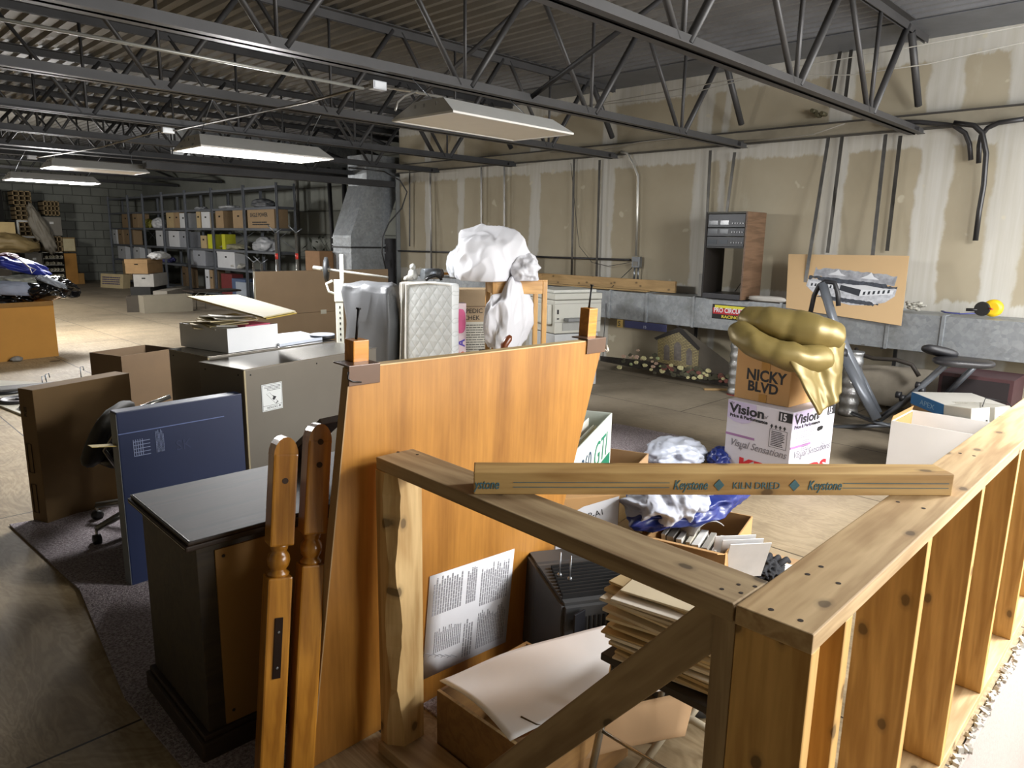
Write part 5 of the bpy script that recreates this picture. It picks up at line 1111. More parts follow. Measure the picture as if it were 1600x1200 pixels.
b = bm_(); abox(b, 0, 0.10, 0, 0.05, 0, 0.26, bev=0.004); mk('switch_case', b, mat('#8d8c86', 0.5), M=T(7.54, 4.33, zD), label='narrow pale case with a black side standing left of the equipment rack', cat='case')
b = bm_(); abox(b, -0.004, 0.09, -0.03, 0.0, 0, 0.25); mk('black_case', b, INK, M=T(7.54, 4.328, zD), label='narrow black case between the pale case and the rack', cat='case')
b = bm_(); ablob(b, (0.10, 0.44, 0.06), 0.1, 2, 1, 3, False, power=3); mk('wrapped_roll', b, mat('#b3b0aa', 0.6), M=T(7.52, 3.50, zD + 0.03), label='white wrapped roll on the duct just right of the equipment rack', cat='roll')
# boards on the duct
PLK = wood('#94784e', '#ad8e60', 0.7, 1.0, name='duct_boards')
lumber('board', (7.72, 7.4, zD + 0.075), (7.70, 4.78, zD + 0.075), 0.035, 0.14, (0, 0, 1), PLK, label='long pine plank standing on edge on top of the duct', cat='plank')
lumber('board', (7.56, 6.9, zD + 0.012), (7.58, 5.1, zD + 0.012), 0.09, 0.02, (0, 0, 1), wood('#8a7048', '#a18659', 0.7, 1.0, name='duct_boards2'), label='flat thin plank on the duct in front of the upright plank', cat='plank')
lumber('board', (7.60, 8.4, zD + 0.03), (7.58, 7.5, zD + 0.03), 0.2, 0.05, (0, 0, 1), PLK, label='short plank on the duct behind the copier', cat='plank')
carton('carton', 'small brown carton on the duct behind the copier', 'box', (7.62, 7.15), math.radians(90), 0.55, 0.30, 0.28, z0=zD + 0.16, m=mat('#8b6a42', 0.85), tape=False)
lumber('board', (7.78, 7.75, zD + 0.07), (7.78, 7.0, zD + 0.07), 0.28, 0.13, (0, 0, 1), PLK, label='thick board under the small carton on the duct', cat='plank')
# sticker on the duct
sk = thing('racing_sticker', 'red black and yellow PRO CIRCUIT RACING sticker on the duct', 'sticker', M=frame(PX(1112, 497, 7.4965), (0, -1, 0), z=(-1, 0, 0)))
MS = WM[sk.name]; W_, H_ = 0.44, 0.165
b = bm_(); abox(b, 0, W_, 0, H_, 0, 0.001, bev=0.0004); mk('backing', b, mat('#141213', 0.4, name='sticker_black'), sk, MS)
b = bm_(); abox(b, 0.01, W_ - 0.01, 0.055, H_ - 0.04, 0.001, 0.0014); mk('red_band', b, mat('#b3202a', 0.4), sk, MS)
b = bm_(); abox(b, 0.03, W_ - 0.01, H_ - 0.045, H_ - 0.01, 0.001, 0.0014); mk('yellow_band', b, mat('#d8cf3d', 0.4), sk, MS)
text('PRO CIRCUIT', sk, MS @ T(0.02, 0.075, 0.0016), 0.075, mat('#dcdbe0', 0.4), 'sticker_lettering', sx=0.80, bold=0.002); text('RACING', sk, MS @ T(0.12, 0.014, 0.0016), 0.045, mat('#e0cf3a', 0.4), 'sticker_lettering', sx=1.25, bold=0.001)
# drawing of the warehouse on tan card
pc = [PX(*q) for q in ((1228, 481, 7.46), (1408, 509, 7.44), (1420, 399, 7.66), (1232, 397, 7.66))]
MP = frame(pc[0], pc[1] - pc[0], y=pc[3] - pc[0]); ip = MP.inverted(); W_ = (pc[1] - pc[0]).length; H_ = (pc[3] - pc[0]).length; pl_ = [ip @ p for p in pc]
pd = thing('warehouse_drawing', 'tan card with a grey drawing of a warehouse, leaning on the wall above the duct', 'drawing', M=MP)
b = bm_(); aprism(b, [(p.x, p.y) for p in pl_], -0.006, 0); mk('card', b, mat('#b79a72', 0.8, var=0.03, scale=2, name='tan_card'), pd, MP)
u0, u1, v0, v1 = W_ * 0.12, W_ * 0.88, H_ * 0.22, H_ * 0.74
def cloud(nm, x0, x1, y0, y1, m, seed, z, n=30, j=0.05):
    rnd = random.Random(seed); pts = []
    for i in range(n + 1): pts.append((x0 + (x1 - x0) * i / n, y1 - (y1 - y0) * rnd.uniform(0, j * 6) * (0.3 if 0.1 < i / n < 0.9 else 1)))
    for i in range(n, -1, -1): pts.append((x0 + (x1 - x0) * i / n, y0 + (y1 - y0) * rnd.uniform(0, j * 6) * (0.3 if 0.1 < i / n < 0.9 else 1)))
    b = bm_(); aprism(b, pts, 0, z); mk(nm, b, m, pd, MP)
G1 = mat('#8d8f94', 0.8, var=0.35, scale=16, name='drawn_sky'); G2 = mat('#3b3f47', 0.8, var=0.5, scale=30, name='drawn_trees'); G3 = mat('#a9abb0', 0.8, var=0.3, scale=24, name='drawn_ground'); G4 = mat('#c6c8cc', 0.8, name='drawn_white'); G5 = mat('#2a2d33', 0.8)
cloud('drawn_sky', u0 + 0.04, u1 - 0.03, H_ * 0.60, H_ * 0.80, G1, 1, 0.0006)
for xx, hh in ((0.36, 0.07), (0.64, 0.08)):
    b = bm_(); aprism(b, [(W_ * (xx - 0.08), H_ * 0.68), (W_ * (xx - 0.02), H_ * (0.70 + hh * 0.6)), (W_ * xx, H_ * (0.72 + hh)), (W_ * (xx + 0.03), H_ * (0.70 + hh * 0.4)), (W_ * (xx + 0.08), H_ * 0.69)], 0, 0.0009); mk('drawn_peak', b, G4, pd, MP)
b = bm_(); aprism(b, [(u0, H_ * 0.58), (u0, H_ * 0.44), (W_ * 0.2, H_ * 0.34), (W_ * 0.36, H_ * 0.25), (W_ * 0.55, H_ * 0.21), (W_ * 0.70, H_ * 0.25), (W_ * 0.82, H_ * 0.33), (u1, H_ * 0.45), (u1, H_ * 0.58)], 0, 0.0010); mk('drawn_ground', b, G3, pd, MP)
cloud('drawn_treeline', u0, u1, H_ * 0.55, H_ * 0.64, G2, 4, 0.0013, 40, 0.09)
cloud('drawn_treeline', u0 + 0.14, u1 - 0.12, H_ * 0.24, H_ * 0.32, G2, 6, 0.0013, 40, 0.09)
b = bm_(); aprism(b, [(W_ * 0.42, H_ * 0.44), (W_ * 0.60, H_ * 0.38), (W_ * 0.60, H_ * 0.49), (W_ * 0.42, H_ * 0.53)], 0.0, 0.0018); mk('drawn_dark_front', b, G5, pd, MP)
b = bm_(); aprism(b, [(W_ * 0.60, H_ * 0.38), (W_ * 0.86, H_ * 0.48), (W_ * 0.86, H_ * 0.545), (W_ * 0.60, H_ * 0.49)], 0.0, 0.0018); mk('drawn_long_wall', b, G4, pd, MP)
b = bm_(); aprism(b, [(W_ * 0.42, H_ * 0.53), (W_ * 0.60, H_ * 0.49), (W_ * 0.86, H_ * 0.545), (W_ * 0.62, H_ * 0.575)], 0.0, 0.0018); mk('drawn_roof', b, mat('#b8babd', 0.8), pd, MP)
b = bm_()
for k in range(6): x = W_ * (0.625 + 0.038 * k); y = H_ * (0.405 + 0.0155 * k); aprism(b, [(x, y), (x + 0.02, y + 0.006), (x + 0.02, y + 0.04), (x, y + 0.034)], 0, 0.0024)
mk('drawn_doors', b, G5, pd, MP)
b = bm_(); aprism(b, [(W_ * 0.14, H_ * 0.42), (W_ * 0.40, H_ * 0.46), (W_ * 0.40, H_ * 0.54), (W_ * 0.14, H_ * 0.53)], 0.0, 0.0018); mk('drawn_left_building', b, G4, pd, MP)
b = bm_()
for k in range(7): x = W_ * (0.16 + 0.034 * k); aprism(b, [(x, H_ * 0.45), (x + 0.018, H_ * 0.45), (x + 0.018, H_ * 0.50), (x, H_ * 0.50)], 0, 0.0024)
mk('drawn_windows', b, G5, pd, MP)
rnd = random.Random(8); b = bm_()
for k in range(16):
    p = PX(1418 + k * 1.6, 486 + rnd.uniform(-4, 6), 7.58); ablob(b, (0.04, 0.05, 0.03), 0.3, 3, k, 2, False, M=Matrix.Translation((p.x, p.y, zD + 0.02 + rnd.random() * 0.07)))
mk('wreath', b, mat('#8f8d84', 0.9, var=0.6, scale=30), label='small dusty grey garland beside the warehouse drawing', cat='garland')
# yellow headlamp-like mask with hose
ym = thing('yellow_hose_reel', 'yellow and black hand reel with a blue strap on the duct at far right', 'hand reel', (7.68, 1.50, zD + 0.0)); MY = WM[ym.name]
b = bm_(); alathe(b, [(0.05, -0.04), (0.078, -0.025), (0.078, 0.025), (0.05, 0.04)], 24, M=T(0.05, -0.03, 0.078) @ Ry(PI / 2)); mk('yellow_drum', b, mat('#d3b11f', 0.4, name='yellow_plastic'), ym)
b = bm_(); alathe(b, [(0.06, -0.02), (0.066, 0), (0.06, 0.02)], 20, M=T(-0.03, 0.04, 0.070) @ Ry(PI / 2)); mk('black_disc', b, BLK, ym)
b = bm_(); atube(b, [(-0.03, 0.06, 0.03), (-0.05, 0.2, 0.012), (-0.03, 0.33, 0.014), (0.02, 0.37, 0.02)], 0.014, 8, flat=0.5); mk('blue_strap', b, mat('#4a4f86', 0.5), ym)
b = bm_(); atube(b, [(-0.05, -0.02, 0.08), (-0.08, -0.05, 0.075)], 0.008, 8); mk('red_button', b, mat('#b8402a', 0.4), ym)
b = bm_(); atube(b, [(-0.03, 0.05, 0.06), (-0.06, 0.16, 0.055)], 0.014, 8); mk('handle', b, BLK, ym)
# ---- low against the wall: church cut-out
pb = [PZ(936, 562, 0.0), PZ(1152, 606, 0.0)]
dirc = (pb[1] - pb[0]).normalized(); base0 = Vector((7.62, 6.15, 0.0)); base1 = Vector((7.62, 4.0, 0.0))
# keep its plane just in front of the duct legs, leaning back under the duct
MCh = frame((7.46, 6.15, 0.002), (0.0, -1, 0), y=(0.10, 0, 1)); ic = MCh.inverted(); nC = MCh.col[2].xyz
def cp(px, py): q = ic @ on_plane(px, py, MCh.translation, nC); return (q.x, q.y)
ch = thing('church_cutout', 'flat painted cut-out of a small brick church with flowers, standing below the duct', 'cut-out', M=MCh)
def cpoly(name, pts, m, z0, z1_):
    b = bm_(); aprism(b, [cp(*p) for p in pts], z0, z1_); return mk(name, b, m, ch, MCh)
def brickm():
    m, nt, b_ = newmat('painted_brick'); br = nt.nodes.new('ShaderNodeTexBrick'); v = coords(nt); nt.links.new(v, br.inputs['Vector']); br.inputs['Scale'].default_value = 1
    br.inputs['Brick Width'].default_value = 0.045; br.inputs['Row Height'].default_value = 0.018; br.inputs['Mortar Size'].default_value = 0.003
    br.inputs['Color1'].default_value = srgb('#8f8358'); br.inputs['Color2'].default_value = srgb('#7d7048'); br.inputs['Mortar'].default_value = srgb('#4a3f2a'); nt.links.new(br.outputs[0], b_.inputs['Base Color']); return m
cpoly('side_roof', [(1062, 514), (1070, 514), (1138, 566), (1142, 598), (1095, 585), (1090, 548), (1062, 520)], mat('#4a443a', 0.8, name='painted_roof'), -0.008, 0.0)
cpoly('brick_front', [(1028, 530), (1061, 516), (1092, 546), (1090, 582), (1028, 568)], brickm(), 0.0, 0.003)
cpoly('gable_roof', [(1022, 528), (1061, 511), (1066, 513), (1094, 544), (1091, 548), (1061, 519), (1026, 531)], mat('#211d19', 0.8), 0.003, 0.006)
for (x, y0, y1, w_) in ((1042, 540, 562, 4.5), (1059, 536, 563, 5.5), (1077, 546, 570, 4.5)):
    cpoly('arched_window', [(x - w_, y1), (x - w_, y0 + 3), (x - w_ * 0.6, y0), (x, y0 - 2), (x + w_ * 0.6, y0), (x + w_, y0 + 4), (x + w_, y1 + 1)], mat('#57504a', 0.5, var=0.3, scale=20), 0.003, 0.005)
rnd = random.Random(12)
FL = [mat(c, 0.9, var=0.3, scale=40, name='painted_flowers') for c in ('#b59a86', '#c2bb8c', '#5d5d48', '#7a4a42', '#4a4838', '#98a274')]
for k in range(120):
    t = rnd.random(); x = 965 + 178 * t; y = 568 + 0.12 * (x - 960) + rnd.uniform(-8, 8) - (20 * rnd.random() if x < 1035 else 0)
    mi = rnd.choice([0, 1, 4, 5, 0] if x < 1035 else [1, 4, 2, 3, 4]); q = cp(x, y); 
    if q[1] < 0.012: q = (q[0], 0.012 + 0.02 * rnd.random())
    if k >= 90: break
    b = bm_(); r = rnd.uniform(0.018, 0.042); aprism(b, [(q[0] + r * math.cos(a) * rnd.uniform(0.7, 1.3), q[1] + r * 0.7 * math.sin(a)) for a in [2 * PI * i / 7 for i in range(7)]], 0.004, 0.008 + 0.0002 * k)
    mk('painted_bush', b, FL[mi], ch, MCh)
cpoly('ground_strip', [(938, 556), (1030, 566), (1145, 590), (1150, 606), (1100, 598), (1030, 582), (938, 564)], mat('#2b261f', 0.9, var=0.4, scale=20), -0.003, 0.004)
# foil insulated flexible ducts under the duct
FOIL = mat('#a9a9a8', 0.25, 0.8, var=0.25, scale=25, bmp=0.5, name='foil_insulation')
for (x, y0, lb, px) in ((7.30, PX(1152, 580, 7.3).y, 'foil-wrapped vertical flexible duct left of the brown handwritten carton', 0), (7.25, PX(1325, 640, 7.25).y, 'foil-wrapped vertical flexible duct right of the gold sleeping bag', 0)):
    b = bm_(); pr = [(0.088 + 0.006 * math.sin(i * 1.3) , 0.008 + 0.63 * i / 30) for i in range(31)]; alathe(b, pr, 20); mk('flexible_duct', b, FOIL, M=T(x, y0, 0), label=lb, cat='flexible duct')
b = bm_(); alathe(b, [(0.095, 0.0), (0.095, 0.007)], 20); mk('red_collar', b, mat('#8c2f2a', 0.5), M=T(7.30, PX(1152, 580, 7.3).y, 0.0), label='red ring at the foot of the left foil-wrapped duct', cat='ring')
# grey insulation bulge below the duct and dark hose
b = bm_(); ablob(b, (0.18, 1.4, 0.46), 0.10, 2, 3, 4, True, power=2.6); mk('insulation_bundle', b, mat('#8b8375', 0.8, var=0.15), M=T(7.72, 2.05, 0.24), label='grey insulated bundle sagging under the duct behind the exercise machine', cat='insulation')
tubeobj('hose', [PX(1338, 545, 7.50), *[PX(*q) for q in ((1340, 553, 7.45), (1365, 560, 7.45), (1400, 562, 7.45), (1425, 570, 7.45), (1436, 588, 7.45))]], 0.02, mat('#2c2620', 0.7), 'dark hose hanging in a curve under the duct behind the exercise machine', 'hose', 8)
# little signs on the duct underside
b = bm_(); abox(b, 0, 0.002, -0.09, 0, -0.1, 0); s5 = mk('number_tag', b, mat('#a58a4a', 0.6), M=T(7.485, 5.48, 0.665), label='small yellow tag marked S hanging under the duct', cat='tag')
text('S', s5, frame((7.483, 5.465, 0.585), (0, -1, 0), z=(-1, 0, 0)), 0.09, INK, 'tag_lettering')
b = bm_(); abox(b, 0, 0.004, -0.62, 0, -0.09, 0); s6 = mk('blue_sign', b, mat('#34375a', 0.5), M=T(7.485, 5.36, 0.665), label='dark blue sign plate hanging under the duct above the church cut-out', cat='sign')
text('15', s6, frame((7.483, 5.08, 0.59), (0, -1, 0), z=(-1, 0, 0)), 0.05, mat('#b6b8c8', 0.5), 'sign_lettering')
# scraps on the floor
lumber('wood_scrap', PZ(1100, 608, 0.012), PZ(1150, 609, 0.012), 0.05, 0.02, (0, 0, 1), PLK, label='pale wood scrap on the floor left of the white monitor box', cat='wood scrap')
b = bm_(); aprism(b, [(-0.16, -0.07), (0.2, -0.1), (0.22, 0.1), (-0.12, 0.09)], 0, 0.012); mk('panel_scrap', b, mat('#8d876f', 0.8), M=Matrix.Translation(PZ(1140, 598, 0.0)), label='grey flat panel scrap on the floor behind the pale wood scrap', cat='scrap')
# ---- copier
N = CAM + ray(866, 520) * 8.0; N.z = 0
cpx, cpy = N.x, N.y; top_z = zat(cpx, cpy, 457)
a_c = math.radians(-18)
cp_ = thing('photocopier', 'beige office photocopier on its own paper cabinet in front of the duct', 'photocopier', (cpx, cpy, 0), a_c); MC_ = WM[cp_.name]
BEI = mat('#aaa99f', 0.45, var=0.03, name='copier_beige'); BE2 = mat('#8b8b86', 0.5, name='copier_grey')
Wc, Dc = 0.62, 0.62; hb = zat(cpx, cpy, 522)
b = bm_(); abox(b, 0.02, Wc - 0.02, 0.02, Dc, 0.0, hb - 0.01, bev=0.01); mk('paper_cabinet', b, mat('#a6a8a8', 0.5), cp_)
b = bm_(); abox(b, 0, Wc, 0, Dc, hb, top_z - 0.09, bev=0.012); bod = mk('copier_body', b, BEI, cp_)
b = bm_(); abox(b, -0.005, Wc + 0.005, -0.005, Dc, top_z - 0.085, top_z - 0.015, bev=0.012); mk('scanner_deck', b, BEI, cp_)
b = bm_(); abox(b, 0.03, Wc - 0.02, 0.08, Dc - 0.02, top_z - 0.015, top_z + 0.02, bev=0.01); mk('document_lid', b, mat('#b5b5ad', 0.45), cp_)
b = bm_(); abox(b, -0.06, 0.0, 0.05, Dc - 0.05, hb + 0.10, hb + 0.33, bev=0.02); mk('side_cover', b, BEI, cp_)
b = bm_(); abox(b, 0.12, Wc - 0.12, -0.10, 0.0, hb + 0.14, hb + 0.175, bev=0.006); mk('output_tray', b, mat('#6c6d6c', 0.5), cp_)
b = bm_(); abox(b, 0.10, Wc - 0.10, -0.004, 0.0, hb + 0.03, hb + 0.12, bev=0.002); mk('drawer_panel', b, BE2, cp_)
b = bm_(); abox(b, 0.36, Wc - 0.14, -0.007, -0.004, hb + 0.045, hb + 0.08); mk('badge', b, mat('#c0c0bb', 0.4), cp_)
b = bm_(); abox(b, 0.03, 0.05, -0.004, 0.0, hb + 0.22, hb + 0.27); abox(b, 0.03, 0.055, -0.004, 0, hb + 0.16, hb + 0.175); mk('latch_slot', b, VNT, cp_)
b = bm_(); abox(b, -0.002, Wc, -0.002, 0, hb + 0.125, hb + 0.129); abox(b, -0.002, Wc, -0.002, 0, top_z - 0.13, top_z - 0.127); mk('panel_gap', b, mat('#55554f', 0.6), cp_)
# ---- side table with the white comforter bag, on a storage chest
d0 = 6.3; Cn = CAM + ray(770, 437) * d0; Ln = CAM + ray(714, 430) * (d0 + 0.12); Rn = CAM + ray(856, 430) * (d0 + 0.1)
zt_ = Cn.z; ang = math.atan2(Rn.y - Cn.y, Rn.x - Cn.x); Wt = math.hypot(Rn.x - Cn.x, Rn.y - Cn.y) * 1.0; Dt = 0.36
OAKL = wood('#b08040', '#cfa05c', 0.35, 1.2, knots=False, clear=0.2, name='light_oak')
MT = T(Cn.x, Cn.y, 0) @ Rz(ang); hs = 0.62
ch_ = thing('storage_chest', 'grey storage chest hidden under the tall oak side table', 'chest', M=MT)
b = bm_(); abox(b, -0.05, Wt + 0.05, -0.03, Dt + 0.05, 0.0, hs, bev=0.01); mk('chest_body', b, mat('#77736a', 0.6), ch_)
st_ = thing('side_table', 'small oak side table standing on the chest, holding the white bedding bag', 'side table', M=MT @ T(0, 0, hs)); Ms_ = WM[st_.name]; ht = zt_ - hs
b = bm_(); abox(b, 0.0, Wt, 0.0, Dt, ht - 0.012, ht, bev=0.003); mk('tabletop', b, OAKL, st_)
k = 0.042
for x in (0, Wt - k):
    for y in (0, Dt - k):
        F = frame((x + k / 2, y + k / 2, 0), (0, 0, 1), z=(0, -1, 0)); b = bm_(); abox(b, 0, ht - 0.012, -k / 2, k / 2, -k / 2, k / 2, bev=0.003); mk('leg', b, OAKL, st_, Ms_ @ F)
for q in ((k, Wt - k, 0.004, 0.024), (k, Wt - k, Dt - 0.024, Dt - 0.004), (0.004, 0.024, k, Dt - k), (Wt - 0.024, Wt - 0.004, k, Dt - k)):
    b = bm_(); abox(b, q[0], q[1], q[2], q[3], ht - 0.125, ht - 0.012, bev=0.002); mk('apron', b, OAKL, st_)
WHC = mat('#d2d2d6', 0.55, var=0.02, name='white_bedding'); PLB = mat('#b9bcc0', 0.2, var=0.05, name='clear_plastic_bag', clear=0.5)
bgm = (Cn + Rn) / 2
b = bm_(); ablob(b, (0.58, 0.46, 0.50), 0.32, 1.0, 2.2, 6, True, power=2.8, stretch=(1, 1, 0.7)); p = CAM + ray(765, 400) * (d0 + 0.1)
bag = mk('bedding_bag', b, WHC, M=Matrix.Translation((p.x, p.y, zt_ + 0.17)) @ Rz(ang + 0.2), label='white bedding stuffed in a clear plastic bag on top of the oak side table', cat='bedding bag')
b = bm_(); ablob(b, (0.26, 0.30, 0.26), 0.22, 1.8, 5.2, 5, True); p = CAM + ray(818, 415) * (d0 + 0.05)
mk('pillow', b, WHC, M=Matrix.Translation((p.x, p.y, zt_ + 0.09)), label='white pillow bulging over the right of the oak side table', cat='pillow')
b = bm_(); ablob(b, (0.46, 0.26, 0.64), 0.36, 1.2, 9.2, 6, False, stretch=(1.2, 1, 0.7)); p = CAM + ray(793, 485) * (d0 + 0.1)
mk('bed_sheet', b, WHC, M=T(p.x, p.y, hs + 0.31) @ Ry(0.12), label='white bed sheet bundle hanging between the legs of the oak side table', cat='bed sheet')
b = bm_(); ablob(b, (0.20, 0.34, 0.34), 0.14, 2.2, 7.2, 4, True); p = CAM + ray(722, 405) * (d0 + 0.25)
mk('plastic_wrap', b, PLB, M=Matrix.Translation((p.x, p.y, zt_ + 0.12)), label='grey folds of plastic bag on the left end of the oak side table', cat='plastic bag')
b = bm_(); atube(b, [(0, 0, -0.2), (0, 0, 0), (0.03, -0.02, 0.05), (0.045, -0.02, 0.07)], [0.03, 0.03, 0.028, 0.016], 10); p = CAM + ray(788, 533) * 5.6
mk('wooden_knob', b, mat('#6a3417', 0.35, name='red_brown_wood', clear=0.3), M=Matrix.Translation((p.x, p.y, p.z - 0.03)), label='rounded red-brown wooden knob peeping over the orange board', cat='wooden knob')
carton('carton', 'brown carton under the red-brown wooden knob behind the orange board', 'box', (p.x - 0.15, p.y - 0.1), 0.0, 0.3, 0.25, p.z - 0.24, m=CARD)
# tan printed carton behind the table legs
b_n = CAM + ray(712, 548) * 7.3
ct3, M3 = carton('mattress_carton', 'tan mattress carton printed PEDIC CHEK standing behind the oak side table', 'box', (b_n.x, b_n.y), ang + 0.05, 0.62, 0.25, zat(b_n.x, b_n.y, 452), m=mat('#b49c7c', 0.75, var=0.03, name='tan_print_card'), tape=False)
h3 = zat(b_n.x, b_n.y, 452); Mf3 = M3 @ T(0, -0.001, 0) @ Rx(PI / 2)
WP = mat('#cdc9bb', 0.7, var=0.05)
b = bm_(); abox(b, 0.09, 0.50, h3 - 0.72, h3 - 0.33, 0, 0.001); lp = mk('lower_label', b, WP, ct3, Mf3)
text('ORTHOPEDIC', ct3, Mf3 @ T(-0.13, h3 - 0.24, 0.001), 0.065, INK, 'carton_lettering'); text('CHEK', ct3, Mf3 @ T(0.08, h3 - 0.31, 0.001), 0.065, INK, 'carton_lettering')
b = bm_(); lines(b, 0.10, 0.49, h3 - 0.70, h3 - 0.35, 14, 0.35, 5, 0.002); mk('small_print', b, mat('#57544e', 0.7), ct3, Mf3)
b = bm_(); abox(b, 0.0, 0.6, h3 - 0.175, h3 - 0.17, 0, 0.001); mk('printed_line', b, mat('#4a2a20', 0.7), ct3, Mf3)
# USA poster tube / strip
b_n = CAM + ray(706, 552) * 6.5; hu = zat(b_n.x, b_n.y, 474)
us = thing('usa_box', 'narrow tall pink and white box lettered USA between mattress and side table', 'box', M=T(b_n.x, b_n.y, 0) @ Rz(ang)); Mu_ = WM[us.name]
b = bm_(); abox(b, 0, 0.13, 0, 0.12, 0, hu, bev=0.003); mk('box_body', b, mat('#cdb9bd', 0.6, name='pink_white_card'), us)
b = bm_(); abox(b, -0.002, 0.010, -0.002, 0.122, 0.02, hu - 0.01); mk('maroon_edge', b, mat('#6a2138', 0.5), us)
b = bm_(); M_ = Mu_ @ T(0, -0.001, 0) @ Rx(PI / 2); ablob(b, (0.10, 0.22, 0.002), 0.0, 1, 1, 3, False, power=3); mk('pink_oval', b, mat('#c2527f', 0.5), us, M_ @ T(0.075, hu - 0.16, 0))
for ch2, z, c in (('U', hu - 0.58, '#8a2c6c'), ('S', hu - 0.48, '#c0562f'), ('A', hu - 0.39, '#4d3a9a')):
    text(ch2, us, M_ @ T(0.115, z, 0.001) @ Rz(PI / 2), 0.095, mat(c, 0.5), 'box_lettering', bold=0.003)
# mattress, grey cover bag
MQ, nt, b_ = newmat('quilted_white'); v = coords(nt); b_.inputs['Roughness'].default_value = 0.5
def diag(s):
    sx = nt.nodes.new('ShaderNodeSeparateXYZ'); nt.links.new(v, sx.inputs[0]); a = mth(nt, 'ADD', mth(nt, 'MULTIPLY', sx.outputs[0], 36.0 * s), mth(nt, 'MULTIPLY', sx.outputs[2], 26.0))
    return mth(nt, 'ABSOLUTE', mth(nt, 'SINE', mth(nt, 'ADD', a, mth(nt, 'MULTIPLY', noi(nt, v, 4.0), 2.0))))
q_ = mth(nt, 'MINIMUM', diag(1), diag(-1)); nt.links.new(ramp(nt, q_, [(0.0, srgb('#b7bbb9')), (0.2, srgb('#cdd0cf'))]), b_.inputs['Base Color']); bump(nt, b_, q_, 0.35, 0.008)
m0 = CAM + ray(636, 560) * 6.5; mr_ = CAM + ray(704, 552) * 6.35; m0.z = 0; ang_m = math.atan2(mr_.y - m0.y, mr_.x - m0.x); Wm = math.hypot(mr_.x - m0.x, mr_.y - m0.y); hm = zat(m0.x, m0.y, 441)
mt = thing('mattress', 'folded white quilted mattress with grey sides standing on the floor', 'mattress', (m0.x, m0.y, 0), ang_m); Mm = WM[mt.name]
def softbox(L, D, H, bev_=0.04, seed=1, amp=0.012, n=3):
    b = bm_(); abox(b, 0, L, 0, D, 0, H, bev=bev_); bmesh.ops.subdivide_edges(b, edges=b.edges[:], cuts=n, use_grid_fill=True)
    for vv in b.verts:
        w_ = noise.noise(vv.co * 5 + Vector((seed, 0, 0))) * amp + (fold(vv.co, 4, seed) - 0.4) * amp; c = Vector((L / 2, D / 2, H / 2)); d = (vv.co - c); vv.co += Vector((d.x / L, d.y / D, d.z / H * 0.5)).normalized() * w_
        vv.co.z = max(vv.co.z, 0.001)
    return b
mk('quilted_face', softbox(Wm + 0.02, 0.16, hm, 0.03), MQ, mt, Mm, smooth=True)
mk('grey_side', softbox(0.46, 0.22, hm - 0.01, 0.03, 3), mat('#7f7a71', 0.6, var=0.08, name='grey_ticking'), mt, Mm @ T(-0.16, 0.165, 0), smooth=True)
b = bm_(); atube(b, [(-0.01, 0.0, 0.03), (-0.012, -0.005, hm * 0.5), (0.0, 0.0, hm - 0.02), (Wm * 0.5, -0.003, hm), (Wm, 0.0, hm - 0.01)], 0.008, 6); mk('piping', b, mat('#cfccc4', 0.6), mt, Mm)
b = bm_(); atube(b, [(-0.17, 0.16, 0.03), (-0.15, 0.16, hm * 0.5), (-0.12, 0.15, hm - 0.02), (Wm * 0.5, 0.17, hm + 0.005)], 0.007, 6); mk('piping', b, mat('#cfccc4', 0.6), mt, Mm)
g0 = CAM + ray(562, 560) * 6.9; g0.z = 0; hg = zat(g0.x, g0.y, 441)
mk('grey_cover_bag', softbox(0.50, 0.34, hg, 0.09, 7, 0.05, 3), mat('#5c5d5f', 0.42, 0.1, var=0.06, name='grey_nylon'), M=T(g0.x - 0.17, g0.y + 0.03, 0) @ Rz(ang_m), smooth=True, label='bulging grey nylon cover bag standing left of the quilted mattress', cat='cover bag')
# oddments on the mattress: small white figure and drill-like motor
p = CAM + ray(645, 425) * 6.7; zt2 = hm + 0.0
fg = thing('ornament', 'small white ornament with a net on top of the mattress', 'ornament', (p.x, p.y, zt2)); 
b = bm_(); ablob(b, (0.09, 0.09, 0.12), 0.15, 3, 1, 3, True); mk('base', b, mat('#c6c6c0', 0.5), fg, WM[fg.name] @ T(0, 0, 0.045))
b = bm_(); ablob(b, (0.055, 0.055, 0.06), 0.2, 3, 4, 3, False); mk('top_piece', b, mat('#b5b5ae', 0.5), fg, WM[fg.name] @ T(0, 0, 0.12))
b = bm_(); ablob(b, (0.10, 0.07, 0.05), 0.4, 6, 2, 3, True); mk('loose_cord', b, mat('#a4a19a', 0.8), fg, WM[fg.name] @ T(-0.05, 0.0, 0.015))
p = CAM + ray(672, 420) * 6.7; mo = thing('motor', 'grey cylindrical electric motor lying on top of the mattress', 'motor', (p.x, p.y, zt2 + 0.005)); MM = WM[mo.name]
b = bm_(); atube(b, [(-0.09, 0, 0.055), (0.08, -0.03, 0.055)], 0.05, 16); mk('motor_body', b, GALV, mo, MM)
b = bm_(); atube(b, [(0.08, -0.03, 0.055), (0.11, -0.035, 0.055)], 0.046, 16); mk('end_cap', b, mat('#4d433b', 0.5), mo, MM)
b = bm_(); atube(b, [(0.11, -0.035, 0.055), (0.20, -0.05, 0.055)], 0.012, 8); mk('shaft', b, mat('#b97f35', 0.4), mo, MM)
b = bm_(); atube(b, [(-0.10, -0.06, 0.0), (-0.06, -0.07, 0.03), (0.0, -0.08, 0.045), (0.05, -0.09, 0.02), (0.06, -0.09, 0.0)], 0.014, 8); mk('carry_handle', b, BLK, mo, MM)
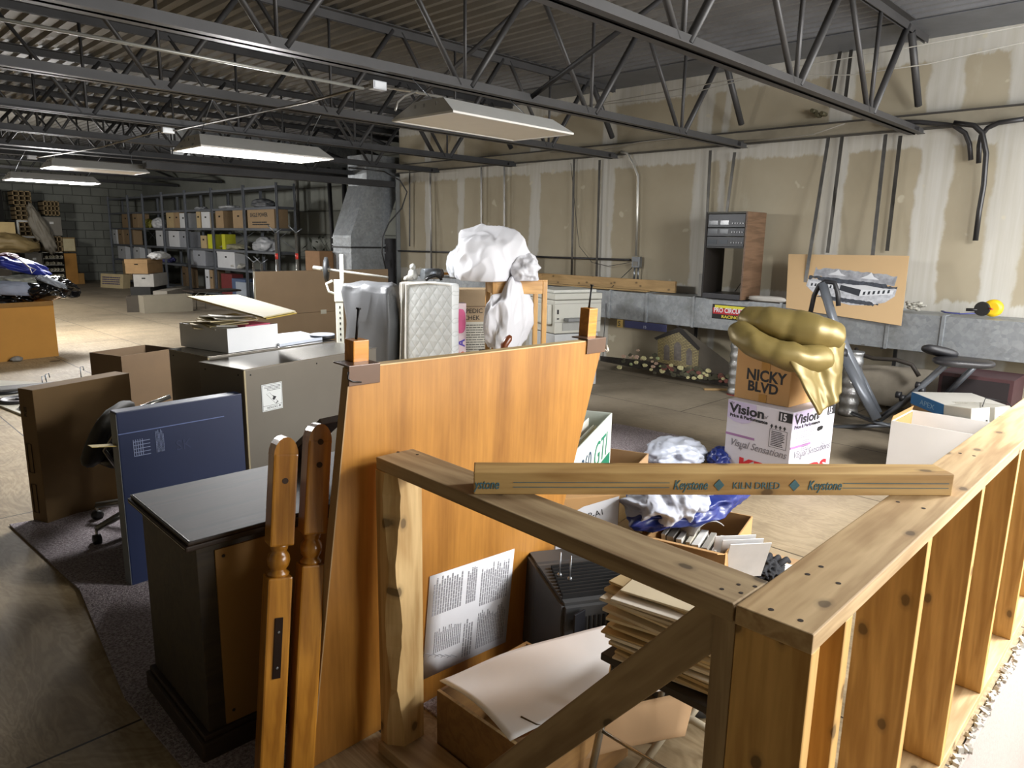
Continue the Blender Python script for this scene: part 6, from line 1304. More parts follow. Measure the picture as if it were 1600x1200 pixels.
# ---- weight bench upright with barbell
WPA = mat('#cfd0c6', 0.35, var=0.03, name='white_powder_coat')
bx, by = PZ(533, 566, 0.0).x, PZ(533, 566, 0.0).y
bx, by = 4.85, 7.7; q = proj((bx, by, 0)); 
up = thing('barbell_stand', 'white steel barbell upright left of the grey cover bag', 'barbell stand', (0, 0, 0))
P0 = CAM + ray(534, 600) * 7.4; P0.z = 0.0; PU = CAM + ray(526, 440) * 7.4; sc_ = 7.4
MU = T(P0.x, P0.y, 0); up.matrix_world = MU; WM[up.name] = MU; zU = zat(P0.x, P0.y, 440); 
Fu = Rz(-0.45)
b = bm_(); abox(b, -0.035, 0.035, -0.035, 0.035, 0, zU, bev=0.004, M=Fu); abox(b, -0.25, 0.25, -0.03, 0.03, 0, 0.05, M=Fu @ Rz(PI / 2)); mk('upright_tube', b, WPA, up, MU)
b = bm_(); abox(b, -0.045, 0.045, -0.04, 0.04, zU - 0.20, zU + 0.02, bev=0.006, M=Fu); mk('height_collar', b, WPA, up, MU)
b = bm_(); abox(b, 0.015, 0.05, -0.02, 0.02, zU + 0.0, zU + 0.27, bev=0.004, M=Fu); mk('safety_post', b, WPA, up, MU)
b = bm_()
for i in range(9): abox(b, -0.006, 0.006, -0.037, -0.0352, 0.5 + i * 0.055, 0.522 + i * 0.055, M=Fu)
mk('pin_holes', b, VNT, up, MU)
b = bm_(); atube(b, [Fu @ V(-0.04, 0, zU - 0.12), Fu @ V(-0.10, 0, zU - 0.10), Fu @ V(-0.12, 0, zU - 0.02), Fu @ V(-0.06, 0, zU + 0.01)], 0.012, 8); mk('bar_hook', b, WPA, up, MU)
B0 = CAM + ray(490, 418) * 7.5; B1 = CAM + ray(700, 446) * 7.1
bb = thing('barbell', 'barbell with one black weight plate resting on the white upright', 'barbell', B0); MB2 = WM[bb.name]; dv = (B1 - B0)
B1b = B0 + dv.normalized() * 0.86
b = bm_(); atube(b, [V(0, 0, 0), B1b - B0], 0.013, 10); atube(b, [V(0, 0, 0), dv.normalized() * 0.10], 0.022, 10); mk('bar', b, mat('#c9c8c0', 0.3, 0.6), bb, MB2)
pd2 = dv.normalized() * 0.15; F = frame(pd2, Vector((0, 0, 1)), z=Vector((0.80, -0.60, 0.0)))
b = bm_(); alathe(b, [(0.02, -0.02), (0.10, -0.022), (0.125, -0.014), (0.125, 0.014), (0.10, 0.022), (0.02, 0.02)], 32, M=F); mk('weight_plate', b, mat('#2a2c2e', 0.5), bb, MB2)
b = bm_(); alathe(b, [(0.030, -0.04), (0.030, 0.04)], 16, M=F); mk('collar', b, CHR, bb, MB2)
# ---- brown folding table on edge
a0 = PZ(415, 560, 0.0); ztb = zat(a0.x, a0.y, 424)
ftb = thing('folding_table', 'brown folding table standing on its long edge in the middle of the room', 'folding table', (a0.x, a0.y, 0), math.radians(-2)); MF = WM[ftb.name]
TB = mat('#6f5b42', 0.6, var=0.06, scale=3, name='brown_hardboard')
for z0, z1_ in ((0.0, ztb / 2 - 0.002), (ztb / 2 + 0.002, ztb)):
    b = bm_(); abox(b, -0.09, 2.0, 0.0, 0.03, z0, z1_, bev=0.003); mk('table_leaf', b, TB, ftb)
b = bm_(); abox(b, -0.093, -0.088, -0.002, 0.032, 0, ztb); mk('edge_strip', b, mat('#9c9480', 0.5), ftb)
for x in (0.12, 0.85): b = bm_(); abox(b, x, x + 0.09, -0.004, 0, ztb / 2 - 0.03, ztb / 2 + 0.03); mk('hinge', b, mat('#a8a596', 0.35, 0.4), ftb)
for i, (x0, x1, yt) in enumerate(((432, 437, 364), (464, 468, 364), (399, 401, 410), (411, 413, 412))):
    p = PZ(x1, 560, 0.0) * 1.0; p = CAM + ray(x1, 500) * 10.2; p.z = 0; zt2 = zat(p.x, p.y, yt)
    tt = thing('chrome_pole', ['left tall chrome pole with a red band behind the folding table', 'right tall chrome pole with a red band behind the folding table', 'short chrome fork pole at the left edge of the folding table', 'second short chrome fork pole behind the folding table'][i], 'pole', p)
    b = bm_(); atube(b, [(0, 0, 0), (0, 0, zt2)], 0.018, 10); mk('pole', b, CHR, tt)
    b = bm_(); atube(b, [(-0.10, 0.02, zt2 + 0.10), (0, 0, zt2)], 0.008, 6); atube(b, [(0.08, -0.02, zt2 + 0.06), (0, 0, zt2)], 0.008, 6); mk('fork', b, GALV, tt)
    if i < 2: b = bm_(); atube(b, [(0, 0, zt2 - 0.36), (0, 0, zt2 - 0.28)], 0.021, 10); mk('red_band', b, mat('#b3342a', 0.4), tt)
# ================================================================ FAR END: SHELVING, BOXES, TUBE RACKS
SHM = mat('#6d7177', 0.45, 0.4, var=0.1, name='grey_shelf_steel')
SX0, SX1 = 8.02, 8.46
posts = [PX(q, 360, SX0).y for q in (435, 383, 333, 292, 256, 226)] + [25.0, 26.9]
levels = [0.13, 0.80, 1.27, 1.80, 2.28, 2.74]
lbs = ['nearest bay, beside the dark corner', 'second bay, holding the big white box with a lid', 'third bay, holding the yellow-green binders', 'fourth bay, holding leaning brown cartons', 'fifth bay, holding the white helmet-shaped bag', 'sixth bay, mostly empty at the top', 'farthest bay, against the block wall']
for i in range(len(posts) - 1):
    y0, y1 = posts[i] + 0.02, posts[i + 1] - 0.02
    t = thing('shelving_unit', 'grey steel shelving, ' + lbs[i], 'shelving unit', (SX0, y0, 0)); W_ = y1 - y0
    for x in (0.0, SX1 - SX0):
        for y in (0.0, W_):
            b = bm_(); abox(b, x - 0.03, x + 0.03, y - 0.006, y + 0.006, 0, 2.80); abox(b, x - 0.006, x + 0.006, y - 0.03, y + 0.03, 0, 2.80); mk('post', b, SHM, t)
    for z in levels:
        b = bm_(); abox(b, 0.0, SX1 - SX0, 0.0, W_, z - 0.055, z, bev=0.003); mk('shelf', b, SHM, t)
    b = bm_(); atube(b, [(SX1 - SX0, 0, 1.3), (SX1 - SX0, W_, 1.85)], 0.006, 4); atube(b, [(SX1 - SX0, 0, 1.85), (SX1 - SX0, W_, 1.3)], 0.006, 4); mk('cross_brace', b, SHM, t)
AW = mat('#c2c4c6', 0.7, var=0.04, name='white_archive_card'); AB = mat('#917a5c', 0.8, var=0.05, name='brown_archive_card'); AG = mat('#8d9096', 0.7, var=0.05, name='grey_archive_card'); AT = mat('#a8946f', 0.8, var=0.05, name='tan_archive_card')
LIME = mat('#b5b52c', 0.5, name='lime_plastic'); BLU3 = mat('#3a4468', 0.6); RD3 = mat('#6e2b2b', 0.6)
# items: px left, right, top; level index; material; label; kind
items = [
 (164 + 418 * 0, 0, 0, 0, None, '', ''),
]
def shelfbox(xl, xr, yt, lev, m, label, cat='box', name='archive_box', depth=0.34, dx=0.04, handle=True, lid=0.0):
    z0 = levels[lev] + 0.002; p0 = PX(xl, yt, SX0 + dx); p1 = PX(xr, yt, SX0 + dx)
    ya, yb = min(p0.y, p1.y), max(p0.y, p1.y); c = (ya + yb) / 2; bay = [k for k in range(len(posts) - 1) if posts[k] <= c <= posts[k + 1]]; bk = bay[0] if bay else 0; ya = max(ya, posts[bk] + 0.06); yb = min(yb, posts[bk + 1] - 0.06); c = (ya + yb) / 2; zt_ = zat(SX0 + dx, c, yt); h = max(0.05, min(zt_ - z0, levels[lev + 1] - levels[lev] - 0.05 if lev < 5 else 0.5))
    t = thing(name, label, cat, (SX0 + dx, ya, z0)); W_ = yb - ya
    b = bm_(); abox(b, 0, depth, 0, W_, 0, h, bev=0.004); mk('box_body', b, m, t)
    if handle: b = bm_(); abox(b, -0.003, 0, W_ / 2 - min(0.05, W_ * 0.25), W_ / 2 + min(0.05, W_ * 0.25), h * 0.62, h * 0.62 + 0.04); mk('handle_hole', b, mat('#15130f', 0.95, name='hole_dark'), t)
    if lid: b = bm_(); abox(b, -0.01, depth + 0.01, -0.01, W_ + 0.01, h - lid, h + 0.008, bev=0.003); mk('lid', b, m, t)
    return t
SB = [
 (259, 270, 330, 3, AT, 'tan archive box left of the leaning brown box on the fourth bay'), (271, 279, 329, 3, AB, 'brown archive box standing open beside the tan one on the fourth bay'),
 (280, 293, 333, 3, AW, 'square white archive box on the fourth bay at eye level'),
 (243, 257, 360, 2, AW, 'left white archive box of the row on the fourth and fifth bays'), (263, 279, 361, 2, AW, 'middle white archive box of the row above the blue things'),
 (280, 296, 362, 2, AG, 'right greyish archive box of the white row'), (206, 214, 331, 3, AB, 'small brown box on the sixth bay'),
 (189, 200, 326, 3, AB, 'tall brown carton on the farthest bay'), (174, 181, 357, 2, AW, 'small white box on the farthest bay'), (183, 190, 352, 2, AB, 'narrow brown box on the farthest bay'), (193, 207, 354, 2, AB, 'wide brown box on the sixth bay'),
 (183, 195, 378, 1, AW, 'white box with a dark hole on the farthest bay'), (208, 217, 374, 1, AW, 'bright small white box on the sixth bay'),
 (306, 312, 330, 3, AT, 'thin tan folder box on the third bay'), (314, 327, 331, 3, AW, 'white archive box with writing on the third bay'), (328, 335, 333, 3, AT, 'narrow pale box beside the written white one'),
 (336, 348, 326, 3, AB, 'tall brown archive box on the second bay'), (363, 380, 326, 3, AB, 'brown archive box by the bright post on the second bay'),
 (313, 322, 368, 2, AT, 'small tan box left of the lime binders'),
 (292, 300, 389, 1, AW, 'narrow white archive box low on the fourth bay'), (301, 320, 390, 1, AG, 'grey archive box low on the third bay'), (329, 366, 391, 1, AW, 'big white archive box with a lid low on the second bay'),
 (284, 289, 413, 0, AB, 'small brown box on the bottom shelf of the fourth bay'), (320, 326, 421, 0, AW, 'narrow white box on the bottom shelf of the third bay'), (327, 332, 422, 0, AB, 'narrow brown box on the bottom shelf of the third bay'),
 (190, 199, 400, 0, AT, 'small tan box on the bottom shelf of the farthest bay'), (203, 210, 398, 0, AT, 'tan box on the bottom shelf of the sixth bay'), (211, 224, 396, 0, AW, 'white box on the bottom shelf of the sixth bay'),
]
for q in SB: shelfbox(q[0], q[1], q[2], q[3], q[4], q[5], lid=0.05 if 'lid' in q[5] else 0)
eb = shelfbox(386, 428, 326, 3, AB, 'wide brown carton with dark printing reading EAGLE POWER on the nearest bay', 'box', 'archive_box', handle=False)
Me = WM[eb.name]; p0 = Me.translation
text('EAGLE POWER', eb, frame((p0.x - 0.002, posts[1] - 0.22, p0.z + 0.26), (0, -1, 0), z=(-1, 0, 0)), 0.13, INK, 'box_lettering', bold=0.002)
b = bm_(); lines(b, 0.10, 1.0, 0.06, 0.16, 2, 0.5, 3, 0.002); mk('small_print', b, INK, eb, frame((p0.x - 0.002, posts[1] - 0.22, p0.z), (0, -1, 0), z=(-1, 0, 0)))
shelfbox(324, 342, 366, 2, LIME, 'lime green binder leaning on the third bay', 'binder', 'binder', 0.28, 0.02, False); shelfbox(346, 351, 366, 2, LIME, 'second lime green binder on the second bay', 'binder', 'binder', 0.28, 0.02, False)
shelfbox(306, 318, 421 - 27, 1, BLU3, 'dull blue bin behind the big white archive box', 'bin', 'bin', 0.3, 0.06, False)
shelfbox(345, 362, 428, 0, RD3, 'dark red bag-like bundle on the bottom shelf of the second bay', 'bundle', 'bundle', 0.3, 0.03, False)
for k, (xl, xr, yt, c, lb) in enumerate(((362, 383, 436, '#4b5a78', 'blue-grey folded stack on the bottom shelf of the second bay'), (368, 385, 441, '#9aa1ab', 'pale folded stack in front on the bottom shelf of the second bay'))):
    shelfbox(xl, xr, yt, 0, mat(c, 0.8), lb, 'stack', 'folded_stack', 0.3, -0.05 * k + 0.02, False)
def lump(px, py, lev, size, m, label, cat, name, seed=1, amp=0.25, dx=0.18):
    y = PX(px, py, SX0 + dx).y; bk = ([k for k in range(len(posts) - 1) if posts[k] <= y <= posts[k + 1]] or [0])[0]; size = (min(size[0], 0.36), min(size[1], (posts[bk + 1] - posts[bk]) - 0.2), size[2]); y = max(posts[bk] + 0.08 + size[1] / 2, min(posts[bk + 1] - 0.08 - size[1] / 2, y)); dx = 0.22; b = bm_(); ablob(b, size, amp, 2.0, seed, 4, True); mk(name, b, m, M=T(SX0 + dx, y, levels[lev] + size[2] * 0.36 + 0.004), label=label, cat=cat)
lump(247, 343, 3, (0.36, 0.62, 0.34), mat('#c4c6c8', 0.6), 'white rounded bag on the fifth bay', 'bag', 'white_bag')
lump(231, 340, 3, (0.3, 0.35, 0.30), mat('#8f8a3a', 0.7), 'olive and yellow bundle on the fifth bay', 'bundle', 'bundle', 4)
lump(258, 402, 1, (0.4, 0.9, 0.22), mat('#4a4a78', 0.6), 'bluish bag under the white archive boxes', 'bag', 'blue_bag', 6)
lump(365, 384, 2, (0.4, 1.3, 0.16), mat('#7f7c66', 0.8, var=0.3, scale=12), 'flat mottled bundle on the second bay', 'bundle', 'mottled_bundle', 3)
lump(410, 382, 2, (0.4, 0.9, 0.36), mat('#9fa1a4', 0.4), 'grey plastic-wrapped bundle on the nearest bay', 'bundle', 'wrapped_bundle', 8)
lump(405, 322, 4, (0.4, 0.9, 0.22), mat('#55575a', 0.5), 'dark grey bundle on top of the nearest bay', 'bundle', 'dark_bundle', 9)
lump(350, 318, 4, (0.4, 0.9, 0.10), mat('#9a9c9e', 0.5), 'pale flat bundle high on the second bay', 'bundle', 'flat_bundle', 10)
lump(312, 316, 4, (0.3, 0.5, 0.10), mat('#8b8d90', 0.5), 'pale flat parcel high on the third bay', 'parcel', 'parcel', 11)
lump(372, 408, 1, (0.4, 0.5, 0.16), mat('#a5a39b', 0.7, var=0.4, scale=20), 'stack of pale papers low on the nearest bay', 'papers', 'paper_pile', 12)
# dark skylight-coloured panel, plant and clutter in the dark corner
DG = mat('#283026', 0.7, var=0.4, scale=10, name='dark_green_leaf')
t = thing('artificial_plant', 'dark artificial plant in the dark corner right of the shelving', 'plant', (8.55, 13.6, 0)); Mt_ = WM[t.name]
b = bm_(); alathe(b, [(0.14, 0), (0.2, 0.35)], 16); mk('pot', b, mat('#3a3630', 0.7), t)
rnd = random.Random(4)
b = bm_()
for k in range(90):
    p = V(max(-0.6, min(0.5, rnd.gauss(0, 0.3))), rnd.gauss(0, 0.45), 0.9 + rnd.random() * 0.75); a = rnd.random() * 6.3; l = rnd.uniform(0.12, 0.3)
    M = Matrix.Translation(p) @ Rz(a) @ Ry(rnd.uniform(-0.9, 0.5)); aprism(b, [(0, 0), (l * 0.5, -0.03), (l, 0), (l * 0.5, 0.03)], -0.001, 0.001, M=M)
    if k % 4 == 0: atube(b, [(0, 0, 0.3), p * 0.6 + V(0, 0, 0.3), p], 0.006, 4)
mk('foliage', b, DG, t)
carton('carton', 'pale carton tilted in the dark corner beside the plant', 'box', (7.6, 12.3), 0.4, 0.5, 0.4, 1.25, m=mat('#8b8168', 0.8), tape=False)
carton('carton', 'tall brown carton left of the sheet metal riser', 'box', (PY(500, 420, 11.6).x, 11.6), 0.0, 0.42, 0.5, 1.38, m=mat('#7c5c3c', 0.8), tape=False)
b = bm_(); abox(b, 0, 0.05, -3.4, 0, 0, 1.62, bev=0.01); mk('leaning_board', b, mat('#37373a', 0.8), M=T(9.38, 14.9, 0), label='tall dark panel leaning on the far wall in the dark corner', cat='board')
# cartons in the middle of the floor
def floorbox(name, label, Nb, Nty, L, R_, m, z0=0.0, minD=0.3, **kw):
    N, ang, Lx_, D_, h = BX(Nb, Nty, L, R_, z0); return carton(name, label, 'box', (N.x, N.y), ang, Lx_, max(minD, min(D_, 0.9)), max(h, 0.05), z0=z0, m=m, **kw)
floorbox('carton', 'long low grey-brown carton on the floor in front of the shelving', (226, 490), 463, (224, 461), (300, 460), mat('#8a8270', 0.8, var=0.06), open_=1, inside=mat('#5f5648', 0.9))
floorbox('carton', 'small dark carton at the left end of the long low carton', (199, 488), 463, (184, 462), (226, 463), mat('#4b443a', 0.8), open_=1)
floorbox('carton', 'flat white carton lying behind the long low carton', (262, 468), 455, (238, 455), (298, 447), mat('#a59e92', 0.8), tape=False)
N = PZ(258, 463, 0.0)
c1b = PZ(241, 448, 0.28); c1r = PZ(287, 440, 0.28); c1r = c1b + (c1r - c1b).normalized() * min((c1r - c1b).length, 1.0); a_ = math.atan2(c1r.y - c1b.y, c1r.x - c1b.x)
carton('carton', 'low black case under the two stacked file boxes', 'box', (c1b.x - 0.1, c1b.y), a_, 1.15, 0.5, 0.27, m=mat('#2a2927', 0.7), tape=False)
carton('carton', 'white carton, lower one of the two stacked by the shelving', 'box', (c1b.x, c1b.y), a_, (c1r - c1b).length * 0.98, 0.5, 0.33, z0=0.275, m=mat('#b5b2ab', 0.7), tape=False, handle=True)
carton('carton', 'brown lidded carton, upper one of the two stacked by the shelving', 'box', (c1b.x - 0.12, c1b.y + 0.02), a_, (c1r - c1b).length * 1.05, 0.55, 0.36, z0=0.612, m=mat('#a3835a', 0.8), tape=False, handle=True, lid=0.1)
b = bm_(); ablob(b, (0.8, 0.4, 0.22), 0.3, 2.0, 3, 4, True); mk('paper_pile', b, mat('#cfcfce', 0.8), M=T(c1b.x + 0.28, c1b.y + 0.26, 1.06) @ Rz(a_), label='heap of white papers on the brown lidded carton', cat='papers')
# low dark table with bent metal legs near the shelving
t = thing('folding_chair', 'folded dark chair with bent chrome frame lying before the second shelving bay', 'chair', PZ(330, 480, 0.0))
b = bm_(); abox(b, -0.5, 0.6, -0.3, 0.3, 0.36, 0.40, bev=0.01); mk('seat', b, mat('#352b22', 0.5), t)
for k in range(2):
    b = bm_(); atube(b, [(-0.45 + 0.2 * k, -0.3, 0.0), (-0.45 + 0.2 * k, -0.3, 0.30), (-0.38 + 0.2 * k, -0.3, 0.37), (0.5, -0.3, 0.37)], 0.014, 8); mk('leg', b, CHR, t)
# small handwritten sign by the block wall
p0 = PZ(157, 449, 0.0); p1 = PZ(192, 451, 0.0); dv = (p1 - p0).normalized(); Ls = (p1 - p0).length; hs_ = zat(p0.x, p0.y, 427)
Msg = frame(p0, dv, y=V(dv.y * -0.12, dv.x * 0.12, 1)); sg = thing('notice_card', 'cream card with four lines of purple handwriting standing by the block wall', 'notice', M=Msg)
b = bm_(); abox(b, 0, Ls, 0, hs_, -0.25, 0, bev=0.004); mk('card', b, mat('#b9a882', 0.8, name='cream_card'), sg)
b = bm_(); lines(b, Ls * 0.08, Ls * 0.92, hs_ * 0.22, hs_ * 0.82, 4, 0.5, 6, 0.004, rag=0.08); mk('handwriting', b, mat('#4c4463', 0.8), sg)
# ---- tube racks, plan boxes along the block wall at far left
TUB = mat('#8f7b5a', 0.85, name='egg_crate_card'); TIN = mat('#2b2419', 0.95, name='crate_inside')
def rack(x0, x1, yt, yb, nx, ny, label, Yp=26.2, frame_=None, depth=0.6, mat_=TUB):
    p0 = PY(x0, yb, Yp); p1 = PY(x1, yb, Yp); zt_ = zat((p0.x + p1.x) / 2, Yp, yt); z0 = zat((p0.x + p1.x) / 2, Yp, yb); W_ = p1.x - p0.x; H_ = zt_ - z0
    t = thing('pigeonhole_rack', label, 'pigeonhole rack', (p0.x, Yp, z0)); b = bm_(); k = 0.03
    for i in range(nx + 1): x = i * (W_ - k) / nx; abox(b, x, x + k, 0, depth, 0, H_)
    for j in range(ny + 1): z = j * (H_ - k) / ny; abox(b, 0, W_, 0, depth, z, z + k)
    mk('grid', b, mat_, t); b = bm_(); abox(b, 0, W_, depth - 0.01, depth, 0, H_); mk('back_panel', b, TIN, t)
    if frame_:
        b = bm_(); f = 0.05
        for q in ((-f, W_ + f, -f, 0), (-f, W_ + f, H_, H_ + f), (-f, 0, 0, H_), (W_, W_ + f, 0, H_)): abox(b, q[0], q[1], -0.03, 0.0, q[2], q[3])
        mk('white_frame', b, frame_, t)
    return t, z0, p0, p1
rack(21, 50, 298, 321, 3, 3, 'uppermost brown pigeonhole rack at the far left'); rack(25, 53, 322, 344, 3, 3, 'second brown pigeonhole rack from the top at the far left')
rack(31, 59, 347, 369, 3, 3, 'pigeonhole rack with a white frame at the far left', frame_=mat('#c9c9c4', 0.6)); rack(34, 63, 371, 393, 3, 3, 'brown pigeonhole rack under the white-framed one')
rack(69, 94, 314, 337, 4, 3, 'small brown pigeonhole rack above the grey plan case'); rack(72, 99, 369, 394, 4, 3, 'pigeonhole rack below the grey plan case, white rimmed at right')
def farbox(x0, x1, yt, yb, m, label, cat='case', name='plan_case', Yp=26.2, depth=0.6, plate=True, inner=None):
    p0 = PY(x0, yb, Yp); p1 = PY(x1, yb, Yp); c = (p0.x + p1.x) / 2; zt_ = zat(c, Yp, yt); z0 = max(0, zat(c, Yp, yb)); t = thing(name, label, cat, (p0.x, Yp, z0))
    b = bm_(); abox(b, 0, p1.x - p0.x, 0, depth, 0, zt_ - z0, bev=0.006); mk('case_body', b, m, t)
    if plate: b = bm_(); W_ = p1.x - p0.x; abox(b, W_ * 0.4, W_ * 0.6, -0.006, 0, (zt_ - z0) * 0.62, (zt_ - z0) * 0.74); mk('label_plate', b, mat('#d5d5d0', 0.5), t)
    return t, p0, zt_ - z0
GC = mat('#7b766c', 0.6, var=0.04)
farbox(67, 98, 339, 368, GC, 'grey plan case with a white label at the far left'); farbox(42, 70, 395, 425, GC, 'lower grey plan case behind the blue jacket')
farbox(42, 70, 425, 455, mat('#4a453c', 0.8), 'dark case under the lower grey plan case', plate=False); farbox(31, 60, 394, 396, GC, 'thin board under the brown pigeonhole racks', plate=False, cat='board', name='board')
farbox(100, 119, 371, 393, mat('#8d7448', 0.8), 'tan box with a cream panel at the far left', plate=False); p_, q_, r_ = farbox(100, 118, 373, 392, mat('#c0b48f', 0.7), 'cream panel on the front of the tan box', plate=False, Yp=26.15, depth=0.04, cat='panel', name='panel')
farbox(105, 124, 396, 445, mat('#a37434', 0.8), 'tall orange-brown cabinet beside the tube shelf', plate=False, cat='cabinet', name='cabinet'); farbox(124, 133, 427, 444, mat('#97713a', 0.8), 'low orange-brown step box beside the tall orange-brown cabinet', plate=False, cat='box', name='carton')
farbox(19, 31, 344, 396, mat('#1d1a16', 0.9), 'dark upright panel left of the white-framed rack', plate=False, cat='panel', name='panel'); farbox(0, 19, 296, 440, mat('#191815', 0.9), 'tall dark cabinet at the far left edge', plate=False, cat='cabinet', name='cabinet', Yp=26.6)
# tube shelf with rolled plans
p0 = PY(70, 442, 26.2); p1 = PY(104, 442, 26.2); zt_ = zat(p0.x, 26.2, 394); t = thing('tube_shelf', 'dark low shelf packed with rolled plans at the far left', 'shelf', (p0.x, 26.2, 0)); W_ = p1.x - p0.x
for j in range(6): b = bm_(); z = 0.02 + j * (zt_ - 0.04) / 5; abox(b, 0, W_, 0, 0.6, z, z + 0.02); mk('shelf_board', b, mat('#b7b4a8', 0.6), t)
for x in (0, W_ - 0.02): b = bm_(); abox(b, x, x + 0.02, 0, 0.6, 0, zt_); mk('side_panel', b, TIN, t)
b = bm_(); abox(b, 0, W_, 0.59, 0.6, 0, zt_); mk('back_panel', b, TIN, t)
rnd = random.Random(6); RP = mat('#b6b09c', 0.8, name='rolled_paper')
for j in range(1, 5):
    for k in range(5):
        x = 0.10 + k * (W_ - 0.2) / 4 + rnd.uniform(-0.02, 0.02); z = 0.045 + j * (zt_ - 0.04) / 5; r = rnd.uniform(0.035, 0.05)
        b = bm_(); ring = [(r, -0.08), (r, 0.5), (r * 0.7, 0.5), (r * 0.7, -0.08), (r, -0.08)]; alathe(b, ring, 10, M=Rx(-PI / 2), cap=False)
        mk('rolled_plan', b, RP, M=T(p0.x + x, 26.2, z + r), label=nth(k) + ' rolled plan from the left, ' + nth(j - 1) + ' shelf from the bottom of the tube shelf', cat='rolled plan', group='rolled plans in the tube shelf')
b = bm_(); ablob(b, (0.42, 0.3, 1.35), 0.3, 2.0, 5, 4, False, stretch=(1.5, 1, 0.6)); pz = PY(66, 358, 25.8); mk('hanging_wrap', b, mat('#8f887a', 0.6), M=Matrix.Translation((pz.x, 25.95, pz.z)) @ Ry(-0.35), label='long crumpled plastic wrap hanging over the pigeonhole racks', cat='plastic wrap')
farbox(0, 25, 347, 366, mat('#b09a6b', 0.7), 'pale pine board end sticking out at the far left edge', plate=False, cat='board', name='board', Yp=24.0, depth=0.3)
b = bm_(); ablob(b, (1.4, 0.9, 0.6), 0.25, 2, 3, 4, True); pz = PY(8, 382, 24.0); mk('wrapped_bundle', b, mat('#7f6d48', 0.6), M=Matrix.Translation(pz), label='brownish bundle below the pale pine board end', cat='bundle')
farbox(0, 24, 392, 470, mat('#3a352c', 0.9), 'dark crate under the brownish bundle at the left edge', plate=False, cat='crate', name='crate', Yp=24.0, depth=1.0)
# ---- big orange carton heaped with bags at the left edge
N = PZ(92, 556, 0.0); hb_ = zat(N.x, N.y, 470); Lz = PZ(0, 566, 0.0); dv = Vector((N.x - Lz.x, N.y - Lz.y, 0)).normalized()
a_ = math.atan2(dv.y, dv.x); Nl = Vector((N.x, N.y, 0)) - dv * 1.1
bt_, Mo_ = carton('carton', 'big orange-brown carton overflowing with bags and clothes at the left edge', 'box', (Nl.x, Nl.y), a_, 1.1, 0.75, hb_, m=mat('#a8772f', 0.8, var=0.07, scale=3, name='orange_card'), open_=1, inside=mat('#7d5a28', 0.85), flaps=(('r', 1.2, 0.12), ('f', 2.9, 0.06)))
def heap(name, label, cat, px, py, dz, size, m, seed, amp=0.25, freq=2.0, rot=0.0, st=(1, 1, 1), tilt=0.0):
    b = bm_(); ablob(b, size, amp, freq, seed, 5, True, stretch=st); dpt = (Vector((N.x, N.y, 0)) - CAM).dot(R @ Vector((0, 0, -1))) + dz
    mk(name, b, m, M=Matrix.Translation(CAM + ray(px, py) * dpt) @ Rz(rot) @ Ry(tilt), label=label, cat=cat)
heap('trash_bag', 'shiny black trash bag sagging over the right rim of the big carton', 'trash bag', 76, 452, 0.35, (0.62, 0.6, 0.34), mat('#0e0e10', 0.2, name='black_film', clear=0.4), 3, 0.3, 2.4)
heap('trash_bag', 'black trash bag at the front rim of the big carton', 'trash bag', 20, 462, 0.25, (0.9, 0.5, 0.26), mat('#0e0e10', 0.2, name='black_film', clear=0.4), 5, 0.3, 2.4)
heap('grey_cloth', 'flat pale grey cloth hanging at the front of the heap in the big carton', 'cloth', 30, 452, 0.05, (0.72, 0.30, 0.22), mat('#8d94a4', 0.8), 6, 0.12, 1.5, 0.0, (1, 1, 1), 0.08)
heap('cloth_pile', 'pale patterned clothes under the blue jacket on the big carton', 'clothes', 40, 440, 0.3, (0.9, 0.6, 0.18), mat('#8f9084', 0.8, var=0.4, scale=14), 7, 0.3)
heap('grey_sleeve', 'grey sleeve hanging right over the black trash bag', 'sleeve', 80, 441, 0.15, (0.36, 0.16, 0.10), mat('#7d828a', 0.8), 8, 0.2, 2.0, 0.0, (1, 1, 1), 0.45)
heap('blue_jacket', 'blue jacket with maroon and white stripes lying on top of the big carton', 'jacket', 30, 416, 0.3, (0.70, 0.5, 0.22), mat('#232f86', 0.5, var=0.15, scale=5, name='jacket_blue'), 9, 0.18, 1.8, 0.0, (1, 1, 1), 0.28)
heap('maroon_collar', 'maroon cloth end on the blue jacket', 'cloth', 8, 402, 0.2, (0.30, 0.3, 0.12), mat('#4e2336', 0.6), 2, 0.2)
b = bm_(); dpt = 13.0 * 0 + (Vector((N.x, N.y, 0)) - CAM).dot(R @ Vector((0, 0, -1))); atube(b, [CAM + ray(*q) * (dpt + 0.02) for q in ((14, 398), (30, 405), (46, 418), (56, 421), (50, 427), (45, 417))], 0.009, 6); mk('white_stripe', b, mat('#b9b2b4', 0.6), label='white piping line along the blue jacket', cat='piping')
b = bm_(); ablob(b, (0.13, 0.1, 0.07), 0.35, 4, 2, 3, True); pz = PZ(25, 561, 0.03); mk('paper_scrap', b, mat('#77746e', 0.7), M=Matrix.Translation(pz), label='crumpled grey scrap at the foot of the big carton', cat='scrap')
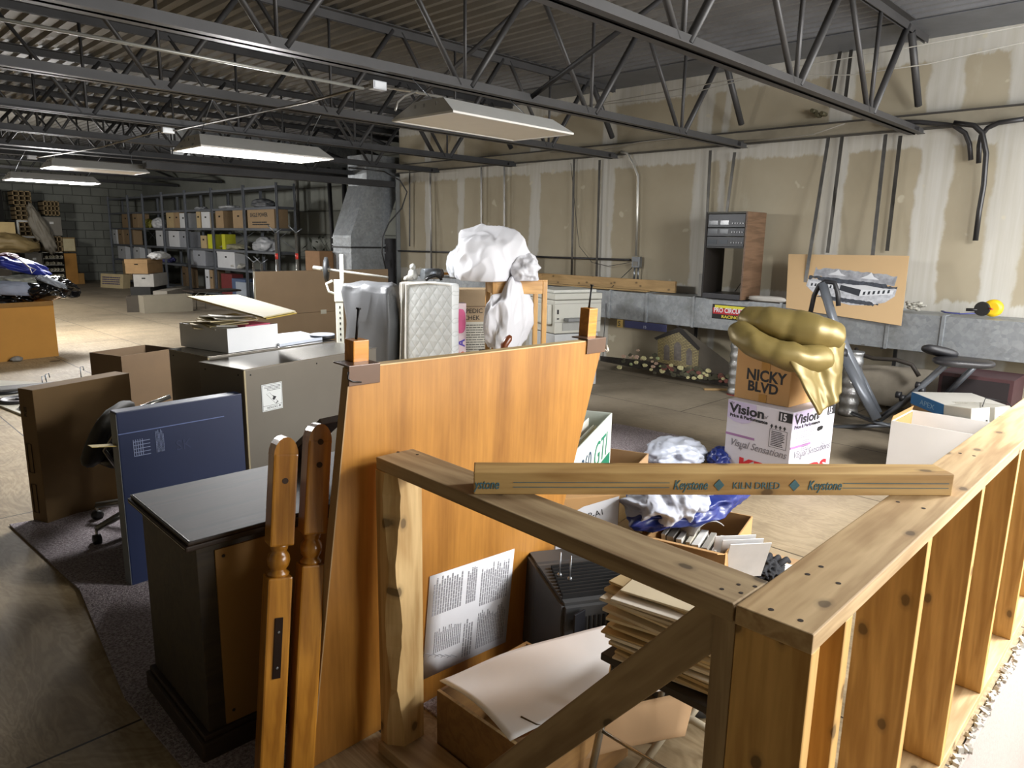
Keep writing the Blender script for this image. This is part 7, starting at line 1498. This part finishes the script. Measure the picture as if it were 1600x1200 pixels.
b = bm_(); ablob(b, (0.12, 0.03, 0.015), 0.2, 4, 2, 2, True); mk('wood_chip', b, mat('#4c3a24', 0.8), M=Matrix.Translation(PZ(86, 564, 0.006)), label='dark sliver of wood on the floor right of the big carton', cat='wood chip')
# ---- weight plates on a white mat at the left edge
t = thing('floor_mat', 'white board mat under the black weight plates at the left edge', 'mat', PZ(40, 625, 0.0))
Pm = WM[t.name].translation; pp_ = [PZ(-40, 620, 0), PZ(38, 652, 0), PZ(75, 640, 0), PZ(70, 600, 0), PZ(-20, 596, 0)]
b = bm_(); aprism(b, [(p.x - Pm.x, p.y - Pm.y) for p in pp_], 0.0, 0.02); mk('mat_sheet', b, mat('#b9b4a4', 0.7), t)
for k, (x, y, r, z, lb) in enumerate(((30, 622, 0.17, 0.022, 'black weight plate leaning in the middle of the white mat'), (58, 632, 0.14, 0.022, 'black weight plate nearest on the white mat'), (12, 608, 0.17, 0.022, 'black weight plate at the left edge on the white mat'))):
    pz = PZ(x, y, 0.05); b = bm_(); alathe(b, [(0.02, 0), (r, 0.0), (r + 0.008, 0.012), (r, 0.03), (r - 0.03, 0.03), (r - 0.045, 0.018), (0.04, 0.018), (0.03, 0.032), (0.02, 0.032)], 30)
    mk('weight_plate', b, mat('#1b1b1d', 0.45), M=T(pz.x, pz.y, z), label=lb, cat='weight plate')
b = bm_(); abox(b, -0.32, 0.32, -0.13, 0.13, 0, 0.05, bev=0.02); pz = PZ(42, 606, 0.05); mk('padded_seat', b, mat('#3d3a35', 0.6), M=T(pz.x, pz.y, 0.022) @ Rz(-0.2), label='dark padded seat lying behind the weight plates', cat='seat')
for k, (x, y) in enumerate(((71, 608), (77, 604), (131, 592), (152, 588))):
    pz = PZ(x, y, 0.0); b = bm_(); atube(b, [(0, 0, 0.0), (0.0, 0, 0.12), (0.03, 0.0, 0.13), (0.035, 0, 0.08)], 0.006, 6); mk('wire_hook', b, GALV, M=T(pz.x, pz.y + 0.1, 0.0), label='bent wire hook sticking up behind the thin brown box, number by place from left' if False else ['leftmost bent wire hook behind the thin brown box', 'second bent wire hook from the left behind the thin brown box', 'third bent wire hook behind the thin brown box', 'rightmost bent wire hook behind the thin brown box'][k], cat='hook')
